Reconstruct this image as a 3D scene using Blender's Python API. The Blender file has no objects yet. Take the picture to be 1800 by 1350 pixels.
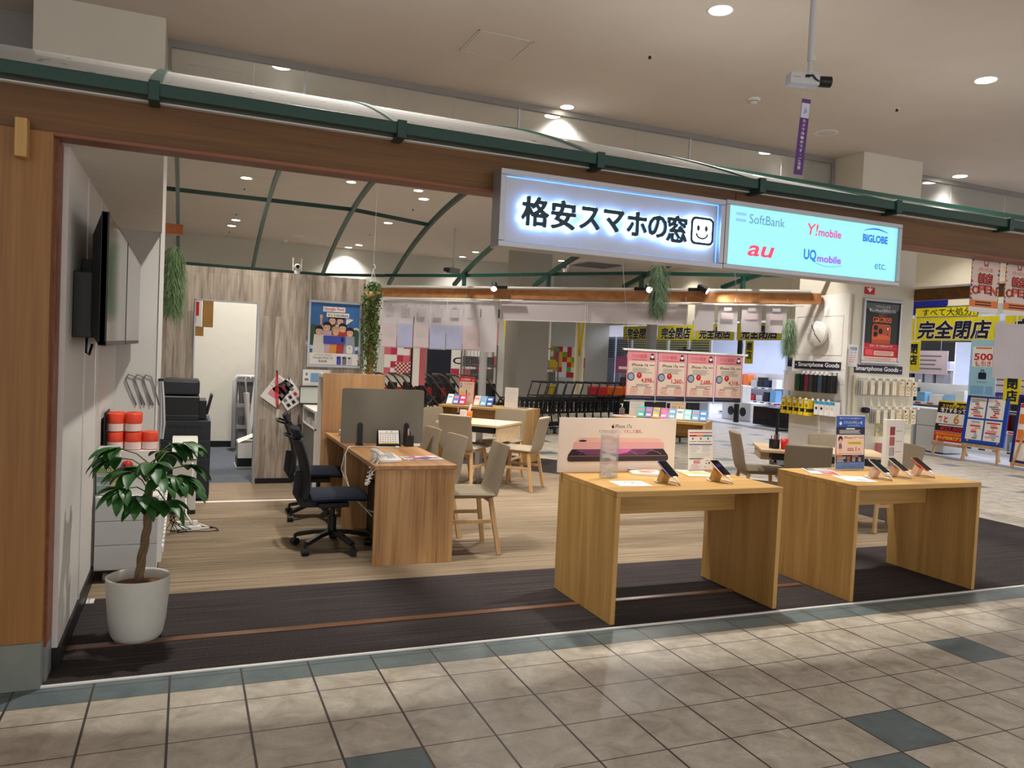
import bpy, bmesh, math, random
from mathutils import Matrix, Vector
random.seed(7)
PI = math.pi
scn = bpy.context.scene
COL = scn.collection

# ------------------------------------------------------------------ camera, world, exposure
def look_axes(yaw, pitch, roll):
    f = Vector((-math.sin(yaw) * math.cos(pitch), math.cos(yaw) * math.cos(pitch), math.sin(pitch)))
    r = Vector((math.cos(yaw), math.sin(yaw), 0)); u = r.cross(f)
    return math.cos(roll) * r + math.sin(roll) * u, -math.sin(roll) * r + math.cos(roll) * u, f
cam_data = bpy.data.cameras.new('camera'); cam = bpy.data.objects.new('camera', cam_data); COL.objects.link(cam)
cam_data.sensor_width = 36; cam_data.lens = 1383.3 / 1800 * 36; cam_data.clip_end = 200; cam_data.clip_start = .05
_r, _u, _f = look_axes(-0.3932, -0.03763, 0.04671)
cam.matrix_world = Matrix(((_r.x, _u.x, -_f.x, .62745), (_r.y, _u.y, -_f.y, -3.4209), (_r.z, _u.z, -_f.z, 1.5057), (0, 0, 0, 1)))
scn.camera = cam
world = bpy.data.worlds.new('world'); scn.world = world; world.use_nodes = True
world.node_tree.nodes['Background'].inputs[0].default_value = (1.0, .97, .95, 1)
world.node_tree.nodes['Background'].inputs[1].default_value = 1.5
scn.view_settings.view_transform = 'Standard'; scn.view_settings.look = 'None'
scn.view_settings.exposure = 0.0; scn.view_settings.gamma = 1
try: scn.view_settings.use_curve_mapping = False
except Exception: pass
scn.cycles.use_denoising = True
scn.cycles.max_bounces = 8; scn.cycles.diffuse_bounces = 4; scn.cycles.transparent_max_bounces = 40
scn.cycles.sample_clamp_indirect = 4; scn.cycles.caustics_reflective = False; scn.cycles.caustics_refractive = False

LAMP_W = 430          # ceiling downlights
def spot(name, loc, target, power, col=(1, .9, .78), size=100, blend=.7, radius=.06, parent=None):
    d = bpy.data.lights.new(name, 'SPOT'); d.energy = power; d.color = col
    d.spot_size = math.radians(size); d.spot_blend = blend; d.shadow_soft_size = radius
    o = bpy.data.objects.new(name, d); COL.objects.link(o)
    o.location = loc
    v = Vector(target) - Vector(loc); o.rotation_euler = v.to_track_quat('-Z', 'Y').to_euler()
    if parent:
        o.parent = parent; o.matrix_parent_inverse = Matrix.LocRotScale(parent.location, parent.rotation_euler, None).inverted()
    return o
def area(name, loc, rot, power, sx, sy, col=(1, .95, .9)):
    d = bpy.data.lights.new(name, 'AREA'); d.energy = power; d.color = col; d.shape = 'RECTANGLE'; d.size = sx; d.size_y = sy
    o = bpy.data.objects.new(name, d); COL.objects.link(o); o.location = loc; o.rotation_euler = rot; return o

# ------------------------------------------------------------------ materials
def lin(c):
    r = []
    for x in c[:3]:
        x = x / 255.0
        r.append(x / 12.92 if x <= .04045 else ((x + .055) / 1.055) ** 2.4)
    return tuple(r) + (1,)
_MATS = {}
def nodes_of(m):
    m.use_nodes = True; nt = m.node_tree; return nt, nt.nodes['Principled BSDF']
def mat(name, c, rough=.55, metal=0, var=.06, scale=9, bump=0, spec=.4, stretch=(1, 1, 1), detail=3):
    """plain procedural surface: a colour with a little noise in it"""
    if name in _MATS: return _MATS[name]
    m = bpy.data.materials.new(name); nt, b = nodes_of(m); L = nt.links
    b.inputs['Roughness'].default_value = rough; b.inputs['Metallic'].default_value = metal
    b.inputs['Specular IOR Level'].default_value = spec
    col = lin(c)
    if var:
        tc = nt.nodes.new('ShaderNodeTexCoord'); mp = nt.nodes.new('ShaderNodeMapping'); mp.inputs['Scale'].default_value = stretch
        nz = nt.nodes.new('ShaderNodeTexNoise'); nz.inputs['Scale'].default_value = scale; nz.inputs['Detail'].default_value = detail
        L.new(tc.outputs['Object'], mp.inputs[0]); L.new(mp.outputs[0], nz.inputs['Vector'])
        mx = nt.nodes.new('ShaderNodeMix'); mx.data_type = 'RGBA'
        mx.inputs[6].default_value = tuple(max(0, x * (1 - var * 1.6)) for x in col[:3]) + (1,)
        mx.inputs[7].default_value = tuple(min(1, x * (1 + var * 1.6)) for x in col[:3]) + (1,)
        L.new(nz.outputs['Fac'], mx.inputs[0]); L.new(mx.outputs[2], b.inputs['Base Color'])
        if bump:
            bp = nt.nodes.new('ShaderNodeBump'); bp.inputs['Strength'].default_value = bump; bp.inputs['Distance'].default_value = .004
            L.new(nz.outputs['Fac'], bp.inputs['Height']); L.new(bp.outputs[0], b.inputs['Normal'])
    else: b.inputs['Base Color'].default_value = col
    _MATS[name] = m; return m
def glow(name, c, strength):
    if name in _MATS: return _MATS[name]
    m = bpy.data.materials.new(name); nt, b = nodes_of(m)
    b.inputs['Base Color'].default_value = lin(c); b.inputs['Emission Color'].default_value = lin(c); b.inputs['Emission Strength'].default_value = strength
    _MATS[name] = m; return m
def wood(name, dark, light, axis='Z', scale=1.0, rough=.42, fine=1.0, spec=.35):
    """straight grain running along one object axis"""
    m = bpy.data.materials.new(name); nt, b = nodes_of(m); L = nt.links
    b.inputs['Roughness'].default_value = rough; b.inputs['Specular IOR Level'].default_value = spec
    tc = nt.nodes.new('ShaderNodeTexCoord'); mp = nt.nodes.new('ShaderNodeMapping')
    s = [9 * scale] * 3; s['XYZ'.index(axis)] = .45 * scale; mp.inputs['Scale'].default_value = s
    L.new(tc.outputs['Object'], mp.inputs[0])
    n1 = nt.nodes.new('ShaderNodeTexNoise'); n1.inputs['Scale'].default_value = 1.6; n1.inputs['Detail'].default_value = 4; n1.inputs['Distortion'].default_value = .6
    mp2 = nt.nodes.new('ShaderNodeMapping'); s2 = [90 * scale] * 3; s2['XYZ'.index(axis)] = 2 * scale; mp2.inputs['Scale'].default_value = s2
    L.new(tc.outputs['Object'], mp2.inputs[0])
    n2 = nt.nodes.new('ShaderNodeTexNoise'); n2.inputs['Scale'].default_value = 1.5; n2.inputs['Detail'].default_value = 2
    L.new(mp.outputs[0], n1.inputs['Vector']); L.new(mp2.outputs[0], n2.inputs['Vector'])
    ad = nt.nodes.new('ShaderNodeMath'); ad.operation = 'MULTIPLY_ADD'; ad.inputs[1].default_value = .45 * fine
    L.new(n2.outputs['Fac'], ad.inputs[0]); L.new(n1.outputs['Fac'], ad.inputs[2])
    cr = nt.nodes.new('ShaderNodeValToRGB'); cr.color_ramp.elements[0].position = .42; cr.color_ramp.elements[1].position = .95
    cr.color_ramp.elements[0].color = lin(dark); cr.color_ramp.elements[1].color = lin(light)
    L.new(ad.outputs[0], cr.inputs[0]); L.new(cr.outputs[0], b.inputs['Base Color'])
    bp = nt.nodes.new('ShaderNodeBump'); bp.inputs['Strength'].default_value = .08; bp.inputs['Distance'].default_value = .002
    L.new(n2.outputs['Fac'], bp.inputs['Height']); L.new(bp.outputs[0], b.inputs['Normal'])
    _MATS[name] = m; return m
def clear(name, tint=(255, 255, 255), gloss=1.0, rough=.02, haze=0, ior=1.45):
    """thin clear sheet: Fresnel reflection over plain transmission, with an optional milky share"""
    m = bpy.data.materials.new(name); m.use_nodes = True; nt = m.node_tree; L = nt.links; nt.nodes.clear()
    out = nt.nodes.new('ShaderNodeOutputMaterial'); tr = nt.nodes.new('ShaderNodeBsdfTransparent'); tr.inputs[0].default_value = lin(tint)
    gl = nt.nodes.new('ShaderNodeBsdfGlossy'); gl.inputs['Roughness'].default_value = rough
    fr = nt.nodes.new('ShaderNodeFresnel'); fr.inputs['IOR'].default_value = ior
    ml = nt.nodes.new('ShaderNodeMath'); ml.operation = 'MULTIPLY'; ml.inputs[1].default_value = gloss; L.new(fr.outputs[0], ml.inputs[0])
    mx = nt.nodes.new('ShaderNodeMixShader'); L.new(ml.outputs[0], mx.inputs[0]); L.new(tr.outputs[0], mx.inputs[1]); L.new(gl.outputs[0], mx.inputs[2])
    last = mx
    if haze:
        df = nt.nodes.new('ShaderNodeBsdfDiffuse'); df.inputs[0].default_value = (.8, .8, .8, 1)
        m2 = nt.nodes.new('ShaderNodeMixShader'); m2.inputs[0].default_value = haze
        L.new(mx.outputs[0], m2.inputs[1]); L.new(df.outputs[0], m2.inputs[2]); last = m2
    L.new(last.outputs[0], out.inputs[0]); _MATS[name] = m; return m

# ------------------------------------------------------------------ lettering
_TXT = {}
def glyphs(s, bold=0.0):
    k = (s, bold)
    if k in _TXT: return _TXT[k]
    c = bpy.data.curves.new('t', 'FONT'); c.body = s; c.size = 1; c.offset = bold; c.resolution_u = 3; c.fill_mode = 'FRONT'
    o = bpy.data.objects.new('t', c); COL.objects.link(o)
    dg = bpy.context.evaluated_depsgraph_get(); me = bpy.data.meshes.new_from_object(o.evaluated_get(dg))
    vs = [(v.co.x, v.co.y) for v in me.vertices]; fs = [tuple(p.vertices) for p in me.polygons]
    bpy.data.objects.remove(o); bpy.data.curves.remove(c); bpy.data.meshes.remove(me)
    if vs:
        x0 = min(v[0] for v in vs); x1 = max(v[0] for v in vs); y0 = min(v[1] for v in vs); y1 = max(v[1] for v in vs)
    else: x0 = x1 = y0 = y1 = 0
    _TXT[k] = (vs, fs, x0, x1, y0, y1); return _TXT[k]

# ------------------------------------------------------------------ mesh builder
class MB:
    def __init__(s, T=None): s.v = []; s.f = []; s.fm = []; s.ms = []; s.T = T or Matrix.Identity(4); s.cm = 0; s.sm = []
    def m(s, mt):
        if mt not in s.ms: s.ms.append(mt)
        s.cm = s.ms.index(mt); return s
    def add(s, vs, fs, smooth=False):
        o = len(s.v); s.v += [s.T @ Vector(v) for v in vs]
        for f in fs: s.f.append([i + o for i in f]); s.fm.append(s.cm); s.sm.append(smooth)
        return s
    def box(s, x0, x1, y0, y1, z0, z1):
        vs = [(x, y, z) for z in (z0, z1) for y in (y0, y1) for x in (x0, x1)]
        return s.add(vs, [(0, 2, 3, 1), (4, 5, 7, 6), (0, 1, 5, 4), (2, 6, 7, 3), (0, 4, 6, 2), (1, 3, 7, 5)])
    def cbox(s, c, d, rz=0, rx=0, ry=0):
        t = s.T; s.T = t @ Matrix.Translation(c) @ Matrix.Rotation(rz, 4, 'Z') @ Matrix.Rotation(ry, 4, 'Y') @ Matrix.Rotation(rx, 4, 'X')
        s.box(-d[0] / 2, d[0] / 2, -d[1] / 2, d[1] / 2, -d[2] / 2, d[2] / 2); s.T = t; return s
    def quad(s, a, b, c, d): return s.add([a, b, c, d], [(0, 1, 2, 3)])
    def rect(s, x0, x1, z0, z1, y=0): return s.add([(x0, y, z0), (x1, y, z0), (x1, y, z1), (x0, y, z1)], [(0, 1, 2, 3)])
    def poly(s, pts, y=0): return s.add([(p[0], y, p[1]) for p in pts], [tuple(range(len(pts)))])
    def disc(s, x, z, r, y=0, n=20, rz=None): return s.poly([(x + r * math.cos(2 * PI * i / n), z + (rz or r) * math.sin(2 * PI * i / n)) for i in range(n)], y)
    def rrect(s, x0, x1, z0, z1, r, y=0, n=5):
        p = []
        for (cx, cz, a) in ((x1 - r, z1 - r, 0), (x0 + r, z1 - r, 1), (x0 + r, z0 + r, 2), (x1 - r, z0 + r, 3)):
            p += [(cx + r * math.cos((a + i / n) * PI / 2), cz + r * math.sin((a + i / n) * PI / 2)) for i in range(n + 1)]
        return s.poly(p, y)
    def prism(s, pts, z0, z1):
        n = len(pts)
        return s.add([(p[0], p[1], z0) for p in pts] + [(p[0], p[1], z1) for p in pts],
                     [tuple(range(n))[::-1], tuple(range(n, 2 * n))] + [(i, (i + 1) % n, n + (i + 1) % n, n + i) for i in range(n)])
    def prismy(s, pts, y0, y1):
        n = len(pts)
        return s.add([(p[0], y0, p[1]) for p in pts] + [(p[0], y1, p[1]) for p in pts],
                     [tuple(range(n)), tuple(range(n, 2 * n))[::-1]] + [(i, n + i, n + (i + 1) % n, (i + 1) % n) for i in range(n)])
    def cyl(s, a, b, r0, r1=None, n=14, caps=True):
        a = Vector(a); b = Vector(b); r1 = r0 if r1 is None else r1; d = (b - a).normalized()
        u = d.orthogonal().normalized(); w = d.cross(u)
        vs = [a + r0 * (math.cos(2 * PI * i / n) * u + math.sin(2 * PI * i / n) * w) for i in range(n)] + \
             [b + r1 * (math.cos(2 * PI * i / n) * u + math.sin(2 * PI * i / n) * w) for i in range(n)]
        s.add(vs, [(i, (i + 1) % n, n + (i + 1) % n, n + i) for i in range(n)], True)
        if caps: s.add(vs, [tuple(range(n))[::-1], tuple(range(n, 2 * n))])
        return s
    def tube(s, pts, r, n=8, closed=False):
        P = [Vector(p) for p in pts]; k = len(P); rings = []; u = None; vs = []
        for i in range(k):
            d = (P[min(i + 1, k - 1)] - P[max(i - 1, 0)]) if not closed else (P[(i + 1) % k] - P[i - 1])
            d = d.normalized() if d.length > 1e-9 else Vector((0, 0, 1))
            u = d.orthogonal().normalized() if u is None else (u - d * u.dot(d)).normalized(); w = d.cross(u)
            rr = r[i] if isinstance(r, (list, tuple)) else r
            vs += [P[i] + rr * (math.cos(2 * PI * j / n) * u + math.sin(2 * PI * j / n) * w) for j in range(n)]
        fs = []
        for i in range(k if closed else k - 1):
            a = i * n; b = ((i + 1) % k) * n
            fs += [(a + j, a + (j + 1) % n, b + (j + 1) % n, b + j) for j in range(n)]
        if not closed: fs += [tuple(range(n))[::-1], tuple(range((k - 1) * n, k * n))]
        return s.add(vs, fs, True)
    def bar(s, pts, w, h, up=(0, 0, 1)):
        """rectangular section swept along a path (w across, h along up)"""
        P = [Vector(p) for p in pts]; vs = []; k = len(P)
        for i in range(k):
            d = (P[min(i + 1, k - 1)] - P[max(i - 1, 0)]).normalized(); a = d.cross(Vector(up)).normalized(); b = a.cross(d)
            vs += [P[i] + a * (w / 2 * x) + b * (h / 2 * y) for x, y in ((-1, -1), (1, -1), (1, 1), (-1, 1))]
        fs = []
        for i in range(k - 1): fs += [(i * 4 + j, i * 4 + (j + 1) % 4, i * 4 + 4 + (j + 1) % 4, i * 4 + 4 + j) for j in range(4)]
        return s.add(vs, fs + [(3, 2, 1, 0), tuple(range(4 * k - 4, 4 * k))])
    def lathe(s, prof, n=28, c=(0, 0, 0), sx=1, sy=1):
        vs = [(c[0] + r * sx * math.cos(2 * PI * i / n), c[1] + r * sy * math.sin(2 * PI * i / n), c[2] + z) for r, z in prof for i in range(n)]
        fs = [(k * n + i, k * n + (i + 1) % n, (k + 1) * n + (i + 1) % n, (k + 1) * n + i) for k in range(len(prof) - 1) for i in range(n)]
        return s.add(vs, fs, True)
    def ball(s, c, r, n=12, k=8, sz=1):
        return s.lathe([(max(1e-4, r * math.sin(PI * i / k)), -r * sz * math.cos(PI * i / k)) for i in range(k + 1)], n, c)
    def text(s, t, x, z, size, mt=None, y=0, al='C', bold=0.0, w=None, mid=True, slant=0):
        """letters in the local XZ plane, read from -Y; w squeezes them to a width"""
        if mt: s.m(mt)
        vs, fs, x0, x1, y0, y1 = glyphs(t, bold)
        if not vs: return s
        sx = size if w is None else w / max(1e-6, x1 - x0)
        ox = {'C': -(x0 + x1) / 2, 'L': -x0, 'R': -x1}[al]; oz = -(y0 + y1) / 2 if mid else 0
        return s.add([(x + (p[0] + ox + slant * p[1]) * sx, y, z + (p[1] + oz) * size) for p in vs], fs)
    def heavy(s, t, x, z, size, mt, h, y=0, bold=0.0, w=None, slant=0, al='C', n=8):
        """thick lettering: the same outline laid over itself in a small ring"""
        for i in range(n): a = 2 * PI * i / n; s.text(t, x + h * math.cos(a), z + h * math.sin(a), size, mt, y - i * .00004, al, bold, w, True, slant)
        return s.text(t, x, z, size, mt, y - .0004, al, bold, w, True, slant)
    def vtext(s, t, x, z, size, mt=None, y=0, bold=0.0, step=1.05):
        for i, ch in enumerate(t): s.text(ch, x, z - i * size * step, size, mt, y, 'C', bold)
        return s
    def lines(s, x0, x1, z, n, dz, h, mt, y=0, jitter=.35):
        """rows of print too small to read"""
        s.m(mt)
        for i in range(n): s.rect(x0, x1 - random.random() * jitter * (x1 - x0), z - i * dz - h, z - i * dz, y)
        return s
    def build(s, name, mt=None, parent=None, bevel=0, label=None, segs=2, kind=None, sub=0):
        me = bpy.data.meshes.new(name); me.from_pydata(s.v, [], s.f); me.update()
        ms = s.ms if s.ms else [mt]
        if mt is not None and s.ms and mt not in s.ms: ms = s.ms
        for q in ms: me.materials.append(q)
        me.polygons.foreach_set('material_index', s.fm); me.polygons.foreach_set('use_smooth', s.sm); me.update()
        o = bpy.data.objects.new(name, me); COL.objects.link(o)
        if parent: o.parent = parent
        if bevel:
            b = o.modifiers.new('bevel', 'BEVEL'); b.width = bevel; b.segments = segs; b.limit_method = 'ANGLE'; b.angle_limit = math.radians(40)
        if sub:
            b = o.modifiers.new('smooth', 'SUBSURF'); b.levels = sub; b.render_levels = sub
        if label: o['label'] = label
        if kind: o['kind'] = kind
        return o
def tag(o, label, cat, group=None):
    o['label'] = label; o['category'] = cat
    if group: o['group'] = group
    return o
def thing(name, label, cat, loc=(0, 0, 0), rz=0, group=None, rx=0):
    o = bpy.data.objects.new(name, None); COL.objects.link(o); o.location = loc; o.rotation_euler = (rx, 0, rz); o.empty_display_size = .1
    return tag(o, label, cat, group)
ORD = ['leftmost', 'second', 'third', 'fourth', 'fifth', 'sixth', 'seventh', 'eighth', 'ninth', 'tenth', 'eleventh', 'twelfth', 'thirteenth', 'fourteenth', 'fifteenth', 'sixteenth', 'seventeenth', 'eighteenth', 'nineteenth', 'twentieth', 'twenty-first', 'twenty-second', 'twenty-third', 'twenty-fourth']
def nth(i, what, where=''):
    return (ORD[i] + ' ' + what if i == 0 else ORD[i] + ' ' + what + ' from the left') + (', ' + where if where else '')
def kids(o): return [c for c in bpy.data.objects if c.parent == o]
def dup(root, loc, rz=None, label=None, group=None):
    """a copy of a thing with copies of its parts and sub-parts"""
    r = root.copy(); COL.objects.link(r); r.location = loc
    if rz is not None: r.rotation_euler = (root.rotation_euler[0], root.rotation_euler[1], rz)
    if label: r['label'] = label
    if group: r['group'] = group
    for ch in kids(root):
        c = ch.copy(); COL.objects.link(c); c.parent = r
        for g in kids(ch):
            d = g.copy(); COL.objects.link(d); d.parent = c
    return r
def struct(mb, name, mt=None, bevel=0): return mb.build(name, mt, None, bevel, None, 2, 'structure')
def D45(t, z=0, off=0):
    """a point on the diagonal back edge: t metres along it from its left end, off metres towards the shop"""
    return (3.40 + t * .7071 - off * .7071, 9.05 - t * .7071 - off * .7071, z)
# ------------------------------------------------------------------ surfaces
M_wall = mat('white_wallpaper', (222, 218, 214), .75, var=.03, scale=60, bump=.05)
M_white = mat('white_paint', (228, 226, 222), .5, var=.02)
M_plastic = mat('white_plastic', (232, 232, 230), .35, var=.015)
M_lgrey = mat('light_grey_plastic', (200, 202, 204), .4, var=.02)
M_grey = mat('grey_plastic', (128, 130, 132), .45, var=.03)
M_black = mat('black_plastic', (20, 21, 24), .42, var=.08)
M_blackgl = mat('black_gloss', (10, 11, 13), .08, var=0, spec=.6)
M_blackfab = mat('black_mesh_fabric', (27, 30, 36), .85, var=.15, scale=140, bump=.3)
M_navyfab = mat('navy_fabric', (22, 30, 45), .9, var=.12, scale=120, bump=.25)
M_steel = mat('brushed_steel', (190, 190, 192), .28, 1, var=.04, scale=30)
M_alu = mat('aluminium', (186, 187, 192), .35, .85, var=.04, scale=25)
M_alusign = mat('satin_aluminium_frame', (176, 178, 186), .38, .6, var=.03, scale=18)
M_green = mat('dark_green_paint', (18, 62, 54), .38, var=.06, scale=14, spec=.5)
M_ceil = mat('ceiling_plaster', (208, 199, 192), .85, var=.03, scale=2.5, spec=.1)
M_fascia = mat('cream_fascia', (238, 232, 212), .7, var=.02)
M_column = mat('column_panel', (214, 209, 196), .6, var=.03, scale=4)
M_beige = mat('beige_fabric', (152, 139, 120), .9, var=.10, scale=160, bump=.25)
M_leg = wood('pale_chair_wood', (176, 138, 92), (214, 178, 128), 'Z', 1.6)
M_table = wood('oak_veneer', (163, 122, 66), (203, 163, 100), 'Z', 1.1, .45)
M_tableX = wood('oak_veneer_across', (170, 128, 70), (208, 168, 104), 'X', 1.1, .45)
M_desk = wood('walnut_desk_veneer', (140, 94, 56), (206, 162, 112), 'Z', 1.0, .42, 1.2)
M_deskY = wood('walnut_desk_veneer_top', (140, 96, 60), (200, 154, 106), 'Y', 1.0, .40, 1.2)
M_panelwood = wood('light_panel_wood', (178, 134, 92), (206, 166, 122), 'Z', 1.2, .5)
M_beam = wood('beam_cedar_shaded', (82, 54, 26), (122, 84, 44), 'X', .8, .45)  # front beam's shade put into the cedar colour; the diagonal beam has a lit copy
M_pillar = wood('pillar_cedar', (122, 82, 42), (160, 114, 62), 'Z', .7, .45)
M_trimwood = wood('reddish_trim_wood', (104, 58, 38), (142, 88, 62), 'X', 1.0, .45)
M_paper = mat('white_paper', (236, 234, 232), .7, var=.02)
M_ink = mat('black_ink', (22, 22, 26), .6, var=0)
M_greyink = mat('grey_ink', (120, 118, 122), .6, var=0)
M_red = mat('red_ink', (198, 32, 44), .55, var=0)
M_redp = mat('red_plastic', (206, 38, 34), .35, var=.05)
M_pink = mat('pink_print', (226, 142, 150), .55, var=.02)
M_palepink = mat('pale_pink_print', (238, 208, 196), .55, var=.02)
M_blue = mat('blue_print', (34, 84, 176), .5, var=.03)
M_lblue = mat('light_blue_print', (126, 178, 222), .5, var=.05)
M_navy = mat('navy_print', (18, 24, 54), .5, var=.03)
M_yellow = mat('yellow_print', (236, 206, 40), .5, var=.04)
M_orange = mat('orange_print', (232, 122, 42), .5, var=.04)
M_lime = mat('green_print', (104, 172, 52), .5, var=.03)
M_purple = mat('purple_print', (92, 52, 124), .55, var=.05)
M_skin = mat('printed_skin', (226, 176, 146), .55, var=.03)
M_hair = mat('printed_hair', (38, 28, 28), .55, var=.05)
M_leaf = mat('leaf_green', (34, 84, 30), .42, var=.35, scale=14, spec=.5)
M_leaf2 = mat('tillandsia_green', (76, 98, 72), .7, var=.35, scale=30)
M_ivy = mat('ivy_green', (62, 112, 34), .5, var=.4, scale=20)
M_bark = mat('bark', (112, 92, 66), .85, var=.3, scale=40, bump=.6, stretch=(1, 1, .25))
M_soil = mat('coir_fibre', (110, 68, 32), .95, var=.5, scale=70, bump=1)
M_pot = mat('pale_stone_pot', (206, 206, 198), .6, var=.04, scale=12)
M_copier = mat('anthracite_copier', (33, 38, 46), .42, var=.06)
M_shopwhite = mat('white_shop_floor', (226, 228, 240), .3, var=.02, scale=3)
M_lamp = glow('downlight_lens', (255, 246, 228), 14)
M_acryl = clear('clear_acrylic', (253, 253, 253), .5, .05, .12)
M_glass = clear('smoke_curtain_glass', (248, 250, 248), .8, .015, .16)  # milky share brightens the panes, standing in for light through the glass
M_roof = clear('roof_sheet_painted_sheen', (250, 252, 252), 1.0, .05, .22, 1.45)  # milky share paints the ceiling's pale reflection onto the sheet

def m_floor():
    m = bpy.data.materials.new('stone_look_floor_tile'); nt, b = nodes_of(m); N = nt.nodes; L = nt.links
    def val(op, a, c=None, d=None):
        n = N.new('ShaderNodeMath'); n.operation = op
        for i, x in enumerate((a, c, d)):
            if x is None: continue
            if isinstance(x, (int, float)): n.inputs[i].default_value = x
            else: L.new(x, n.inputs[i])
        return n.outputs[0]
    tc = N.new('ShaderNodeTexCoord'); sp = N.new('ShaderNodeSeparateXYZ'); L.new(tc.outputs['Object'], sp.inputs[0])
    X, Y = sp.outputs[0], sp.outputs[1]
    gx = val('DIVIDE', X, .3); gy = val('DIVIDE', Y, .3)
    fx = val('FLOOR', val('ADD', gx, .012)); fy = val('FLOOR', val('ADD', gy, .01))
    ex = val('ABSOLUTE', val('SUBTRACT', val('FRACT', val('ADD', gx, .5)), .5)); ey = val('ABSOLUTE', val('SUBTRACT', val('FRACT', val('ADD', gy, .5)), .5))
    grout = val('MAXIMUM', val('LESS_THAN', ex, .016), val('LESS_THAN', ey, .010))
    band = val('MULTIPLY', val('GREATER_THAN', Y, .158), val('LESS_THAN', Y, .346))
    near = val('LESS_THAN', val('ABSOLUTE', val('SUBTRACT', Y, .158)), .0022)
    # scattered dark tiles: the ones in front of the shop, then a loose repeat of the same kind further off
    acc = band
    for cx, cy in ((4, -3), (11, -4), (15, -2), (10, -5), (-4, -2), (20, -4)):
        acc = val('MAXIMUM', acc, val('MULTIPLY', val('COMPARE', fx, cx, .1), val('COMPARE', fy, cy, .1)))
    wn = N.new('ShaderNodeTexWhiteNoise'); wn.noise_dimensions = '2D'; cb = N.new('ShaderNodeCombineXYZ'); L.new(fx, cb.inputs[0]); L.new(fy, cb.inputs[1]); L.new(cb.outputs[0], wn.inputs['Vector'])
    acc = val('MAXIMUM', acc, val('MULTIPLY', val('GREATER_THAN', wn.outputs['Value'], .93), val('MAXIMUM', val('GREATER_THAN', Y, 1.5), val('GREATER_THAN', X, 9))))
    n1 = N.new('ShaderNodeTexNoise'); n1.inputs['Scale'].default_value = 7; n1.inputs['Detail'].default_value = 6; n1.inputs['Roughness'].default_value = .65; n1.inputs['Distortion'].default_value = .8
    L.new(tc.outputs['Object'], n1.inputs['Vector'])
    vr = N.new('ShaderNodeTexNoise'); vr.inputs['Scale'].default_value = 16; vr.inputs['Detail'].default_value = 4; vr.inputs['Distortion'].default_value = 3.5; L.new(tc.outputs['Object'], vr.inputs['Vector'])
    crack = val('MULTIPLY', val('LESS_THAN', val('ABSOLUTE', val('SUBTRACT', vr.outputs['Fac'], .5)), .006), val('GREATER_THAN', n1.outputs['Fac'], .53))
    cr = N.new('ShaderNodeValToRGB'); e = cr.color_ramp.elements; e[0].position = .3; e[0].color = lin((158, 149, 133)); e[1].position = .72; e[1].color = lin((216, 208, 194)); L.new(n1.outputs['Fac'], cr.inputs[0])
    c2 = N.new('ShaderNodeValToRGB'); e = c2.color_ramp.elements; e[0].position = .3; e[0].color = lin((84, 100, 106)); e[1].position = .75; e[1].color = lin((116, 130, 132)); L.new(n1.outputs['Fac'], c2.inputs[0])
    def mix(f, a, c):
        x = N.new('ShaderNodeMix'); x.data_type = 'RGBA'; L.new(f, x.inputs[0])
        for i, q in ((6, a), (7, c)):
            if isinstance(q, tuple): x.inputs[i].default_value = q
            else: L.new(q, x.inputs[i])
        return x.outputs[2]
    c = mix(acc, cr.outputs[0], c2.outputs[0]); c = mix(val('MULTIPLY', crack, .6), c, lin((96, 88, 80))); c = mix(val('MAXIMUM', grout, near), c, lin((66, 58, 58)))
    L.new(c, b.inputs['Base Color'])
    b.inputs['Specular IOR Level'].default_value = .45
    L.new(val('MULTIPLY_ADD', n1.outputs['Fac'], .2, .3), b.inputs['Roughness'])
    bp = N.new('ShaderNodeBump'); bp.inputs['Strength'].default_value = .35; bp.inputs['Distance'].default_value = .004
    L.new(val('SUBTRACT', val('MULTIPLY', n1.outputs['Fac'], .3), val('ADD', grout, val('MULTIPLY', crack, .3))), bp.inputs['Height']); L.new(bp.outputs[0], b.inputs['Normal'])
    return m
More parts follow.
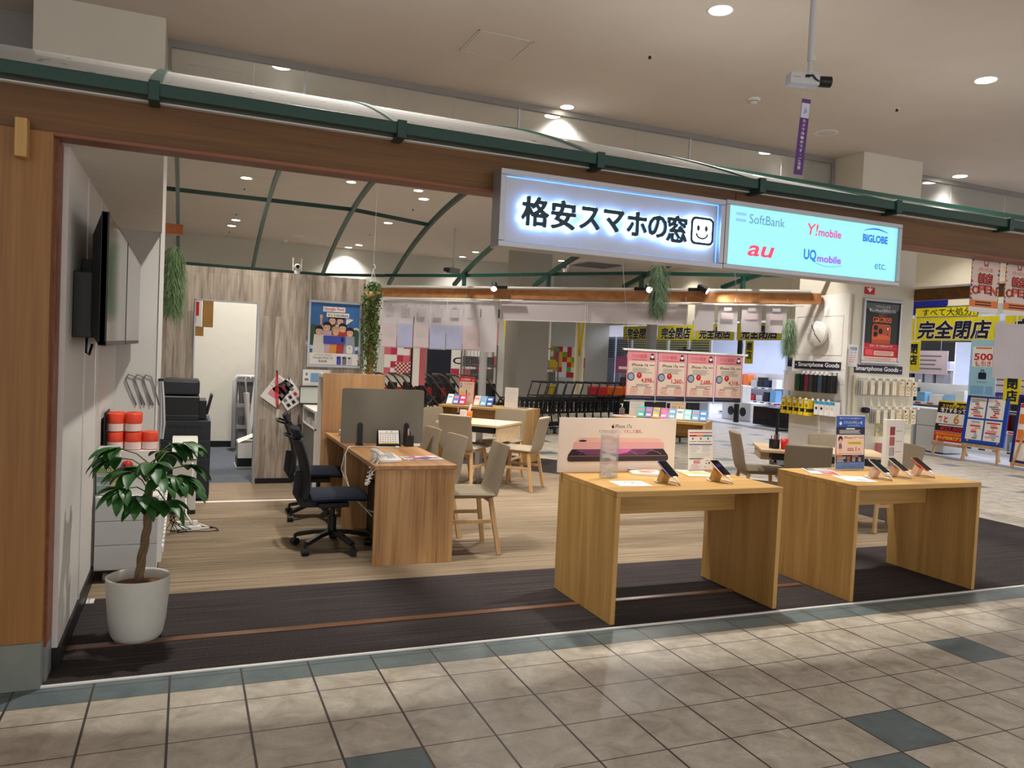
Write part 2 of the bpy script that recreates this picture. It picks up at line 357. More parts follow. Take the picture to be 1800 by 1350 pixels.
def m_carpet(name, cols, sy=58, mott=.5):
    """loop-pile carpet with fine random stripes along X"""
    m = bpy.data.materials.new(name); nt, b = nodes_of(m); N = nt.nodes; L = nt.links
    b.inputs['Roughness'].default_value = .95; b.inputs['Specular IOR Level'].default_value = .1
    tc = N.new('ShaderNodeTexCoord'); mp = N.new('ShaderNodeMapping'); mp.inputs['Scale'].default_value = (.9, sy, 1)
    n1 = N.new('ShaderNodeTexNoise'); n1.inputs['Scale'].default_value = 1; n1.inputs['Detail'].default_value = 3; n1.inputs['Roughness'].default_value = .7
    L.new(tc.outputs['Object'], mp.inputs[0]); L.new(mp.outputs[0], n1.inputs['Vector'])
    mp2 = N.new('ShaderNodeMapping'); mp2.inputs['Scale'].default_value = (120, 260, 1); n2 = N.new('ShaderNodeTexNoise'); n2.inputs['Scale'].default_value = 1
    L.new(tc.outputs['Object'], mp2.inputs[0]); L.new(mp2.outputs[0], n2.inputs['Vector'])
    ad = N.new('ShaderNodeMath'); ad.operation = 'MULTIPLY_ADD'; ad.inputs[1].default_value = mott; L.new(n2.outputs['Fac'], ad.inputs[0]); L.new(n1.outputs['Fac'], ad.inputs[2])
    cr = N.new('ShaderNodeValToRGB'); cr.color_ramp.elements[0].position = .3 + mott * .4; cr.color_ramp.elements[1].position = .66 + mott * .62
    cr.color_ramp.elements[0].color = lin(cols[0]); cr.color_ramp.elements[1].color = lin(cols[2])
    e = cr.color_ramp.elements.new(.5 + mott * .5); e.color = lin(cols[1])
    L.new(ad.outputs[0], cr.inputs[0]); L.new(cr.outputs[0], b.inputs['Base Color'])
    bp = N.new('ShaderNodeBump'); bp.inputs['Strength'].default_value = .4; bp.inputs['Distance'].default_value = .003; L.new(ad.outputs[0], bp.inputs['Height']); L.new(bp.outputs[0], b.inputs['Normal'])
    return m
def m_planks(name):
    """grey weathered boards standing upright in the XZ plane"""
    m = bpy.data.materials.new(name); nt, b = nodes_of(m); N = nt.nodes; L = nt.links
    b.inputs['Roughness'].default_value = .6; b.inputs['Specular IOR Level'].default_value = .25
    tc = N.new('ShaderNodeTexCoord'); mp = N.new('ShaderNodeMapping'); mp.inputs['Rotation'].default_value = (PI / 2, 0, PI / 2); mp.inputs['Scale'].default_value = (1, 1, 1)
    L.new(tc.outputs['Object'], mp.inputs[0])
    sp = N.new('ShaderNodeSeparateXYZ'); L.new(tc.outputs['Object'], sp.inputs[0]); cb = N.new('ShaderNodeCombineXYZ'); L.new(sp.outputs[2], cb.inputs[0]); L.new(sp.outputs[0], cb.inputs[1])
    br = N.new('ShaderNodeTexBrick'); br.inputs['Scale'].default_value = 1; br.inputs['Brick Width'].default_value = 1.1; br.inputs['Row Height'].default_value = .062; br.inputs['Mortar Size'].default_value = .0012
    br.inputs['Color1'].default_value = (.28, .28, .28, 1); br.inputs['Color2'].default_value = (.78, .78, .78, 1); br.inputs['Mortar'].default_value = (.12, .12, .12, 1); br.offset = .37
    L.new(cb.outputs[0], br.inputs['Vector'])
    m2 = N.new('ShaderNodeMapping'); m2.inputs['Scale'].default_value = (26, 26, 2.2); L.new(tc.outputs['Object'], m2.inputs[0])
    n1 = N.new('ShaderNodeTexNoise'); n1.inputs['Scale'].default_value = 1; n1.inputs['Detail'].default_value = 6; n1.inputs['Distortion'].default_value = 1.2; L.new(m2.outputs[0], n1.inputs['Vector'])
    ad = N.new('ShaderNodeMath'); ad.operation = 'MULTIPLY_ADD'; ad.inputs[1].default_value = .55; L.new(br.outputs['Color'], ad.inputs[0]); L.new(n1.outputs['Fac'], ad.inputs[2])
    cr = N.new('ShaderNodeValToRGB'); e = cr.color_ramp.elements; e[0].position = .42; e[0].color = lin((108, 96, 86)); e[1].position = 1.0; e[1].color = lin((190, 178, 164))
    L.new(ad.outputs[0], cr.inputs[0]); L.new(cr.outputs[0], b.inputs['Base Color']); return m
M_floor = m_floor()
M_carpetB = m_carpet('beige_striped_carpet', ((88, 76, 63), (134, 118, 99), (168, 152, 130)))
M_carpetD = m_carpet('dark_brown_striped_carpet', ((38, 35, 36), (52, 47, 48), (74, 68, 68)), 130, .8)
M_carpetG = m_carpet('grey_blue_carpet', ((70, 76, 86), (92, 98, 108), (116, 122, 130)), 150, .7)
M_planks = m_planks('grey_wood_planks')
# ------------------------------------------------------------------ the setting
H = 4.16
struct(MB().box(-8, 30, -9, 30, -.1, 0), 'floor', M_floor)
struct(MB().box(-8, 30, -9, 30, H, H + .1), 'ceiling', M_ceil)
struct(MB().box(-8, 30, 24.5, 24.7, 0, H), 'wall_back', M_wall)
struct(MB().box(-8.2, -8, -9, 30, 0, H), 'wall_left', M_wall)
# carpet of the shop: dark border along the front, the right side and the cut corner, beige inside
def gridmesh(poly, z): return MB().add([(p[0], p[1], z) for p in poly] + [(p[0], p[1], 0) for p in poly],
    [tuple(range(len(poly)))] + [(i, len(poly) + i, len(poly) + (i + 1) % len(poly), (i + 1) % len(poly)) for i in range(len(poly))])
struct(gridmesh([(.10, .36), (8.47, .36), (8.47, 4.0), (3.4, 9.07), (3.4, 8.45), (3.0, 7.66), (7.17, 3.48), (7.17, 1.55), (.10, 1.55)], .006), 'floor_carpet_dark', M_carpetD)
struct(gridmesh([(.13, 1.55), (7.17, 1.55), (7.17, 3.48), (2.47, 8.18), (2.47, 5.38), (.13, 5.38)], .0055), 'floor_carpet_beige', M_carpetB)
struct(gridmesh([(.3, 5.38), (2.46, 5.38), (2.46, 8.4), (.3, 8.4)], .005), 'floor_carpet_grey', M_carpetG)
struct(MB().box(.096, 8.47, .343, .362, 0, .0085), 'trim_1', mat('white_edge_strip', (226, 226, 222), .35, var=.01), .002)
struct(MB().box(.13, 4.6, .755, .805, .005, .014), 'trim_2', wood('brown_floor_strip', (84, 56, 40), (120, 84, 62), 'X', 1, .28), .003)
struct(MB().box(.6, 1.75, 4.30, 4.345, .005, .012), 'trim_3', M_white, .002)
# left pillar clad in cedar on a tiled plinth, with a jamb behind it
struct(MB().box(-1.5, .096, .34, .55, .20, 2.33), 'pillar', M_pillar, .002)
struct(MB().box(-1.5, .0965, .339, .55, 0, .199), 'pillar_plinth', mat('grey_plinth_tile', (122, 128, 122), .4, var=.12, scale=10), .002)
struct(MB().box(.075, .108, .40, .545, .16, 2.33), 'trim_4', M_trimwood, .002)
struct(MB().box(.075, .108, .40, .545, 0, .158), 'trim_5', M_grey, .002)
tag(MB().box(-.032, .012, .28, .345, 2.205, 2.36).build('wood_block', M_table, None, .004), 'small pale wooden block fixed near the top of the left pillar', 'block')
# side wall with the recess that holds the screens
struct(MB().box(-.1, .13, .546, 3.42, .10, 2.32), 'wall_front_left', M_wall)
struct(MB().box(.06, .142, .544, 1.84, 0, .10), 'baseboard_left', M_black, .002)
struct(MB().box(.128, .136, 1.25, 1.28, .1, 2.32).box(.128, .136, 1.92, 1.95, .1, 2.32), 'trim_6', M_white)
struct(MB().prism([(.108, .47), (.508, .47), (.425, 3.3), (.108, 3.3)], 2.32, 2.36), 'ceiling_recess', mat('recess_soffit', (232, 230, 224), .8, var=.02))
struct(MB().box(.13, .438, 3.30, 3.36, 0, 3.05), 'wall_recess', mat('grey_wallpaper', (206, 204, 200), .75, var=.03, scale=60))
struct(MB().box(.416, .446, 3.285, 3.37, 0, 3.06), 'trim_7', M_white, .002)
# front beam, gutter, brackets
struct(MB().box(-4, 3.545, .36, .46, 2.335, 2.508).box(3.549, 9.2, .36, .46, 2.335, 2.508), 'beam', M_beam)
struct(MB().box(-4, 9.2, .352, .47, 2.318, 2.336), 'trim_8', M_trimwood, .002)
struct(MB().box(-4, 9.2, .33, .44, 2.507, 2.514), 'trim_9', M_white)
g = MB().box(-4, 9.2, .25, .345, 2.515, 2.570)
struct(g, 'beam_gutter', M_green, .004)
AX = [-.59, .47, 1.53, 2.59, 3.64, 4.70, 5.73, 6.79, 7.85]
for i, x in enumerate(AX):
    b = MB().box(x - .022, x + .022, .238, .36, 2.495, 2.578).build('gutter_bracket', M_green, None, .003)
    tag(b, nth(i - 1, 'green gutter bracket', 'on the front beam') if i else 'green gutter bracket on the front beam outside the left of the photo', 'bracket', 'gutter brackets along the front beam')
# arches of the canopy
RA = 11.9
AE = [9.6, 9.6, 9.6, 9.6, 9.3, 8.45, 7.5, 6.5, 5.5]; AXE = [-.59, .47, 1.53, 2.59, 3.64, 4.48, 5.44, 6.41, 7.37]
def arc(i, t):
    """point on arch i, t from 0 at the gutter to 1 at the far end"""
    L_ = AE[i] - .3; y = .3 + L_ * t; zc = math.sqrt(RA ** 2 - (L_ / 2) ** 2)
    return Vector((AX[i] + (AXE[i] - AX[i]) * t, y, 2.548 + math.sqrt(max(0, RA ** 2 - (y - .3 - L_ / 2) ** 2)) - zc))
for i in range(len(AX)):
    MBa = MB().bar([arc(i, k / 40) for k in range(41)], .045, .06)
    tag(MBa.build('canopy_arch', M_green), ['green curved canopy rib beyond the left pillar', 'green canopy rib nearest the recess wall, rising straight in line with the copier',
        'green canopy rib passing over the doorway in the plank wall', 'green canopy rib passing over the framed poster on the plank wall', 'green canopy rib passing just left of the lit shop sign',
        'green canopy rib behind the left end of the lit shop sign', 'green canopy rib behind the middle of the lit shop sign', 'green canopy rib behind the brand panel of the sign', 'green canopy rib ending beside the white column'][i],
        'canopy rib', None)
def arc_at(i, y): return arc(i, (y - .3) / (AE[i] - .3))
pl = [arc_at(i, 7.05 if AE[i] > 8.9 else AE[i] - 1.6) for i in range(5)]
tag(MB().bar(pl, .03, .05).build('canopy_purlin', M_green), 'green straight canopy rail crossing the ribs above the plank wall poster', 'canopy rail')
pl = [arc_at(i, 9.35) for i in range(5)]
tag(MB().bar([p - Vector((0, 0, .02)) for p in pl[:4]] + [Vector((3.5, 9.0, 2.66))], .035, .045).build('canopy_purlin', M_green), 'green canopy rail running along the top of the plank wall', 'canopy rail')
tag(MB().bar([(3.5, 8.95, 2.66), (4.48, 7.97, 2.665), (5.44, 7.01, 2.69), (6.41, 6.04, 2.71), (7.37, 5.08, 2.69), (8.16, 4.30, 2.69)], .045, .045).build('canopy_purlin', M_green), 'green canopy rail above the diagonal back beam', 'canopy rail')
for k in (4.48, 5.44, 6.41, 7.37):
    tag(MB().box(k - .025, k + .025, 12.43 - k - .025, 12.43 - k + .025, 2.5, 2.68).build('canopy_post', M_green), nth((4.48, 5.44, 6.41, 7.37).index(k), 'short green post', 'standing on the diagonal back beam'), 'post', 'short posts on the diagonal beam')
M_dirt = mat('dust_on_roof', (120, 116, 108), .9, var=.2)
for i in range(len(AX) - 1):
    b = MB(); n = 12; vs = []
    for k in range(n + 1):
        y = .3 + 1.9 * k / n; a = arc_at(i, y) + Vector((.024, 0, .022)); c = arc_at(i + 1, y) + Vector((-.024, 0, .022))
        vs += [a, c]
    b.m(M_roof).add(vs, [(2 * k, 2 * k + 1, 2 * k + 3, 2 * k + 2) for k in range(n)], True)
    b.m(M_dirt)
    for q in range(9):
        u, y = random.uniform(.08, .92), random.uniform(.32, .9); p = arc_at(i, y).lerp(arc_at(i + 1, y), u) + Vector((0, 0, .024)); s = random.uniform(.006, .018)
        b.add([p + Vector((s * math.cos(a) * random.uniform(.6, 1.4), s * math.sin(a), s * .42 * math.sin(a))) for a in (0, 1, 2, 3, 4, 5)], [(0, 1, 2, 3, 4, 5)])
    tag(b.build('canopy_sheet'), nth(i, 'clear dusty roofing sheet with painted sheen', 'above the green gutter'), 'roof sheet', 'clear sheets over the canopy')
PUR = [arc_at(i, 2.85) for i in range(len(AX))]
tag(MB().bar(PUR, .03, .05).build('canopy_purlin', M_green), 'green canopy rail hidden behind the front beam, carrying the hanging wires', 'canopy rail')
def purlin_at(x):
    for a, c in zip(PUR, PUR[1:]):
        if a.x <= x <= c.x: return a.lerp(c, (x - a.x) / (c.x - a.x))
    return PUR[-1]
pl = [arc_at(i, 1.75) - Vector((0, 0, .0)) for i in range(len(AX))]
tag(MB().bar([Vector((-3.5, 1.75, pl[1].z - .02)), Vector((9.2, 1.75, pl[1].z - .02))], .03, .035).build('canopy_purlin', M_green), 'green canopy rail over the front slope behind the gutter', 'canopy rail')
# diagonal back beam with its track rail
def diag(mb_fn, t0, t1, w, z0, z1, off=0):
    a = D45(t0, 0, off); c = D45(t1, 0, off); mb = MB(Matrix.Translation(((a[0] + c[0]) / 2, (a[1] + c[1]) / 2, 0)) @ Matrix.Rotation(-PI / 4, 4, 'Z'))
    return mb.box(-(t1 - t0) / 2, (t1 - t0) / 2, -w / 2, w / 2, z0, z1)
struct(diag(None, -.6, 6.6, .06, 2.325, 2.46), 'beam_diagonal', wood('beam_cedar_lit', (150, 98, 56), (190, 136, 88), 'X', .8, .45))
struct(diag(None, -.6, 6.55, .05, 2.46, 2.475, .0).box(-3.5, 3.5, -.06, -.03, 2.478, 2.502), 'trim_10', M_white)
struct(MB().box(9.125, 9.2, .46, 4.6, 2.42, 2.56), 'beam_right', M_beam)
struct(MB().box(9.10, 9.15, .5, 3.88, 2.562, 2.585), 'trim_11', M_white)
struct(MB().box(.39, .565, 4.3, 4.38, 2.44, 2.53), 'beam_stub', wood('beam_cedar_orange', (150, 84, 44), (178, 108, 62), 'X', .8, .45))
# white columns with the glass smoke curtain between them
struct(MB().box(8.14, 9.12, 3.9, 4.86, 0, H), 'column', M_column)
struct(MB().box(-.56, .39, 3.87, 4.83, 0, H), 'column_left', M_column)
struct(MB().box(8.14, 8.98, 14.45, 15.3, 0, H), 'column_far', mat('far_column', (168, 166, 160), .6, var=.03))
struct(MB().box(-8, -.58, 4.36, 4.4, 3.3, H).box(.40, 8.13, 4.355, 4.405, H - .06, H).box(9.13, 16, 4.355, 4.405, H - .06, H).box(8.09, 8.13, 4.355, 4.405, 3.5, H - .06).box(.4, .43, 4.355, 4.405, 3.5, H - .06), 'trim_12', mat('grey_rail', (150, 148, 146), .4, .3, var=.03))
gx = [.43, 1.13, 1.60, 2.36, 3.07, 3.80, 4.50, 5.23, 5.96, 6.68, 7.30, 8.09]
for i in range(len(gx) - 1):
    b = MB().box(gx[i] + .004, gx[i + 1] - .004, 4.376, 4.384, 3.5, H - .06)
    tag(b.build('smoke_curtain_glass', M_glass), nth(i, 'clear glass pane', 'hanging from the ceiling rail between the columns'), 'glass pane', 'glass smoke curtain panes')
for i, x in enumerate((1.60, 3.80, 5.96)):
    tag(MB().box(x - .012, x + .012, 4.37, 4.39, 3.45, H - .06).build('curtain_post', M_lgrey), nth(i, 'thin pale upright', 'between the hanging glass panes'), 'upright', 'smoke curtain uprights')
for i in range(3):
    tag(MB().box(9.14 + i * 1.1, 9.14 + i * 1.1 + 1.09, 4.376, 4.384, 3.5, H - .06).build('smoke_curtain_glass', M_glass), nth(i, 'clear glass pane', 'hanging from the ceiling right of the white column'), 'glass pane', 'glass smoke curtain panes beyond the column')
# plank wall with the doorway to the back room
P = MB().box(.30, .70, 5.3, 5.38, 0, 2.26).box(1.31, 2.46, 5.3, 5.38, 0, 2.26).box(.70, 1.31, 5.3, 5.38, 1.92, 2.26)
struct(P, 'wall_back_planks', M_planks)
struct(MB().box(.69, .702, 5.29, 5.40, 0, 1.922).box(1.305, 1.328, 5.288, 5.40, 0, 1.93).box(.69, 1.31, 5.29, 5.40, 1.912, 1.924), 'door_1', M_alu)
struct(MB().box(1.335, 2.47, 5.285, 5.30, 0, .06), 'baseboard_back', M_black)
struct(MB().box(2.44, 2.475, 5.27, 8.4, 0, 2.262), 'wall_back_room_side', M_wall)
struct(MB().box(.3, 2.46, 8.4, 8.5, 0, 2.4), 'wall_back_room', mat('white_back_wall', (236, 234, 224), .7, var=.02))
struct(MB().box(.3, 2.44, 8.385, 8.4, 0, .09), 'baseboard_back_room', M_black)
struct(MB().box(.3, .66, 6.55, 6.6, 0, 1.75).box(.66, .69, 6.5, 6.62, 0, 1.78), 'wall_back_room_left', M_white)
# ceiling fittings
DL = []; DLN = {(4.26, 1.59): 'round ceiling downlight at the top edge left of the hanging camera pole', (7.18, 1.62): 'round ceiling downlight near the right edge of the photo, right of the hanging camera',
    (10.1, 4.15): 'round ceiling downlight right of the white column top', (4.29, 4.24): 'round ceiling downlight just in front of the glass curtain above the sign', (1.39, 4.56): 'round downlight behind the glass curtain at the left',
    (4.29, 4.6): 'round downlight behind the glass curtain, directly below the one in front of it', (7.21, 4.56): 'round downlight behind the glass curtain near the purple streamer', (10.15, 4.5): 'round downlight behind the glass right of the white column',
    (1.44, 10.19): 'large round downlight over the plank wall doorway, nearest of its column', (3.0, 9.46): 'round downlight over the plank wall poster, between two canopy ribs', (4.12, 9.47): 'round downlight over the ivy, upper one of a close pair',
    (4.4, 10.12): 'round downlight over the ivy, lower one of a close pair', (1.5, 15.97): 'round downlight over the doorway, second of its column', (1.54, 15.0): 'round downlight over the doorway, third of its column', (4.49, 13.15): 'round downlight crossing the green canopy rail above the ivy',
    (4.55, 17.9): 'small far downlight over the right end of the plank wall', (7.6, 16.33): 'small far downlight left of the lit shop sign'}
def downlight(x, y, big=1.0, power=1.0, vis=True, col=(1, .93, .84)):
    DL.append((x, y)); t = thing('downlight', DLN.get((x, y), 'round recessed ceiling downlight out of sight above the beam or outside the photo'), 'ceiling light', (x, y, H), 0, 'round downlights in the ceiling')
    r = .085 * big
    MB().lathe([(r, -.001), (r * 1.22, -.004), (r * 1.25, -.001)], 24).build('trim_ring', M_white, t)
    MB().lathe([(.001, -.004), (r, -.003)], 24).build('lens', M_lamp, t)
    spot('downlight_beam', (x, y, H - .02), (x, y, 0), LAMP_W * power, col, 125, .9, .08, t)
for x, y, b, p in [(4.26, 1.59, 1, 1.7), (7.18, 1.62, 1, 1.5), (10.1, 4.15, 1, .3), (4.29, 4.24, .8, .9), (1.39, 4.56, 1, .9), (4.29, 4.6, 1, .7), (7.21, 4.56, 1, 1), (10.15, 4.5, 1, .3),
                   (1.44, 10.19, 1, .8), (3.0, 9.46, .85, .3), (4.12, 9.47, .85, .3), (4.4, 10.12, 1, .5), (1.5, 15.97, 1, .5), (1.54, 18.89, 1, .4), (4.49, 13.15, 1, .7), (4.55, 17.9, 1, .7),
                   (1.54, 15.0, 1, .3), (7.6, 16.33, 1, .5), (7.67, 17.6, 1, .4), (4.69, 17.2, 1, .4), (10.16, 16.4, 1, .5), (13.0, 15.0, 1, .4),
                   (1.38, 1.6, 1, 1.6), (1.4, 7.4, 1, 1.3), (4.3, 7.4, 1, .8), (7.2, 7.4, 1, .45), (7.5, 11.2, 1, .4), (10.3, 7.4, 1, .18), (10.3, 11.2, 1, .25), (10.1, 1.6, 1, .3), (-1.5, 1.6, 1, .4), (12.75, 4.2, 1, .3), (12.75, 6.6, 1, .3), (12.75, 9.0, 1, .3), (1.4, -4.3, 1, .5), (4.3, -4.3, 1, .5)]:  # the three along the shop fascia are added out of view to brighten it
    downlight(x, y, b, p)
def hatch(x0, y0, s, lab):
    t = thing('ceiling_hatch', lab, 'ceiling hatch', (x0 + s / 2, y0 + s / 2, H))
    h = s / 2; w = .012
    MB().box(-h, h, -h, -h + w, -.006, .001).box(-h, h, h - w, h, -.006, .001).box(-h, -h + w, -h, h, -.006, .001).box(h - w, h, -h, h, -.006, .001).build('frame', M_lgrey, t)
    MB().box(-h + w * 1.8, h - w * 1.8, -h + w * 1.8, h - w * 1.8, -.003, .001).build('panel', M_ceil, t)
hatch(2.77, 2.81, .5, 'square access hatch in the ceiling in front of the glass curtain')
hatch(.56, 4.95, .5, 'square access hatch in the ceiling behind the glass curtain')
SPR = {(4.28, 2.6): 'small dark sprinkler nozzle in the ceiling left of the hanging camera', (7.17, 2.57): 'small dark sprinkler nozzle in the ceiling right of the hanging camera'}
for k_, y_ in enumerate((11.1, 14.1, 17)): SPR[(1.47 if k_ == 0 else 1.5, y_)] = 'small sprinkler nozzle over the plank wall doorway, %s of three' % ['nearest', 'middle', 'farthest'][k_]
SPR[(4.5, 11.2)] = 'small sprinkler nozzle over the grey desk screen, nearer of two'; SPR[(4.5, 15.0)] = 'small sprinkler nozzle over the grey desk screen, farther of two'
def dome(x, y, kind):
    if kind == 's':
        t = thing('sprinkler_head', SPR.get((x, y), 'small dark sprinkler nozzle in the ceiling'), 'sprinkler', (x, y, H), 0, 'small sprinkler nozzles in the ceiling')
        MB().lathe([(.001, -.006), (.03, -.004), (.034, -.001)], 16).build('rose', M_white, t); MB().lathe([(.001, -.03), (.014, -.028), (.012, -.005)], 10).build('nozzle', M_black, t)
    elif kind == 'd':
        t = thing('smoke_detector', 'white round smoke detector on the ceiling left of the hanging camera' if x > 5 else 'white round smoke detector seen through the canopy over the plank wall', 'smoke detector', (x, y, H))
        MB().lathe([(.001, -.05), (.03, -.05), (.045, -.03), (.06, -.02), (.062, -.001)], 20).build('housing', M_white, t); MB().lathe([(.0465, -.034), (.0475, -.026)], 20).build('slots', M_black, t)
    else:
        t = thing('ceiling_speaker', 'round white speaker grille in the ceiling right of the hanging camera' if x > 5 else 'round pale speaker grille in the ceiling seen through the canopy', 'speaker', (x, y, H))
        MB().lathe([(.10, -.008), (.125, -.006), (.13, -.001)], 28).build('rim', M_white, t); MB().lathe([(.001, -.010), (.10, -.008)], 28).build('grille', M_lgrey, t)
for a in [(4.28, 2.6, 's'), (5.77, 3.04, 'd'), (7.17, 2.57, 's'), (7.2, 3.55, 'p'), (1.47, 11.1, 's'), (1.5, 14.1, 's'), (1.5, 17, 's'), (3.1, 16.6, 'p'), (2.9, 17.7, 'd'), (4.5, 11.2, 's'), (4.5, 15.0, 's')]: dome(*a)
# ------------------------------------------------------------------ lit shop sign on the front beam
def cshape(pts, n=8):  # smooth closed outline through points
    out = []; k = len(pts)
    for i in range(k):
        p0, p1, p2, p3 = pts[i - 1], pts[i], pts[(i + 1) % k], pts[(i + 2) % k]
        for j in range(n):
            t = j / n
            out.append(tuple(.5 * (2 * p1[a] + (p2[a] - p0[a]) * t + (2 * p0[a] - 5 * p1[a] + 4 * p2[a] - p3[a]) * t * t + (3 * p1[a] - p0[a] - 3 * p2[a] + p3[a]) * t ** 3) for a in (0, 1)))
    return out
def ring(mb, outer, inner, y):
    n = len(outer); return mb.add([(p[0], y, p[1]) for p in outer] + [(p[0], y, p[1]) for p in inner], [(i, (i + 1) % n, n + (i + 1) % n, n + i) for i in range(n)])
def rr(x0, x1, z0, z1, r, n=6):
    p = []
    for (cx, cz, a) in ((x1 - r, z1 - r, 0), (x0 + r, z1 - r, 1), (x0 + r, z0 + r, 2), (x1 - r, z0 + r, 3)):
        p += [(cx + r * math.cos((a + i / n) * PI / 2), cz + r * math.sin((a + i / n) * PI / 2)) for i in range(n + 1)]
    return p
def frame_box(mb, x0, x1, z0, z1, y0, y1, w):
    return mb.box(x0, x1, y0, y1, z0, z0 + w).box(x0, x1, y0, y1, z1 - w, z1).box(x0, x0 + w, y0, y1, z0 + w, z1 - w).box(x1 - w, x1, y0, y1, z0 + w, z1 - w)
SY = .24
t = thing('lit_shop_sign', 'long lit sign box with dark Japanese lettering glowing blue and a smiling square', 'sign', (2.715, SY, 2.04))
W2 = .678
frame_box(MB(), -W2, W2, 0, .385, 0, .115, .030).box(-W2 + .028, W2 - .028, .03, .115, .02, .365).build('housing', M_alusign, t, .003)
MB().box(-W2 + .03, W2 - .03, .034, .045, .03, .355).build('face_panel', mat('lavender_sign_face', (58, 82, 146), .5, var=.01, spec=.3), t)
M_edge = glow('blue_white_edge_light', (120, 180, 255), 1.6)
frame_box(MB(), -W2 + .0305, W2 - .0305, .0305, .3545, .0290, .0335, .004).build('edge_light', M_edge, t)
M_halo = glow('white_halo_light', (130, 186, 255), 20); M_dark = mat('dark_teal_letter', (26, 48, 60), .35, var=.02)
def letters(mb, r, y0, y1):
    xs = [-.487, -.330, -.178, -.036, .106, .234, .358]
    for ch, x in zip('格安スマホの窓', xs):
        vs, fs, a, b_, c, d = glyphs(ch, .004); s = .148 if ch in 'スマホの' else .152; w = 1.0 if ch in '格安' else .92
        edges = {}
        for f in fs:
            for i in range(len(f)):
                e = (f[i], f[(i + 1) % len(f)]); edges[tuple(sorted(e))] = edges.get(tuple(sorted(e)), []) + [e]
        side = [es[0] for es in edges.values() if len(es) == 1]
        for q in range(9):
            dx, dz = (r * math.cos(q * PI / 4), r * math.sin(q * PI / 4)) if q < 8 else (0, 0)
            P = [(x + dx + (p[0] - (a + b_) / 2) * s * w, .188 + dz + (p[1] - (c + d) / 2) * s) for p in vs]; n = len(P); e_ = q * .00005
            mb.add([(p[0], y0 - e_, p[1]) for p in P] + [(p[0], y1 + e_, p[1]) for p in P], [tuple(f) for f in fs] + [tuple(n + k for k in f) for f in fs] + [(a_, b2, n + b2, n + a_) for a_, b2 in side])
    return mb
b = letters(MB(), .0075, .0045, .016); b.prismy(rr(.435, .605, .108, .278, .034), .0045, .016).build('halo_light', M_halo, t)
b = letters(MB(), .0042, -.008, .0035)
ring(b, rr(.443, .597, .116, .270, .03), rr(.458, .582, .131, .255, .02), -.008)
for q in (-.026, .026): b.disc(.52 + q, .208, .009, -.0085, 14, .015)
b.tube([(.52 + .036 * math.cos(a), -.0085, .178 + .026 * math.sin(a)) for a in [PI + i * PI / 12 for i in range(13)]], .004, 6)
b.build('lettering', M_dark, t)
MB().poly(rr(.4585, .5815, .1315, .2545, .02), -.006).build('smiling_square', glow('white_square_light', (235, 244, 255), 1.0), t)
t = thing('lit_brand_sign', 'pale cyan backlit sign panel with mobile network names, right of the glowing shop sign', 'sign', (4.068, SY, 2.045))
frame_box(MB(), -.672, .672, 0, .385, 0, .115, .026).box(-.65, .65, .03, .115, .02, .365).build('housing', M_alusign, t, .003)
MB().box(-.646, .646, .014, .03, .026, .359).build('face_panel', glow('cyan_lit_face', (150, 226, 230), .78), t)
Ms1, Ms2, Ms3, Ms4, Ms5, Ms6, Ms7 = [glow('backlit_film_%d' % i, c, .75) for i, c in enumerate([(84, 128, 168), (136, 190, 228), (236, 66, 104), (206, 72, 160), (20, 112, 206), (150, 88, 210), (42, 138, 178)])]
y = .0125
b = MB().m(Ms2).rect(-.595, -.522, .307, .325, y).rect(-.595, -.522, .272, .290, y); b.text('SoftBank', -.50, .297, .076, Ms1, y, 'L', -.004, .255); b.build('network_name', None, t)
b = MB().text('Y!', -.085, .283, .095, Ms3, y, 'L', .006, .085, True, .12); b.text('mobile', .012, .272, .064, Ms4, y, 'L', .022, .175); b.build('network_name', None, t)
b = MB().text('BIGLOBE', .36, .275, .060, Ms5, y, 'L', .042, .205); b.m(Ms5).tube([(.365 + .2 * i / 14, y, .312 + .024 * math.sin(PI * (i + 1.5) / 17)) for i in range(15)], [.0012 + .0035 * math.sin(PI * i / 14) for i in range(15)], 6); b.build('network_name', None, t)
MB().text('au', -.505, .118, .125, Ms3, y, 'L', .016, .175, True, .22).build('network_name', None, t)
b = MB().text('UQ', -.092, .128, .082, Ms5, y, 'L', .028, .095); b.text('mobile', .012, .118, .058, Ms6, y, 'L', .028, .185); b.m(Ms7).tube([(.0 + .2 * i / 12, y, .088 - .014 * math.sin(PI * i / 12)) for i in range(13)], .0014, 5); b.build('network_name', None, t)
MB().text('etc.', .47, .112, .07, Ms7, y, 'L', .004, .095).build('network_name', None, t)
# ------------------------------------------------------------------ oak display tables at the front
def display_table(loc, w, d, h, lab, rz=0, name='display_table'):
    t = thing(name, lab, 'table', loc, rz)
    MB().box(0, w, 0, d, h - .032, h).build('tabletop', M_tableX, t, .002)
    for x in (0, w - .03): MB().box(x, x + .03, 0.002, d - .002, 0, h - .033).build('side_panel', M_table, t, .0015)
    MB().box(.031, w - .031, d * .56, d * .56 + .02, h - .22, h - .034).build('apron', M_tableX, t, .001)
    for x in (.031, w - .031): MB().cyl((x, d * .22, h - .06), (x + (.002 if x < .5 else -.002), d * .22, h - .06), .007).build('screw_cap', M_black, t)
    return t
TA = display_table((2.872, .387, .008), 1.178, .737, .757, 'oak display table at the shop front in the middle, holding the wide phone poster')
TB = display_table((4.635, .372, .008), 1.155, .735, .757, 'right-hand oak display table at the shop front, holding three phones on stands')
TT = .7655
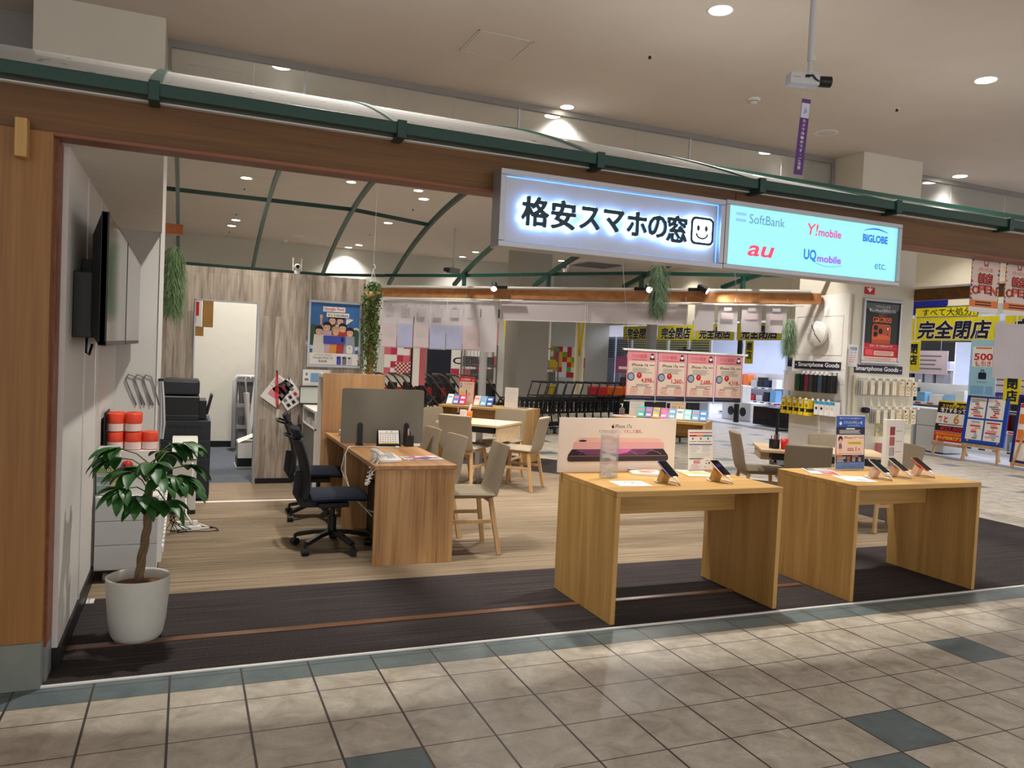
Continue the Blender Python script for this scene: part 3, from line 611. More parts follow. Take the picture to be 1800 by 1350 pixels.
# wide phone poster board
t = thing('poster_board', 'wide white poster board with a pink and black phone behind the middle display table', 'poster', (3.28, 1.085, TT))
b = MB().m(mat('cream_board', (240, 226, 214), .6, var=.01)).box(-.44, .44, 0, .012, 0, .352)
y = -.001
def apple(b, x, z, s, m, y):
    b.m(m).poly(cshape([(x - .36 * s, z + .1 * s), (x - .18 * s, z + .36 * s), (x, z + .30 * s), (x + .2 * s, z + .36 * s), (x + .34 * s, z + .2 * s), (x + .24 * s, z + .02 * s), (x + .36 * s, z - .18 * s), (x + .16 * s, z - .46 * s), (x, z - .40 * s), (x - .16 * s, z - .46 * s), (x - .34 * s, z - .16 * s)], 5), y)
    b.poly(cshape([(x + .0 * s, z + .42 * s), (x + .03 * s, z + .58 * s), (x + .17 * s, z + .68 * s), (x + .14 * s, z + .5 * s)], 4), y)
apple(b, -.052, .297, .026, M_ink, y)
b.text('iPhone 17e', -.035, .300, .036, M_ink, y, 'L', -.004, .125)
b.text('できまさん', -.158, .266, .022, mat('plum_ink', (110, 50, 60), .6, var=0), y, 'L', 0, .095); b.text('百タン、うれしさ満点。', -.062, .266, .026, M_red, y, 'L', 0, .235)
Mp1 = mat('phone_pink', (232, 176, 180), .5, var=.02); Mp2 = mat('phone_pink_top', (240, 196, 182), .5, var=.02); Mp3 = mat('phone_black_side', (52, 40, 44), .45, var=.05)
Mp4 = mat('phone_screen_dark', (40, 22, 44), .4, var=.1); Mp5 = mat('phone_screen_pink', (214, 112, 190), .4, var=.15); Mp6 = mat('phone_screen_purple', (112, 60, 110), .4, var=.15)
b.m(Mp2).poly([(-.325, .186), (-.305, .218), (-.28, .224), (.29, .222), (.32, .214), (.345, .186)], y)
b.m(Mp1).rrect(-.338, .35, .142, .194, .016, y - .0005); b.m(M_ink).disc(-.27, .203, .029, y - .001, 20, .0065)
b.m(Mp4).poly([(-.345, .148), (.345, .150), (.385, .104), (.372, .100), (-.362, .100), (-.375, .108)], y - .0012)
b.m(Mp6).poly([(-.30, .148), (.28, .150), (.20, .112), (-.24, .110)], y - .0016); b.m(Mp5).poly([(-.08, .148), (.10, .150), (.07, .128), (-.02, .113), (-.06, .125)], y - .002)
b.m(Mp3).rrect(-.377, .387, .068, .108, .018, y - .0024); b.m(Mp1).rect(-.36, .37, .1035, .1052, y - .003)
b.m(mat('phone_light_line', (206, 170, 196), .5, var=0)); b.tube([(-.31, y - .0015, .14), (-.27, y - .0015, .134), (-.29, y - .0015, .112)], .0012, 5).tube([(.24, y - .0015, .142), (.30, y - .0015, .13), (.33, y - .0015, .114)], .0012, 5).tube([(.07, y - .002, .142), (.12, y - .002, .126), (.14, y - .002, .112)], .001, 5)
b.build('printed_board', None, t)
MB().box(-.3, -.26, .012, .04, 0, .2).box(.26, .3, .012, .04, 0, .2).build('foot_strut', M_paper, t)
# clear leaflet holder
def holder(loc, rz, w, h, lab, tint=None, name='leaflet_holder'):
    t = thing(name, lab, 'leaflet holder', loc, rz)
    MB().box(-w / 2, w / 2, 0, .003, .0, h).box(-w / 2, w / 2, -.028, -.025, .0, h * .92).box(-w / 2, w / 2, -.025, 0, 0, .003).box(-w / 2, -w / 2 + .003, -.025, 0, .003, h * .9).box(w / 2 - .003, w / 2, -.025, 0, .003, h * .9).build('acrylic_case', M_acryl, t)
    return t
t = holder((3.075, .86, TT), 0, .115, .30, 'tall clear acrylic holder with curling pale slips on the middle display table')
b = MB()
for i in range(7):
    z = .022 + i * .038; pts = [(-.05 + .1 * k / 6, -.012 + .006 * math.sin(k * 1.1 + i), z + .008 * math.sin(k * .9 + i * 2) - .01 * k / 6) for k in range(7)]
    b.m([M_paper, M_paper, Mp2, M_paper][i % 4]); b.bar(pts, .001, .018 if i % 3 else .026, (0, 0, 1))
b.build('paper_slips', None, t)
def flat_print(name, lab, cat, loc, w, d, rz, th, fn, group=None):
    """printed paper lying on a table: drawn in the local XZ plane, then laid down"""
    t = thing(name, lab, cat, loc, rz, group)
    mb = MB(); mb.m(M_paper).box(-w / 2, w / 2, -d / 2, d / 2, 0, th)
    mb.T = Matrix.Translation((0, 0, th + .0006)) @ Matrix.Rotation(-PI / 2, 4, 'X')
    fn(mb); mb.build('printed_sheet', None, t); return t
def f1(b):
    for x, z in ((-.03, .03), (-.01, .032), (.012, .03), (.03, .028), (.0, -.02), (.03, -.022), (.05, -.02)): b.m(random.choice([M_ink, M_greyink, M_navy])).rect(x, x + .016, z, z + .02)
    b.lines(-.08, .06, -.045, 2, .008, .002, M_greyink)
flat_print('leaflet', 'white printed sheet at the front left corner of the middle display table', 'leaflet', (3.11, .635, TT), .21, .17, -.12, .001, f1)
def f2(b):
    b.m(M_palepink).rect(-.10, .10, -.07, .07); b.m(M_purple).poly([(-.1, .02), (-.02, .07), (-.1, .07)]); b.m(M_pink).poly([(-.06, -.07), (.04, .07), (.1, .07), (.02, -.07)], -.0004); b.m(M_orange).disc(-.02, 0, .028, -.0008)
    b.lines(.03, .095, .05, 5, .02, .006, M_paper, -.001)
flat_print('brochure_stack', 'small stack of glossy pink and purple brochures on the middle display table', 'brochures', (3.42, .97, TT), .20, .20, -.35, .016, f2)
def f3(b):
    b.m(mat('pale_green_print', (206, 214, 170), .5, var=.05)).rect(-.1, .1, -.07, .07); b.lines(-.09, .09, .06, 4, .03, .006, M_lime, -.0005)
flat_print('magazine', 'pale green magazine lying beside the right phone on the middle display table', 'magazine', (3.79, .93, TT), .20, .26, -.25, .006, f3)
# phones on slanted stands with white alarm cables
def phone_stand(loc, rz, body, lab, block=M_table, wallpaper=None):
    t = thing('display_phone_stand', lab, 'phone on stand', loc, rz)
    MB().prismy([(-.024, 0), (.022, 0), (.05, .06), (.012, .083)], -.028, .028).build('stand_block', block, t, .002)
    c = (.046, 0, .088); tilt = math.radians(31)
    T = Matrix.Translation(c) @ Matrix.Rotation(tilt, 4, 'Y')
    b = MB(T); b.prism(rr(-.075, .075, -.036, .036, .012), -.004, .004); b.build('phone_body', body, t, .001)
    b = MB(T); b.m(M_blackgl).add([(p[0], p[1], .0045) for p in rr(-.0725, .0725, -.0335, .0335, .010)], [tuple(range(28))])
    if wallpaper: b.m(wallpaper).add([(-.03, -.02, .0049), (0, -.022, .0049), (-.01, .022, .0049), (-.04, .02, .0049)], [(0, 1, 2, 3)])
    b.build('screen', None, t)
    MB(T).box(.070, .088, -.012, .012, -.004, .004).build('cable_plug', M_plastic, t, .001)
    MB().tube([(.122, 0, .040), (.14, .01, .02), (.13, .03, .006), (.08, .06, .006), (.0, .055, .006), (-.05, .035, .006), (-.055, 0, .007), (-.03, -.035, .007), (.02, -.05, .006)], .0045, 7).build('cable', M_plastic, t)
    return t
phone_stand((3.345, .655, TT), -PI / 2 + .12, mat('lilac_phone', (140, 130, 206), .3, .3, var=0), 'lilac phone on a slanted wooden stand, left one on the middle display table')
phone_stand((3.74, .665, TT), -PI / 2 + .12, mat('rose_phone', (232, 186, 170), .3, .3, var=0), 'rose phone on a slanted wooden stand, right one on the middle display table', M_table, mat('night_wallpaper', (30, 30, 84), .15, var=.3))
Mst = mat('champagne_stand', (226, 190, 168), .35, .1, var=.02)
phone_stand((5.055, .64, TT), -PI / 2 + .12, mat('white_phone', (226, 222, 226), .3, .3, var=0), 'white phone on a slanted stand, leftmost of three on the right display table', Mst)
phone_stand((5.29, .69, TT), -PI / 2 + .12, mat('silver_phone', (236, 226, 222), .3, .3, var=0), 'silver phone on a slanted stand, middle of three on the right display table', Mst)
phone_stand((5.53, .70, TT), -PI / 2 + .12, mat('coral_phone', (240, 98, 60), .3, .2, var=0), 'orange phone on a slanted stand, rightmost of three on the right display table', Mst)
# upright printed price stands
def stand_print(name, lab, cat, loc, w, h, fn, rz=0, tilt=.08, case=True, back=True):
    t = thing(name, lab, cat, loc, rz)
    T = Matrix.Rotation(-tilt, 4, 'X')
    b = MB(T); b.m(M_paper).box(-w / 2, w / 2, 0, .0015, .004, h); fn(b); b.build('printed_sheet', None, t)
    if case:
        MB(T).box(-w / 2 - .003, w / 2 + .003, .0025, .0045, 0, h + .003).build('acrylic_backing', M_acryl, t)
        MB().box(-w / 2 - .003, w / 2 + .003, -.002, .07, 0, .003).build('acrylic_foot', M_acryl, t)
    return t
def f4(b):
    y = -.001; b.m(M_red).rect(-.095, .095, .262, .268, y).rect(-.093, -.035, .238, .25, y); b.m(M_orange).rect(-.035, .02, .238, .25, y); b.m(mat('teal_print', (60, 140, 160), .5, var=.1)).rect(.02, .093, .238, .25, y)
    for x in (-.065, 0, .06): b.m(M_greyink).disc(x, .224, .008, y, 10); b.m(M_ink).rect(x - .027, x + .027, .203, .206, y)
    b.m(mat('violet_print', (84, 74, 150), .5, var=0)).rect(-.095, .095, .18, .187, y); b.lines(-.09, -.01, .17, 4, .012, .0022, M_greyink, y); b.lines(.01, .09, .172, 4, .012, .0022, M_greyink, y); b.lines(-.09, .09, .12, 3, .012, .0018, M_greyink, y)
    b.m(M_navy).rect(-.095, .01, .083, .089, y); b.m(M_orange).disc(.018, .086, .005, y, 10); b.lines(-.06, .0, .074, 2, .012, .006, M_red, y); b.lines(-.08, .0, .046, 3, .011, .0025, M_red, y); b.lines(.04, .085, .075, 1, .1, .003, M_greyink, y)
    b.m(M_ink).rect(.04, .05, .052, .058, y).rect(.065, .075, .05, .064, y).rect(.03, .045, .03, .033, y); b.m(M_pink).rect(-.095, .095, .004, .012, y)
stand_print('price_stand', 'white upright price sheet with red and violet stripes on the middle display table', 'price stand', (3.90, 1.03, TT), .205, .285, f4)
def f5(b):
    y = -.001; b.m(M_blue).rect(-.14, .14, .318, .40, y); b.text('初めてソフトバンクの人限定サポート', 0, .384, .016, M_paper, y - .0005, 'C', 0, .22); b.text('ソフトバンクデビュー割', .02, .352, .026, M_paper, y - .0005, 'C', .012, .18); b.m(M_paper).disc(-.10, .345, .013, y - .0005, 12); b.lines(-.03, .10, .332, 1, .1, .005, M_lblue, y - .0005)
    b.m(M_navy).rect(-.14, .14, .262, .318, y); b.m(M_paper).rect(-.045, .04, .302, .311, y - .0005); b.lines(-.11, .10, .296, 3, .01, .004, M_paper, y - .0005, .1)
    b.m(M_palepink).rect(-.135, .135, .112, .258, y); b.m(M_blue).rect(-.14, -.135, .112, .262, y).rect(.135, .14, .112, .262, y)
    b.text('iPhone 17', -.062, .240, .022, M_ink, y - .0005, 'L', .004, .12); b.lines(.07, .13, .242, 1, .1, .004, M_greyink, y - .0005, 0)
    b.m(M_yellow).rrect(-.03, .11, .188, .214, .008, y - .0005); b.lines(-.02, .10, .204, 1, .1, .006, M_greyink, y - .001, 0)
    b.text('1', .055, .155, .05, M_red, y - .0005, 'C', .02); b.text('円', .085, .148, .026, M_red, y - .0005, 'C', .02); b.lines(-.03, .03, .163, 1, .1, .007, M_greyink, y - .0005, 0); b.lines(-.03, .035, .15, 1, .1, .007, M_red, y - .0005, 0)
    # a small suited woman, printed
    b.m(M_hair).disc(-.098, .228, .022, y - .0004, 16, .024); b.m(M_skin).disc(-.097, .214, .015, y - .0008, 14, .017); b.m(mat('suit_mauve', (120, 96, 116), .5, var=0)).poly([(-.112, .196), (-.085, .196), (-.082, .158), (-.114, .158)], y - .0006); b.m(M_skin).rect(-.108, -.101, .128, .158, y - .0005).rect(-.095, -.088, .128, .158, y - .0005)
    b.lines(-.12, .12, .124, 1, .1, .003, M_greyink, y - .0005, 0)
    b.m(M_navy).rect(-.14, .14, .058, .112, y); b.m(M_orange).rect(-.135, -.08, .104, .116, y - .0005).rect(.02, .08, .100, .106, y - .0005)
    b.lines(-.13, -.04, .098, 4, .0105, .004, M_paper, y - .0005); b.lines(-.03, .0, .098, 4, .0105, .005, M_orange, y - .0005, .1); b.lines(.02, .06, .090, 3, .0105, .004, M_paper, y - .0005); b.lines(.08, .11, .090, 3, .0105, .004, M_paper, y - .0005)
    b.m(mat('blue_camouflage', (96, 128, 190), .5, var=.35, scale=60)).rect(-.14, .14, .008, .058, y)
stand_print('price_stand', 'tall blue and pink upright price sheet on the right display table', 'price stand', (5.20, .985, TT), .285, .405, f5, 0, .05)
def f6(b):
    b.m(M_navy).rect(-.09, -.02, .0, .13); b.m(M_red).rect(-.02, .09, -.13, .03); b.m(M_lblue).rect(-.02, .09, .03, .13); b.lines(-.08, .08, .1, 7, .03, .008, M_paper, -.0006)
flat_print('brochure', 'blue and red printed brochure at the left edge of the right display table', 'brochures', (4.84, .90, TT), .20, .27, -.5, .008, f6)
def f7(b): b.lines(-.08, .08, .1, 4, .03, .004, M_greyink); b.m(M_lblue).rect(-.02, .06, -.08, -.04)
flat_print('leaflet', 'white printed sheet at the front left corner of the right display table', 'leaflet', (4.87, .62, TT), .21, .24, -.35, .0015, f7)
flat_print('leaflet', 'pale blue leaflet lying behind the phones on the right display table', 'leaflet', (5.49, .93, TT), .20, .13, .1, .002, lambda b: b.m(M_lblue).rect(-.095, .095, -.06, .06))
# security camera on a ceiling pole with a purple streamer
t = thing('ceiling_camera', 'box camera with black lens on a pole hanging from the ceiling', 'security camera', (3.62, -.10, 3.02))
MB().cyl((0, 0, .10), (0, 0, H - 3.02), .017, n=14).cyl((0, 0, .06), (0, 0, .11), .011).box(.012, .03, -.01, .01, .11, .14).build('pole', M_lgrey, t)
bz = MB(Matrix.Rotation(-.33, 4, 'Z') @ Matrix.Rotation(.02, 4, 'Y')); bz.prism(rr(-.115, .045, -.035, .035, .006), -.03, .03).box(-.02, .04, -.03, .03, .03, .045); bz.cyl((0, 0, .045), (0, 0, .062), .014); bz.build('body', M_lgrey, t, .006)
bz = MB(Matrix.Rotation(-.33, 4, 'Z')); bz.cyl((.045, 0, 0), (.06, 0, 0), .026).cyl((.06, 0, 0), (.115, 0, 0), .028, .029, 20).cyl((.115, 0, 0), (.1152, 0, 0), .02).build('lens', M_black, t)
MB(Matrix.Rotation(-.33, 4, 'Z')).tube([(-.03, -.037, .012), (0, -.045, .014), (.02, -.04, -.004), (.045, -.03, -.012)], .005, 6).box(-.035, -.015, -.042, -.034, .004, .018).build('cable', M_black, t)
MB(Matrix.Rotation(-.33, 4, 'Z')).add([(-.1, -.0354, .004), (-.06, -.0354, .004), (-.06, -.0354, .007), (-.1, -.0354, .007)], [(0, 1, 2, 3)]).build('maker_plate', M_greyink, t)
t = thing('streamer', 'narrow purple hanging streamer with white lettering under the ceiling camera', 'streamer', (3.60, -.08, 2.53), -.25)
b = MB(Matrix.Rotation(.06, 4, 'Y')); b.m(M_purple).box(-.025, .025, 0, .001, 0, .40); b.m(mat('streamer_white', (214, 208, 226), .6, var=.05)).rect(-.023, .023, .30, .378, -.001); b.m(M_lblue).poly([(-.012, .32), (.0, .36), (.012, .33)], -.0015)
for i, ch in enumerate('カメラ作動中です・ご注意'): b.text(ch, 0, .285 - i * .0225, .02, M_paper, -.001, 'C', .01)
b.build('strip', None, t); MB().cyl((.045, 0, .40), (.02, 0, .47), .0012, n=5).build('thread', M_lgrey, t)
# row of four hanging price sheets
t0 = thing('hanging_rail', 'white rail hanging on two wires above the display tables, carrying four pink price sheets', 'rail', (4.08, 2.4, 1.585))
MB().box(-.035, 1.27, -.012, .012, 0, .018).build('rail', M_plastic, t0, .003)
for x, l in ((0.02, 'w'), (1.235, 'w')): MB().cyl((x, 0, .018), purlin_at(4.08 + x + .04) - Vector((4.08, 2.4, 1.585)), .0022, n=6).build('wire', M_greyink, t0)
for i in range(4): MB().box(.305 * (i + 1) - .005, .305 * (i + 1) + .003, -.006, -.003, -.44, .0).build('divider', M_plastic, t0)
MB().box(0, 1.22, -.006, .002, -.432, -.424).build('lower_bar', M_plastic, t0)
rows = [('iPhone 16', '4,898', 'first'), ('iPhone 17e', '1,260', 'second'), ('iPhone 17e', '2,688', 'third'), ('iPhone 17e', '4,318', 'fourth')]
for i, (nm, pr, o) in enumerate(rows):
    t = thing('price_sheet', 'pink hanging price sheet marked %s yen, %s from the left on the white rail' % (pr, o), 'price sheet', (4.08 + .155 + i * .305, 2.392, 1.165), 0, 'pink price sheets on the hanging rail')
    b = MB(); y = -.0015; w = .146; b.m(M_pink).box(-w, w, 0, .0015, 0, .42); b.m(mat('cream_print', (228, 206, 186), .55, var=.02)).rect(-w + .012, w - .012, .042, .334, y)
    b.text('ワイルド満王祭', -.03, .378, .034, M_red, y, 'C', 0, .15); b.lines(-.1, .07, .348, 1, .1, .003, M_red, y, .2)
    b.m(M_ink).disc(.10, .388, .016, y, 14).poly([(.075, .35), (.125, .35), (.12, .372), (.08, .372)], y); b.m(M_paper).disc(.10, .375, .014, y - .0004, 12)
    b.text(nm, -.02, .302, .034, M_ink, y - .0005, 'C', .012, .16); b.lines(.075, .128, .306, 1, .1, .008, M_greyink, y - .0005, 0); b.lines(-.09, .11, .276, 4, .012, .004, M_greyink, y - .0005)
    b.m(M_navy).disc(-.103, .20, .036, y - .0005, 22); b.m(mat('badge_grey', (150, 160, 180), .5, var=.2)).disc(-.103, .20, .028, y - .001, 20); b.m(M_red).disc(-.022, .212, .026, y - .0005, 20); b.text('1', -.022, .218, .026, M_paper, y - .001, 'C', .01)
    b.text(pr, .052, .168, .052, M_red, y - .0005, 'C', .02, .105); b.text('円', .118, .158, .022, M_red, y - .0005, 'C', .01); b.lines(-.05, .12, .136, 2, .012, .005, M_greyink, y - .0005)
    for x in (-.11, .03): b.m(M_red).rect(x + .015, x + .075, .108, .114, y - .0005); b.lines(x, x + .09, .098, 4, .013, .003, M_red, y - .0005)
    b.m(M_navy).rect(-w, w, 0, .036, y); b.lines(-w + .01, w - .01, .026, 1, .1, .004, M_greyink, y - .0005)
    b.build('printed_sheet', None, t)
# red campaign flags hung from the front beam
for i, x in enumerate((5.855, 6.205)):
    t = thing('campaign_flag', ['orange and white shop-opening flag hanging from the front beam, left of two', 'orange and white shop-opening flag cut off by the right edge of the photo'][i], 'flag', (x, .50, 1.96), 0, 'opening flags on the front beam')
    b = MB(); y = -.001; w = .145; b.m(M_paper).box(-w, w, 0, .001, 0, .41); b.m(mat('flag_base', (226, 206, 196), .55, var=.03)).rect(-w, w, .035, .41, y)
    for k in range(12): b.m([M_orange, M_blue, M_red][k % 3]); z = .05 + k * .03; b.poly([(-w, z), (-w + random.uniform(.008, .03), z + .012), (-w, z + .03)], y - .0003); b.poly([(w, z), (w - random.uniform(.008, .03), z + .014), (w, z + .03)], y - .0003)
    b.m(M_orange).rect(-w, w, .035, .085, y - .0006); b.lines(-.09, .09, .075, 2, .018, .009, M_ink, y - .001, .2)
    b.m(M_ink); ring(b, [(.0 + .026 * math.cos(a), .365 + .034 * math.sin(a)) for a in [i_ * PI / 8 for i_ in range(16)]], [(.02 * math.cos(a), .365 + .028 * math.sin(a)) for a in [i_ * PI / 8 for i_ in range(16)]], y - .0005)
    b.m(M_redp).poly([(-.025, .325), (.025, .325), (.02, .338), (-.02, .338)], y - .0008)
    b.text('3月13日(金)', 0, .300, .032, M_red, y - .0006, 'C', 0, .15)
    b.heavy('新店', 0, .238, .075, M_ink, .007, y - .0002); b.text('新店', 0, .238, .075, mat('flag_red', (240, 74, 56), .5, var=0), y - .001, 'C', .006)
    for k, ch in enumerate('OPEN'):
        xx = -.093 + k * .062; zz = .148 + .016 * math.sin(PI * (k + .5) / 4); b.text(ch, xx, zz, .078, M_ink, y - .0011 - k * .0001, 'C', .05, .072); b.text(ch, xx, zz, .074, mat('flag_red', (240, 74, 56)), y - .0019 - k * .0001, 'C', .012, .052)
    b.build('printed_cloth', None, t)
    MB().box(-.01, .01, -.002, .003, .405, .42).build('clip', M_steel, t)
tag(MB(Matrix.Translation((6.30, .62, 1.50)) ).box(-.145, .30, 0, .003, 0, .41).build('hanging_sheet', mat('translucent_back', (206, 200, 206), .7, var=.06, scale=6), None), 'pale back of a large hanging sheet at the right edge below the flags', 'sheet')
# ------------------------------------------------------------------ fabric chairs
def dense(pts):
    """repeat the end points close together so that a smoothed sweep keeps its ends"""
    a, b = Vector(pts[0]), Vector(pts[1]); c, d = Vector(pts[-2]), Vector(pts[-1])
    return [a, a + (b - a).normalized() * .012] + [Vector(p) for p in pts[1:-1]] + [d + (c - d).normalized() * .012, d]
CHAIRS = []
def make_chair(lab, loc, rz, group=None):
    if CHAIRS:
        c = dup(CHAIRS[0], loc, rz, lab); CHAIRS.append(c); return c
    t = thing('upholstered_chair', lab, 'chair', loc, rz)
    MB().bar(dense([(0, -.20, .445), (0, -.1, .448), (0, .1, .452), (0, .225, .452)]), .45, .07).build('seat', M_beige, t, sub=2)
    MB().bar(dense([(0, -.195, .43), (0, -.222, .50), (0, -.242, .62), (0, -.268, .74), (0, -.288, .82)]), .44, .055, (0, 1, 0)).build('backrest', M_beige, t, sub=2)
    MB().box(-.17, .17, .15, .17, .385, .42).box(-.17, .17, -.18, -.16, .385, .42).box(-.02, .02, -.17, .16, .39, .415).build('seat_frame', M_leg, t, .003)
    for sx in (-1, 1):
        for fy, by in ((.155, .205), (-.165, -.235)):
            MB().bar([(sx * .165, fy, .425), (sx * .212, by, .0)], .028, .034, (0, 1, 0)).build('leg', M_leg, t, .004)
        MB().bar([(sx * .186, .178, .25), (sx * .186, -.20, .25)], .016, .03).build('stretcher', M_leg, t, .003)
    CHAIRS.append(t); return t
def face(dx, dy): return math.atan2(dy, dx) - PI / 2
make_chair('beige fabric chair nearest the front, at the front right corner of the walnut desk', (2.60, 2.20, .006), PI / 2 - .06)
make_chair('beige fabric chair in the middle of three along the right side of the walnut desk', (2.44, 2.72, .006), PI / 2 + .12)
make_chair('beige fabric chair at the far end of the walnut desk, half behind the grey screen', (2.40, 3.30, .006), PI / 2 + .08)
make_chair('beige fabric chair seen from behind, on the near left side of the pale consulting table', (3.53, 4.86, .006), face(.72, .69))
make_chair('beige fabric chair at the far left end of the consulting table, facing the shop front', (3.52, 5.47, .006), face(.5, -.86))
make_chair('beige fabric chair behind the consulting table, in front of the rear display counter', (4.18, 5.40, .006), face(-.68, -.73))
make_chair('beige fabric chair seen sideways at the right end of the consulting table', (4.12, 4.70, .006), face(-.74, .67))
make_chair('beige fabric chair seen edge-on between the two front display tables', (6.10, 3.02, .006), face(.92, -.38))
make_chair('beige fabric chair with its back to us, behind the blue price stand', (5.90, 2.22, .006), face(.55, .84))
make_chair('beige fabric chair facing us in front of the column goods display', (6.72, 2.68, .006), face(-.55, -.84))
make_chair('beige fabric chair showing just right of the white sample board', (6.80, 2.12, .006), face(-.9, .2))
# ------------------------------------------------------------------ pale consulting tables
def consult_table(lab, loc, rz, w, d):
    t = thing('consulting_table', lab, 'table', loc, rz)
    mt = wood('pale_ash_veneer' + lab[-3:], (196, 168, 132), (222, 198, 164), 'X', 1.2, .5)
    MB().box(-w / 2, w / 2, -d / 2, d / 2, .69, .715).build('tabletop', mt, t, .002)
    MB().box(-w / 2 + .02, w / 2 - .02, -d / 2 + .2, d / 2 - .02, .60, .69).box(w / 2 - .03, w / 2 - .012, -d / 2 + .02, d / 2 - .02, .52, .69).build('under_frame', mt, t, .002)
    MB().box(-w / 2 + .1, w / 2 - .05, -d / 2 + .012, -d / 2 + .2, .625, .688).build('drawer_tray', M_black, t, .002)
    MB().box(-.03, .03, -.035, .035, .05, .69).build('column', M_steel, t, .004)
    for s in (-1, 1): MB().bar([(0, 0, .045), (0, s * .3, .025)], .06, .03).build('foot', M_steel, t, .006)
    return t
consult_table('pale wooden consulting table with a black drawer tray in the middle of the shop', (3.76, 5.04, .006), -PI / 4, .76, .72)
consult_table('pale wooden consulting table half hidden behind the right display table', (6.32, 2.46, .006), -.57, 1.16, .68)
TZ = .722
def cup(lab, loc, m, h=.10, r=.035, name='pen_cup', pens=4, cat='pen cup'):
    t = thing(name, lab, cat, loc)
    MB().lathe([(.001, .002), (r * .85, 0), (r, h), (r * .9, h), (r * .78, .006)], 18).build('cup', m, t)
    for i in range(pens):
        a = i * 2.4; MB().cyl((r * .4 * math.cos(a), r * .4 * math.sin(a), .01), (r * .8 * math.cos(a), r * .8 * math.sin(a), h + .03 + .012 * i), .0042, n=8).build('pen', [M_black, M_redp, M_plastic, M_navy][i % 4], t)
    return t
def boxcup(lab, loc, m, pens=5):
    t = thing('pen_box', lab, 'pen cup', loc)
    MB().box(-.035, .035, -.035, .035, 0, .09).build('box', m, t, .003)
    for i in range(pens): MB().cyl((-.022 + i * .011, .01 * (-1) ** i, .06), (-.028 + i * .013, .014 * (-1) ** i, .125 + .01 * (i % 3)), .004, n=8).build('pen', [M_black, M_redp, M_plastic, M_navy, M_grey][i % 5], t)
    return t
boxcup('black pen box at the far end of the consulting table beside the orange cup', (3.55, 5.20, TZ), M_black, 3)
t = cup('orange and red striped cup holding paper strips on the consulting table', (3.67, 5.18, TZ), M_orange, .105, .045, 'strip_cup', 0, 'cup')
MB().cbox((0.005, -.005, .12), (.03, .002, .14), .3, 0, .35).build('paper_strip', M_paper, t)
t = stand_print('small_notice', 'small white notice card standing between the pen box and the orange cup', 'notice', (3.58, 5.12, TZ), .085, .125, lambda b: b.lines(-.03, .03, .1, 5, .016, .003, M_pink, -.001), -PI / 4, .05, False)
def fm(b):
    for i in range(4):
        for j in range(3): b.m(random.choice([M_pink, M_red, M_greyink, M_orange])).rect(-.13 + i * .066, -.08 + i * .066, -.09 + j * .062, -.05 + j * .062)
flat_print('desk_mat', 'printed white placemat with red and grey blocks on the consulting table', 'desk mat', (3.92, 4.98, TZ), .30, .22, -PI / 4, .003, fm)
cup('red cup beside the black pen holder on the rear table by the column', (5.93, 2.50, TZ), M_redp, .10, .037, 'red_cup', 0, 'cup')
boxcup('black pen holder on the left end of the rear table by the column', (5.86, 2.56, TZ), M_black, 6)
tag(MB().box(5.88, 5.97, 2.38, 2.43, TZ, TZ + .03).build('card_box', M_paper, None, .002), 'low white card box on the left end of the rear table', 'box')
# ------------------------------------------------------------------ walnut desks with a grey screen between them
def desk(lab, y0, y1):
    t = thing('walnut_desk', lab, 'desk', (1.835, y0, .006)); d = y1 - y0; w = .595
    MB().box(0, w, 0, d, .665, .695).build('desktop', M_deskY, t, .002)
    for y in (.003, d - .033): MB().box(.012, w - .012, y, y + .03, 0, .664).build('end_panel', M_desk, t, .002)
    MB().box(w - .16, w - .14, .034, d - .034, .06, .664).build('back_panel', M_desk, t, .001)
    return t
desk('walnut veneer service desk nearest the shop front, with a white telephone on it', 1.865, 3.045)
desk('walnut veneer service desk behind the grey screen, with a white box on it', 3.05, 3.96)
MZ = .702
t = thing('desk_screen', 'large grey desk screen with rounded corners standing across the walnut desk', 'screen', (2.155, 3.03, MZ))
MB().prismy(rr(-.345, .345, .012, .465, .02), -.008, .008).build('panel', mat('taupe_screen_felt', (110, 106, 96), .8, var=.04, scale=80), t, .002)
for x in (-.19, .20):
    MB().prismy(rr(x - .022, x + .022, .0, .185, .0215), -.016, -.009).box(x - .024, x + .024, -.05, .05, 0, .01).build('clamp_foot', M_black, t, .001)
t = thing('desk_calendar', 'white desk calendar on a black stand in front of the grey screen', 'calendar', (2.19, 2.93, MZ))
b = MB(Matrix.Rotation(-.28, 4, 'X')); b.m(M_paper).box(-.085, .085, -.001, .001, .02, .135); y = -.002
b.m(M_greyink)
for i in range(7):
    for j in range(4): b.m(M_red if i == 0 else (M_blue if i == 6 else M_greyink)).rect(-.073 + i * .021, -.066 + i * .021, .036 + j * .018, .043 + j * .018, y)
b.m(M_orange).rect(-.02, -.012, .116, .126, y).rect(.02, .03, .116, .126, y); b.m(M_yellow).rect(-.06, .07, .023, .030, y); b.m(M_greyink).rect(-.08, .08, .107, .110, y)
b.build('calendar_sheet', None, t); MB().add([(-.095, -.012, 0), (.095, -.012, 0), (.095, .06, 0), (-.095, .06, 0), (-.095, .035, .13), (.095, .035, .13)], [(0, 1, 2, 3), (3, 2, 5, 4), (0, 3, 4), (1, 2, 5)]).box(-.095, .095, -.016, -.008, 0, .022).build('stand', M_black, t)
boxcup('black pen box in front of the right foot of the grey screen', (2.355, 2.93, MZ), M_black, 5)
t = thing('desk_telephone', 'white desk telephone with a coiled cord hanging over the desk edge', 'telephone', (1.965, 2.08, MZ), .25)
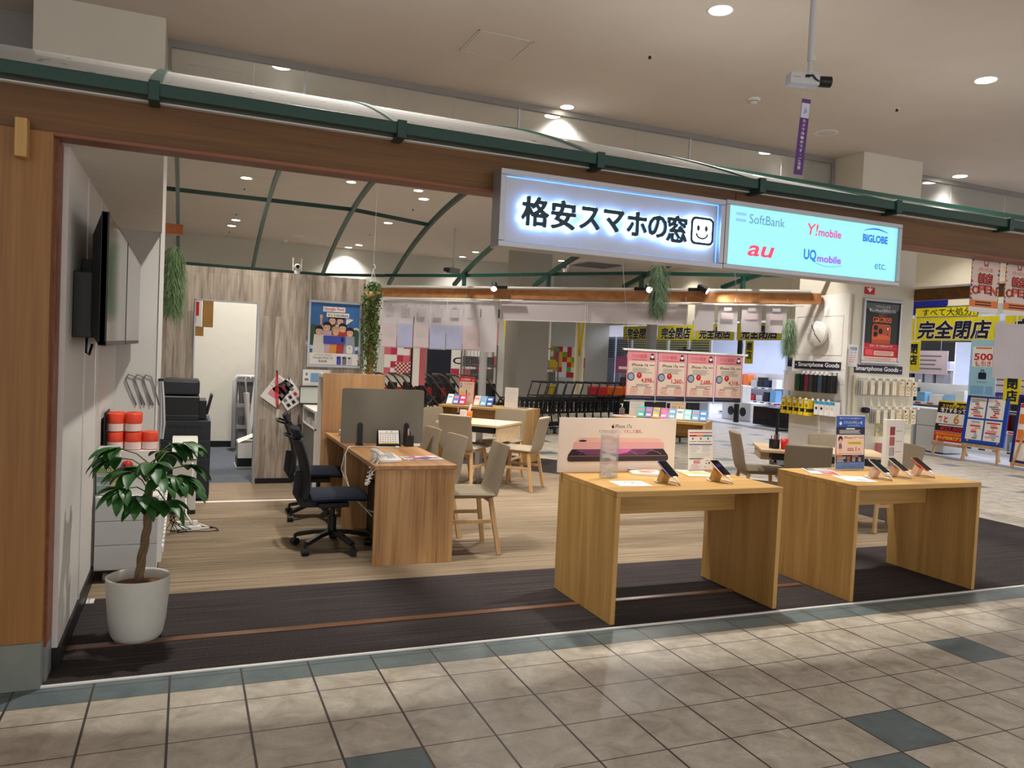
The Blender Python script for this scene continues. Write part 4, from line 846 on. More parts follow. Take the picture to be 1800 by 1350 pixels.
MB().prism(rr(-.09, .09, -.08, .08, .02), 0, .02).add([(-.09, -.075, .02), (.09, -.075, .02), (.09, .075, .02), (-.09, .075, .02), (-.085, .07, .05), (.085, .07, .05)], [(0, 1, 5, 4), (4, 5, 2, 3), (0, 4, 3), (1, 2, 5)]).build('base', M_plastic, t, .004)
MB().bar(dense([(-.075, -.085, .052), (-.07, -.05, .062), (-.07, .05, .078), (-.075, .085, .068)]), .045, .03).build('handset', M_plastic, t, sub=2)
b = MB()
for i in range(4):
    for j in range(3): b.cbox((.0 + j * .024, -.04 + i * .024, .031 + i * .0075), (.015, .012, .006), 0, .2)
b.build('keys', M_lgrey, t)
pts = []
for i in range(121):
    s = i / 120; a = 2 * PI * 16 * s; cx = -.10 - .085 * math.sin(PI * s); cz = .05 - .19 * math.sin(PI * s) ** 1.2; cy = -.13 + .10 * s
    pts.append((cx + .010 * math.cos(a), cy + .010 * math.sin(a), cz + .006 * math.sin(a + 1)))
MB().tube(pts, .0052, 6).build('coiled_cord', M_plastic, t)
def fb(b):
    for i in range(5):
        for j in range(4): b.m(random.choice([M_blue, M_red, M_pink, M_lblue, M_paper, M_navy])).rect(-.13 + i * .052, -.082 + i * .052, -.09 + j * .045, -.05 + j * .045)
flat_print('brochure_mat', 'colourful printed brochure sheet lying at the front right of the walnut desk', 'brochures', (2.27, 2.22, MZ), .28, .19, .12, .002, fb)
tag(MB().box(2.12, 2.18, 2.14, 2.17, MZ, MZ + .006).build('card', M_paper, None, .001), 'small white card beside the telephone on the walnut desk', 'card')
tag(MB().tube([(1.86, 2.86, MZ + .004), (1.84, 2.84, MZ + .004), (1.815, 2.82, .66), (1.812, 2.78, .5), (1.85, 2.66, .34), (1.93, 2.5, .27), (2.0, 2.3, .27)], .004, 6).tube([(1.9, 2.9, MZ + .004), (1.85, 2.87, MZ + .004), (1.814, 2.86, .64), (1.80, 2.9, .52), (1.85, 2.7, .36), (1.95, 2.4, .24)], .004, 6).tube([(1.90, 2.9, MZ + .004), (2.1, 2.86, MZ + .004), (2.24, 2.84, MZ + .004)], .003, 6).build('white_cable', M_plastic), 'white cables drooping over the left edge of the walnut desk', 'cable')
tag(MB().box(2.22, 2.25, 2.825, 2.845, MZ, MZ + .012).build('cable_clip', M_plastic, None, .002), 'tiny white cable clip in front of the desk calendar', 'clip')
tag(MB().box(1.92, 2.06, 3.66, 3.76, MZ, MZ + .05).build('tissue_box', M_lgrey, None, .008), 'pale low box at the far left of the rear walnut desk', 'box')
t = thing('tablet', 'black tablet lying behind the grey screen on the rear walnut desk', 'tablet', (2.02, 3.35, MZ), .2); MB().prism(rr(-.13, .13, -.09, .09, .01), 0, .012).build('body', M_black, t); MB().add([(p[0], p[1], .0125) for p in rr(-.12, .12, -.08, .08, .005)], [tuple(range(28))]).build('screen', M_blackgl, t)
t = thing('computer_tower', 'black computer tower on the floor under the walnut desk', 'computer', (2.13, 2.72, .006))
MB().box(-.10, .10, -.22, .22, .01, .42).build('case', M_black, t, .004); MB().box(-.08, .08, -.224, -.219, .25, .38).build('front_grille', M_grey, t); 
t = thing('wood_partition', 'light wood partition panel standing at the end of the walnut desks', 'partition', (2.09, 4.02, .006))
MB().box(-.28, .30, -.015, .015, 0, 1.245).build('panel', M_panelwood, t, .002); MB().box(-.28, .30, .016, .3, 1.20, 1.235).box(-.28, .30, .28, .3, 0, 1.2).build('rear_shelf', M_white, t, .002)
t = thing('white_shelf', 'low white shelf unit with bins between the plank wall and the wood partition', 'shelf', (1.80, 4.12, .006))
MB().box(0, .46, .26, 1.12, .83, .855).box(0, .46, .26, 1.12, .66, .68).box(0, .46, .26, .28, 0, .83).box(0, .46, 1.10, 1.12, 0, .83).box(.44, .46, .28, 1.1, 0, .83).build('carcass', M_white, t, .002)
for i in range(4): MB().box(.01, .2, .31 + i * .2, .47 + i * .2, .682, .75 + .02 * (i % 2)).build('bin', M_lgrey if i % 2 else M_plastic, t, .006)
MB().box(.002, .01, .28, 1.1, .02, .65).build('back_board', M_grey, t)
t = thing('small_whiteboard', 'small black-framed whiteboard leaning above the white shelf', 'whiteboard', (1.885, 5.25, .875))
MB().box(-.12, .22, 0, .01, .0, .185).build('board', mat('whiteboard_face', (206, 212, 204), .25, var=.02), t); frame_box(MB(), -.125, .225, -.005, .185, -.004, .012, .008).build('frame', M_black, t)
t = thing('paper_notice', 'white notice with a small blue diagram above the small whiteboard', 'notice', (1.88, 5.27, 1.065))
b = MB(); b.m(M_paper).box(-.09, .20, 0, .012, 0, .175); b.m(M_lblue).rrect(-.01, .09, .04, .14, .01, -.001); b.m(M_greyink).rect(-.07, -.03, .055, .08, -.001).rect(-.06, -.04, .11, .14, -.001); b.lines(.0, .08, .12, 5, .016, .003, M_greyink, -.0015); b.build('printed_sheet', None, t)
tag(MB().box(2.03, 2.08, 4.80, 4.85, .862, .93).build('webcam', M_navy, None, .008), 'dark blue webcam on the white shelf in front of the whiteboard', 'camera')
# ------------------------------------------------------------------ office chairs
OFF = []
def office_chair(lab, loc, rz):
    if OFF: return dup(OFF[0], loc, rz, lab)
    t = thing('office_chair', lab, 'office chair', loc, rz)
    MB().bar(dense([(0, -.20, .40), (0, -.1, .405), (0, .12, .405), (0, .22, .395)]), .46, .085).build('seat', M_navyfab, t, sub=2)
    MB().bar(dense([(0, -.225, .39), (0, -.205, .50), (0, -.215, .62), (0, -.25, .74), (0, -.285, .83)]), .40, .05, (0, 1, 0)).build('backrest', M_blackfab, t, sub=2)
    MB().bar(dense([(0, -.262, .835), (0, -.285, .87), (0, -.30, .905)]), .34, .06, (0, 1, 0)).build('headrest', M_blackfab, t, sub=2)
    MB().tube([(-.12, -.30, .83), (-.13, -.345, .845), (0, -.36, .845), (.13, -.345, .845), (.12, -.30, .83)], .009, 7).build('grab_handle', M_black, t)
    MB().bar([(0, -.05, .34), (0, -.22, .34), (0, -.265, .42), (0, -.25, .58)], .06, .03, (1, 0, 0)).build('back_bracket', M_black, t, .006)
    MB().cyl((0, 0, .12), (0, 0, .24), .032).cyl((0, 0, .24), (0, 0, .34), .018).box(-.1, .1, -.12, .1, .32, .355).build('gas_column', M_black, t, .004)
    for i in range(5):
        a = 2 * PI * i / 5 + .35; c, s = math.cos(a), math.sin(a)
        l = MB().bar([(c * .02, s * .02, .125), (c * .13, s * .13, .115), (c * .275, s * .275, .082)], .042, .03).build('base_leg', M_black, t, .006)
        MB(Matrix.Translation((c * .285, s * .285, 0)) @ Matrix.Rotation(a + 1.0, 4, 'Z')).cyl((0, -.024, .028), (0, .024, .028), .0275, n=16).cyl((0, 0, .04), (0, 0, .085), .010).build('caster', M_black, l)
    OFF.append(t); return t
office_chair('black office chair at the front desk, nearest the shop front', (1.66, 2.43, .006), -PI / 2 + .05)
office_chair('black office chair behind the nearer one, at the rear desk', (1.72, 3.52, .006), -PI / 2 - .12)
# ------------------------------------------------------------------ left recess: screens, drawers, boxes, machines
def tv(lab, y0, y1):
    t = thing('wall_screen', lab, 'television', (.13, (y0 + y1) / 2, 1.46)); h = .605; d = (y1 - y0) / 2
    MB().box(.125, .155, -d, d, 0, h).build('housing', M_black, t, .004)
    MB().add([(.085, -d + .08, .06), (.085, d - .05, .06), (.085, d - .05, h - .10), (.085, -d + .08, h - .10), (.125, -d + .004, .0), (.125, d - .004, 0), (.125, d - .004, h - .01), (.125, -d + .004, h - .01)], [(0, 1, 2, 3), (0, 4, 5, 1), (1, 5, 6, 2), (2, 6, 7, 3), (3, 7, 4, 0)]).build('back_cover', M_black, t)
    MB().box(.1556, .1562, -d + .012, d - .012, .02, h - .01).build('screen', mat('dark_screen_glass', (30, 30, 36), .08, var=0, spec=.5), t)
    MB().box(.125, .157, -d, d, -.003, .018).box(.125, .158, -d, -d + .012, 0, h).build('lower_bezel', M_black, t, .002)
    MB().box(.002, .05, -.16, .16, .1, .42).box(.0, .085, -d + .16, -d + .45, .03, .34).build('wall_bracket', M_black, t, .004)
    return t
t = tv('large black wall screen nearest the front on the left wall of the recess', .60, 1.80)
MB().tube([(.06, -.42, .03), (.06, -.43, -.04), (.07, -.40, -.05), (.08, -.38, .0)], .006, 6).build('cable', M_black, t)
tv('second black wall screen further inside the recess', 1.83, 3.22)
t = thing('drawer_cabinet', 'white drawer cabinet on castors along the left wall behind the potted tree', 'cabinet', (.145, 1.855, .006))
w, d, h = .35, 1.12, .53
MB().box(0, w, .01, d, .075, h).build('body', M_white, t, .002)
for i in range(3): MB().box(.003, w - .003, -.004, .012, .085 + i * .148, .085 + (i + 1) * .148 - .004).build('drawer_front', M_lgrey, t, .002)
for i in range(9): MB().box(w - .002, w + .022, .04 + i * .118, .135 + i * .118, .10, h - .02).box(w + .022, w + .034, .05 + i * .118, .125 + i * .118, .16, .20).box(w + .022, w + .034, .05 + i * .118, .125 + i * .118, .36, .40).build('side_drawer', M_plastic, t, .003)
for x, y in ((.06, .05), (w - .05, .05), (.06, d - .06), (w - .05, d - .06)): MB().cyl((x - .012, y, .028), (x + .012, y, .028), .027, n=16).cyl((x, y, .03), (x, y, .075), .008).build('caster', M_grey, t)
MB().box(.0, w, .03, d, .055, .075).build('plinth', M_black, t)
Mteal = mat('teal_carton_print', (134, 168, 160), .6, var=.03); Myel = mat('yellow_carton_print', (196, 188, 92), .6, var=.03); Mgrn = mat('green_carton_print', (132, 164, 84), .6, var=.03); Mcar = mat('grey_carton', (196, 200, 200), .65, var=.03)
P5 = ['lowest', 'second from the bottom', 'middle', 'second from the top', 'topmost']
for i in range(5):
    t = thing('small_carton', 'small grey, teal and yellow carton, %s in the stack of five' % P5[i], 'carton', (.205 + .004 * (i % 2), 1.975, .541 + i * .0555), .03 * (-1) ** i, 'stack of five small cartons')
    b = MB(); b.m(Mcar).box(-.058, .058, -.09, .09, 0, .0545); y = -.0908
    b.m(Mgrn if i in (2, 3) else Mteal).rect(-.058, .018, .02, .0545, y); b.m(Myel).rect(.018, .058, .02, .0545, y); b.m(M_navy).disc(.003, .038, .014, y - .0005, 14); b.m(M_paper).disc(.003, .038, .010, y - .001, 14); b.m(M_ink).rect(-.001, .007, .034, .043, y - .0015); b.lines(-.04, .03, .013, 1, .1, .003, M_greyink, y, .1)
    b.build('printed_carton', None, t)
tag(MB().box(.270, .285, 1.90, 2.08, .537, .70).build('black_file', M_black, None, .002), 'narrow black file standing between the carton stack and the white box', 'file')
t = thing('white_box', 'plain white box on the drawer cabinet, right of the small carton stack', 'box', (.375, 2.00, .5365)); MB().box(-.085, .085, -.11, .11, 0, .135).build('box', M_paper, t, .002); MB().box(-.0855, .0855, -.1105, .1105, .10, .137).build('lid', M_white, t, .002)
t = thing('roll_tray', 'black-sided tray of boxes under the orange paper rolls', 'tray', (.305, 2.38, .5365)); MB().box(-.155, .155, -.13, .20, 0, .225).build('carton', M_white, t, .002); MB().box(-.158, -.15, -.132, .2, 0, .47).build('side', M_black, t, .001)
Mor = mat('orange_roll_wrap', (222, 72, 44), .45, var=.08, scale=20); Mwr = mat('white_roll_band', (236, 214, 208), .5, var=.03)
def roll(x, y, z, lab):
    t = thing('paper_roll', lab, 'paper roll', (x, y, z), random.random(), 'orange wrapped paper rolls')
    MB().m(Mor).lathe([(.001, .118), (.018, .119), (.022, .117), (.046, .119), (.0505, .112), (.0505, .006), (.046, 0), (.001, 0)], 24).m(Mwr).lathe([(.0512, .004), (.0512, .052)], 24).build('wrapped_roll', None, t)
for j in range(2):
    for k in range(2):
        for i in range(2): roll(.212 + i * .104, 2.31 + k * .104, .7625 + j * .12, 'orange and white paper roll in the pile behind the potted tree, %s %s %s' % (['lower', 'upper'][j], ['front', 'rear'][k], ['left', 'right'][i]))
roll(.418, 2.33, .7625, 'orange and white wrapped paper roll standing alone at the right of the pile')
for i, (x, z) in enumerate(((.30, .67), (.40, .66))):
    tag(MB().ball((x, 2.10, z + .02), .035, sz=.8).build('red_bundle', M_redp), 'red wrapped bundle peeking out %s behind the leaves of the potted tree' % ['at the left', 'at the right'][i], 'bundle')
tag(MB().box(.27, .46, 2.10, 2.235, .5365, .64).build('supply_box', M_paper, None, .003), 'low white box with red bundles on top behind the potted tree', 'box')
for i in range(3):
    x = .19 + i * .06
    tag(MB().tube([(x + .09, 3.29, .98), (x + .04, 3.285, 1.10), (x + .01, 3.285, 1.18), (x + .03, 3.285, 1.215), (x + .07, 3.285, 1.20), (x + .10, 3.285, 1.10), (x + .13, 3.285, .98)], .005, 7).build('cable_loop', M_greyink), ['leftmost', 'middle', 'rightmost'][i] + ' of three grey cable loops standing up behind the orange rolls', 'cable', 'grey cable loops')
t = thing('hanging_straps', 'bunch of grey straps hanging on hooks at the edge of the recess wall', 'straps', (.44, 3.27, .72))
for i in range(4): MB().bar([(.004 + i * .006, -.005 * i, .45), (.012 + i * .008, -.008 - .004 * i, .3), (.012 + i * .011, -.008 - .004 * i, .12), (.016 + i * .006, -.01, .0)], .012, .003, (0, 1, 0)).build('strap', [M_grey, M_lgrey, M_greyink, M_lgrey][i], t)
MB().box(-.01, .03, -.004, .01, .45, .47).build('hook', M_black, t, .001)
t = thing('shredder', 'pale grey office shredder on black castors beside the copier', 'shredder', (.635, 3.92, .006))
MB().box(-.09, .10, -.1, .22, .03, .47).build('bin', mat('warm_grey_plastic', (206, 204, 198), .45, var=.02), t, .008); MB().add([(-.10, -.115, .475), (.105, -.115, .475), (.105, .22, .475), (-.10, .22, .475), (-.10, -.09, .53), (.105, -.09, .53), (.105, .02, .64), (-.10, .02, .64), (.105, .22, .64), (-.10, .22, .64)],
    [(0, 1, 5, 4), (4, 5, 6, 7), (7, 6, 8, 9), (9, 8, 2, 3), (0, 4, 7, 9, 3), (1, 2, 8, 6, 5), (3, 2, 1, 0)]).build('head', mat('warm_grey_plastic', (206, 204, 198)), t, .006)
MB().box(-.095, .10, -.1, .2, 0, .03).build('base', M_black, t, .003); MB().box(-.02, .05, -.10, -.06, .535, .548).build('paper_slot', M_black, t)
t = thing('copier', 'tall black office copier beside the doorway of the plank wall', 'copier', (.65, 4.40, .006))
MB().box(-.22, .205, 0, .6, .02, .75).build('body', M_copier, t, .006)
for i in range(3): MB().box(-.215, .207, -.006, .002, .06 + i * .17, .06 + (i + 1) * .17 - .008).build('drawer_front', M_copier, t, .003)
b = MB()
for i in range(5): b.box(-.16 + i * .06, -.115 + i * .06, -.004, .001, .68, .71)
b.build('vent', M_black, t)
MB().box(-.22, .10, .02, .56, .75, .97).box(-.22, .10, .0, .56, .75, .80).build('upper_body', M_black, t, .006)
MB().box(-.21, .10, .03, .55, .985, 1.12).build('document_feeder', M_copier, t, .02); MB().box(-.2, .095, .01, .04, .962, .972).build('grey_seam', M_grey, t)
MB().box(.10, .165, .08, .5, .76, .93).add([(.165, .1, .80), (.165, .48, .80), (.205, .48, .98), (.205, .1, .98), (.18, .1, .80), (.18, .48, .80), (.22, .48, .98), (.22, .1, .98)], [(0, 1, 2, 3), (4, 5, 6, 7), (0, 4, 7, 3), (1, 5, 6, 2), (3, 2, 6, 7)]).build('output_tray', M_black, t, .003)
t = thing('power_strip', 'white power strip with tangled plugs on the carpet beside the drawer cabinet', 'power strip', (.66, 3.20, .006), .1)
MB().box(-.10, .11, -.025, .025, 0, .035).build('strip', M_plastic, t, .005)
for i in range(3): MB().box(-.07 + i * .06, -.035 + i * .06, -.02, .02, .035, .075).build('plug', M_plastic if i != 1 else M_lgrey, t, .004)
tag(MB().tube([(.70, 3.74, .46), (.705, 3.72, .42), (.70, 3.70, .30), (.655, 3.62, .2), (.66, 3.52, .07), (.70, 3.4, .03), (.80, 3.28, .02), (.84, 3.24, .012), (.78, 3.22, .012), (.70, 3.26, .05)], .007, 7).build('white_cable', M_plastic), 'thick white cable hanging from the shredder to the power strip', 'cable')
b = MB()
for i in range(7): b.tube([(.53 + .01 * i, 3.02 + .05 * math.sin(i), .22 - .01 * i), (.56 + .02 * math.sin(i * 2), 3.06, .12), (.52 + .03 * i, 3.10 + .04 * math.cos(i * 3), .03), (.58 + .03 * math.cos(i), 3.14 + .01 * i, .012), (.62, 3.20, .03)], .003, 5)
tag(b.build('cable_tangle', M_black), 'tangle of thin black cables hanging beside the drawer cabinet', 'cables')
tag(MB().tube([(.60, 3.12, .01), (.70, 3.14, .01), (.82, 3.12, .01), (.90, 3.14, .01), (.89, 3.22, .01), (.86, 3.25, .012)], .0035, 6).box(.82, .86, 3.235, 3.255, .006, .02).build('charger_cable', M_black), 'black charger cable curling over the beige carpet', 'cable')
t = thing('wall_socket_plate', 'small white socket plate on the dark carpet by the left wall', 'socket', (.165, 1.50, .0065)); MB().box(-.018, .022, -.04, .04, 0, .006).build('plate', M_plastic, t, .001); MB().box(-.006, .0, -.025, -.01, .006, .0068).box(-.006, .0, .01, .025, .006, .0068).build('slots', M_black, t)
# things on the plank wall
def plankposter():
    t = thing('framed_poster', 'silver-framed phone poster with a group of smiling people on the plank wall', 'poster', (2.115, 5.285, 1.27))
    frame_box(MB(), -.29, .29, 0, .725, -.012, .012, .028).build('frame', M_alu, t, .004)
    b = MB(); y = -.002; b.m(mat('sky_print', (58, 112, 176), .45, var=.1, scale=5)).box(-.262, .262, 0, .004, .028, .697)
    b.m(mat('cloud_print', (206, 218, 228), .45, var=.12, scale=9)).poly(cshape([(-.26, .36), (-.1, .47), (.0, .44), (.1, .40), (.26, .44), (.26, .2), (-.26, .2)], 5), y)
    b.m(mat('hill_print', (52, 88, 58), .45, var=.2)).poly(cshape([(-.26, .24), (-.26, .44), (-.2, .45), (-.12, .38), (.1, .38), (.2, .42), (.26, .40), (.26, .24)], 5), y - .0004)
    shirts = [mat('shirt_%d' % i, c, .5, var=.05) for i, c in enumerate([(52, 64, 72), (214, 200, 190), (206, 178, 196), (222, 150, 70), (176, 60, 48), (226, 222, 214), (150, 160, 176)])]
    for i, (x, z) in enumerate([(-.03, .52), (.055, .515), (-.085, .445), (.01, .40), (.085, .44), (-.17, .40), (.165, .395)]):
        b.m(shirts[i]).poly([(x - .065, .15), (x + .065, .15), (x + .05, z - .045), (x - .05, z - .045)], y - .001 - i * .0003)
        b.m(M_skin).disc(x, z - .012, .034, y - .0025 - i * .0003, 16, .042); b.m(M_hair if i != 3 else mat('light_hair', (196, 160, 116), .5, var=.1)).poly(cshape([(x - .042, z - .01), (x - .038, z + .035), (x, z + .052), (x + .038, z + .035), (x + .042, z - .01), (x + .028, z + .012), (x - .026, z + .014)], 4), y - .0027 - i * .0003)
        b.m(M_ink).rect(x - .018, x - .010, z - .012, z - .008, y - .003 - i * .0003).rect(x + .010, x + .018, z - .012, z - .008, y - .003 - i * .0003); b.m(M_paper).rect(x - .011, x + .011, z - .036, z - .031, y - .003 - i * .0003)
    b.m(M_skin).rrect(-.165, -.135, .53, .57, .01, y - .001).rect(-.16, -.14, .46, .53, y - .0009); b.m(M_paper).poly([(.12, .55), (.12, .47), (.20, .53)], y - .001)
    b.m(mat('indigo_phone', (66, 74, 176), .35, var=.05)).rrect(-.12, .12, .255, .345, .014, y - .0055); b.m(M_navy).rrect(.07, .10, .28, .335, .012, y - .006)
    b.m(M_paper).rrect(.13, .20, .16, .25, .02, y - .0055); b.m(M_ink).disc(.165, .215, .006, y - .006, 8).rect(.148, .155, .225, .23, y - .006).rect(.176, .183, .225, .23, y - .006)
    b.m(M_paper).rect(-.262, .262, .03, .155, y - .006).rect(-.135, .105, .605, .66, y - .006).rect(-.095, .15, .548, .597, y - .006)
    b.text('Google Pixel', -.015, .633, .042, M_red, y - .0066, 'C', .012, .21); b.text('のことはSoftBank', .03, .572, .034, M_ink, y - .0066, 'C', .008, .22)
    b.text('ソフトバンクから', -.12, .132, .026, M_ink, y - .0066, 'C', 0, .18); b.text('Google Pixel 10', -.12, .10, .028, M_ink, y - .0066, 'C', .004, .21); b.text('新登場!', -.12, .065, .026, M_ink, y - .0066, 'C', .004, .09)
    for i, c in enumerate([mat('indigo_phone', (66, 74, 176)), M_greyink, M_lgrey]): b.m(c).rrect(.03 + i * .06, .078 + i * .06, .034, .125, .006, y - .0066); b.m(M_navy).rect(.034 + i * .06, .06 + i * .06, .10, .115, y - .007)
    b.build('printed_sheet', None, t)
plankposter()
def wallsheet(lab, x, z, rz, w, h, fn):
    t = thing('laminated_sheet', lab, 'sheet', (x, 5.283, z)); b = MB(Matrix.Rotation(rz, 4, 'Y')); b.m(M_paper).box(-w / 2, w / 2, 0, .002, -h / 2, h / 2); fn(b); b.build('printed_sheet', None, t)
    MB().box(-.006, .006, -.012, .012, h * .55 - .01, h * .55 + .02).build('hook', M_black, t, .001); return t
def s1(b): b.lines(-.09, .09, .12, 4, .02, .005, M_greyink, -.001); b.m(M_red).rect(-.1, .1, .01, .013, -.001); b.m(M_pink).rect(-.06, .05, -.08, -.02, -.001)
def s2(b):
    for i in range(3):
        for j in range(4): b.m(random.choice([M_ink, M_greyink, M_navy, M_red])).rect(-.085 + i * .062, -.05 + i * .062, -.12 + j * .062, -.085 + j * .062, -.001); b.lines(-.085 + i * .062, -.045 + i * .062, -.072 + j * .062, 2, .008, .003, M_greyink, -.001)
wallsheet('white laminated sheet hanging askew behind the red lanyard on the plank wall', 1.53, 1.00, .62, .21, .30, s1)
wallsheet('white laminated sheet with small pictures hanging askew, right of the red lanyard', 1.65, .97, -.62, .22, .29, s2)
t = thing('red_lanyard', 'red lanyard with a card hanging on a hook on the plank wall', 'lanyard', (1.52, 5.262, .76)); MB().bar([(.0, 0, .44), (-.008, 0, .3), (.006, 0, .12), (.02, 0, .05)], .012, .003, (0, 1, 0)).bar([(.004, 0, .44), (.014, 0, .3), (.022, 0, .12), (.022, 0, .05)], .012, .003, (0, 1, 0)).build('strap', M_redp, t); MB().cbox((.022, 0, .0), (.03, .006, .09), 0, 0, .1).build('card', M_lgrey, t); MB().box(-.006, .006, -.002, .02, .435, .46).build('hook', M_black, t)
for i, (x, z) in enumerate(((1.685, .63), (1.775, .60))):
    t = thing('hand_scanner', ['black key pouch hanging on the plank wall, left of two', 'black key pouch hanging on the plank wall, right of two near the office chairs'][i], 'pouch', (x, 5.27, z)); MB().cbox((0, 0, .0), (.045, .03, .10), 0, 0, -.5 if i == 0 else -.15).build('pouch', M_black, t, .008); MB().tube([(-.012, 0, .05), (-.018, 0, .11), (-.01, .01, .15), (-.006, 0, .06)], .003, 5).build('loop', M_black, t)
def smallcam(lab, loc, rz):
    t = thing('wireless_camera', lab, 'security camera', loc, rz)
    MB().lathe([(.03, 0), (.032, .03), (.024, .045), (.001, .047)], 18).ball((0, -.01, .075), .036).build('body', M_plastic, t); MB().cyl((0, -.03, .075), (0, -.048, .075), .02, n=16).build('lens', M_black, t)
    for s in (-1, 1): MB().cyl((s * .042, 0, .03), (s * .046, .004, .17), .006, n=8).build('antenna', M_plastic, t)
    return t
smallcam('white wireless camera with two antennas on top of the plank wall', (1.70, 5.34, 2.261), 0)
smallcam('white wireless camera with two antennas on the green rail above the diagonal beam', (5.62, 6.82, 2.72), -.6)
tag(MB().box(1.70, 1.82, 5.05, 5.2, .006, .33).build('clear_bin', M_acryl, None, .004), 'clear plastic bin on the floor by the plank wall behind the office chairs', 'bin')
tag(MB().box(1.705, 1.78, 5.04, 5.12, .006, .06).build('white_adapter', M_plastic, None, .004), 'white power adapter on the floor below the clear bin', 'adapter')
# back room
t = thing('extinguisher_sign_box', 'red and white box on a shelf at the top left of the doorway', 'box', (.715, 6.45, 1.66)); MB().box(-.06, .06, -.1, .1, 0, .30).build('box', M_paper, t); MB().rect(-.045, .03, .12, .28, -.101).build('red_panel', M_red, t); MB().rect(-.03, .0, .04, .12, -.1015).build('black_mark', M_ink, t)
M_card = mat('brown_cardboard', (170, 128, 74), .8, var=.08)
tag(MB().box(.79, .90, 6.4, 6.7, 1.66, 2.1).build('cardboard_box', M_card), 'upright brown cardboard box at the top left of the doorway', 'box')
tag(MB().box(.68, .80, 6.36, 6.7, 1.55, 1.655).build('cardboard_box', M_card), 'flat brown cardboard box under the red and white box in the doorway', 'box')
t = thing('folded_cart', 'folded white and steel cart leaning against the back room wall', 'cart', (1.40, 7.9, .006))
b = MB().tube([(-.15, 0, .05), (-.15, .1, .95), (-.12, .11, 1.02), (.0, .11, 1.02), (.32, .11, 1.02)], .03, 8); b.build('side_rail', M_lgrey, t)
b = MB()
for i in range(5): b.tube([(-.1 + i * .1, .1, .1), (-.1 + i * .1, .13, .98)], .012, 6)
for z in (.3, .6, .95): b.box(-.14, .34, .08, .11, z, z + .05)
b.build('bars', M_alu, t); MB().box(-.13, .34, .14, .16, .15, .95).build('back_panel', M_grey, t)
MB().bar([(.05, -.02, .2), (.12, .04, .98)], .05, .04, (0, 1, 0)).build('white_post', M_white, t)
t = thing('umbrella', 'white folded umbrella hooked over the cart in the back room', 'umbrella', (1.37, 7.78, .2)); MB().cyl((.08, 0, -.19), (.02, 0, .62), .010, .04).build('canopy', M_white, t); MB().tube([(.02, 0, .62), (.0, 0, .78), (.02, 0, .84), (.06, 0, .84), (.075, 0, .78)], .012, 7).build('handle', M_white, t)
t = thing('open_carton', 'open white carton with a dark base on the back room floor', 'carton', (1.42, 6.55, .006)); MB().box(-.20, .25, -.18, .18, .05, .30).build('box', M_white, t, .003); MB().box(-.205, .255, -.185, .185, .02, .12).build('dark_base', M_black, t); MB().box(-.22, .26, -.2, .2, 0, .02).build('foot', M_lgrey, t)
MB().add([(-.2, -.18, .30), (-.2, .12, .31), (.12, .14, .44), (.12, -.16, .44)], [(0, 1, 2, 3)]).add([(.25, -.18, .3), (.25, .18, .3), (.10, .16, .36), (.1, -.16, .36)], [(0, 1, 2, 3)]).build('flap', M_white, t); MB().cbox((.12, 0, .30), (.2, .25, .04)).build('contents', M_grey, t)
# ------------------------------------------------------------------ plants
t = thing('potted_money_tree', 'money tree with a braided trunk in a tall pale pot beside the left wall', 'potted plant', (.437, .86, .006))
MB().lathe([(.001, .004), (.09, 0), (.108, .006), (.121, .03), (.133, .10), (.143, .22), (.148, .305), (.149, .312), (.144, .314), (.139, .305), (.136, .262)], 40).build('pot', M_pot, t)
MB().lathe([(.001, .278), (.05, .275), (.10, .266), (.137, .262)], 30).build('soil', M_soil, t)
def lx(z): return .008 + .03 * (z - .27) / .45 + .006 * math.sin(z * 14)
for k in range(3):
    pts = []; rr_ = []
    for i in range(37):
        s = i / 36; z = .265 + .49 * s; a = 2 * PI * (k / 3 + 1.7 * s); r = .0105 * (1 - .1 * s)
        pts.append((lx(z) + r * math.cos(a), r * math.sin(a), z)); rr_.append(.0135 * (1 - .12 * s))
    MB().tube(pts, rr_, 10).build('braided_trunk', M_bark, t)
rnd = random.Random(11)
def leaflet(b, base, d, L_, w, droop):
    d = Vector(d).normalized(); side = d.cross(Vector((0, 0, 1)))
    side = side.normalized() if side.length > .05 else Vector((1, 0, 0))
    n = 9; vs = []; p = Vector(base); dd = d.copy()
    for i in range(n + 1):
        s = i / n; ww = w * (math.sin(PI * min(1, s * .94 + .04)) ** .8) * (1.15 - .35 * s) if i < n else 0.001
        up = side.cross(dd).normalized() * -1
        vs += [p - side * ww + up * -ww * .28, p, p + side * ww + up * -ww * .28]
        dd = (dd + Vector((0, 0, -droop / n))).normalized(); p = p + dd * (L_ / n)
    fs = []
    for i in range(n): a = 3 * i; fs += [(a, a + 1, a + 4, a + 3), (a + 1, a + 2, a + 5, a + 4)]
    b.add(vs, fs, True)
leafs = MB(); stems = MB(); top = Vector((.045, 0, .775))
specs = [(-2.9, .55, .20), (-2.3, .25, .20), (-1.75, .10, .17), (-1.2, .35, .18), (-.6, .15, .2), (-.1, .6, .22), (.5, .35, .2), (1.2, .6, .2), (2.0, .5, .2), (2.7, .3, .2), (-1.6, .75, .16), (.2, .9, .16), (-2.6, .85, .18), (2.4, .95, .15), (-1.0, -.35, .16), (-2.0, -.25, .15), (-.4, -.3, .17)]
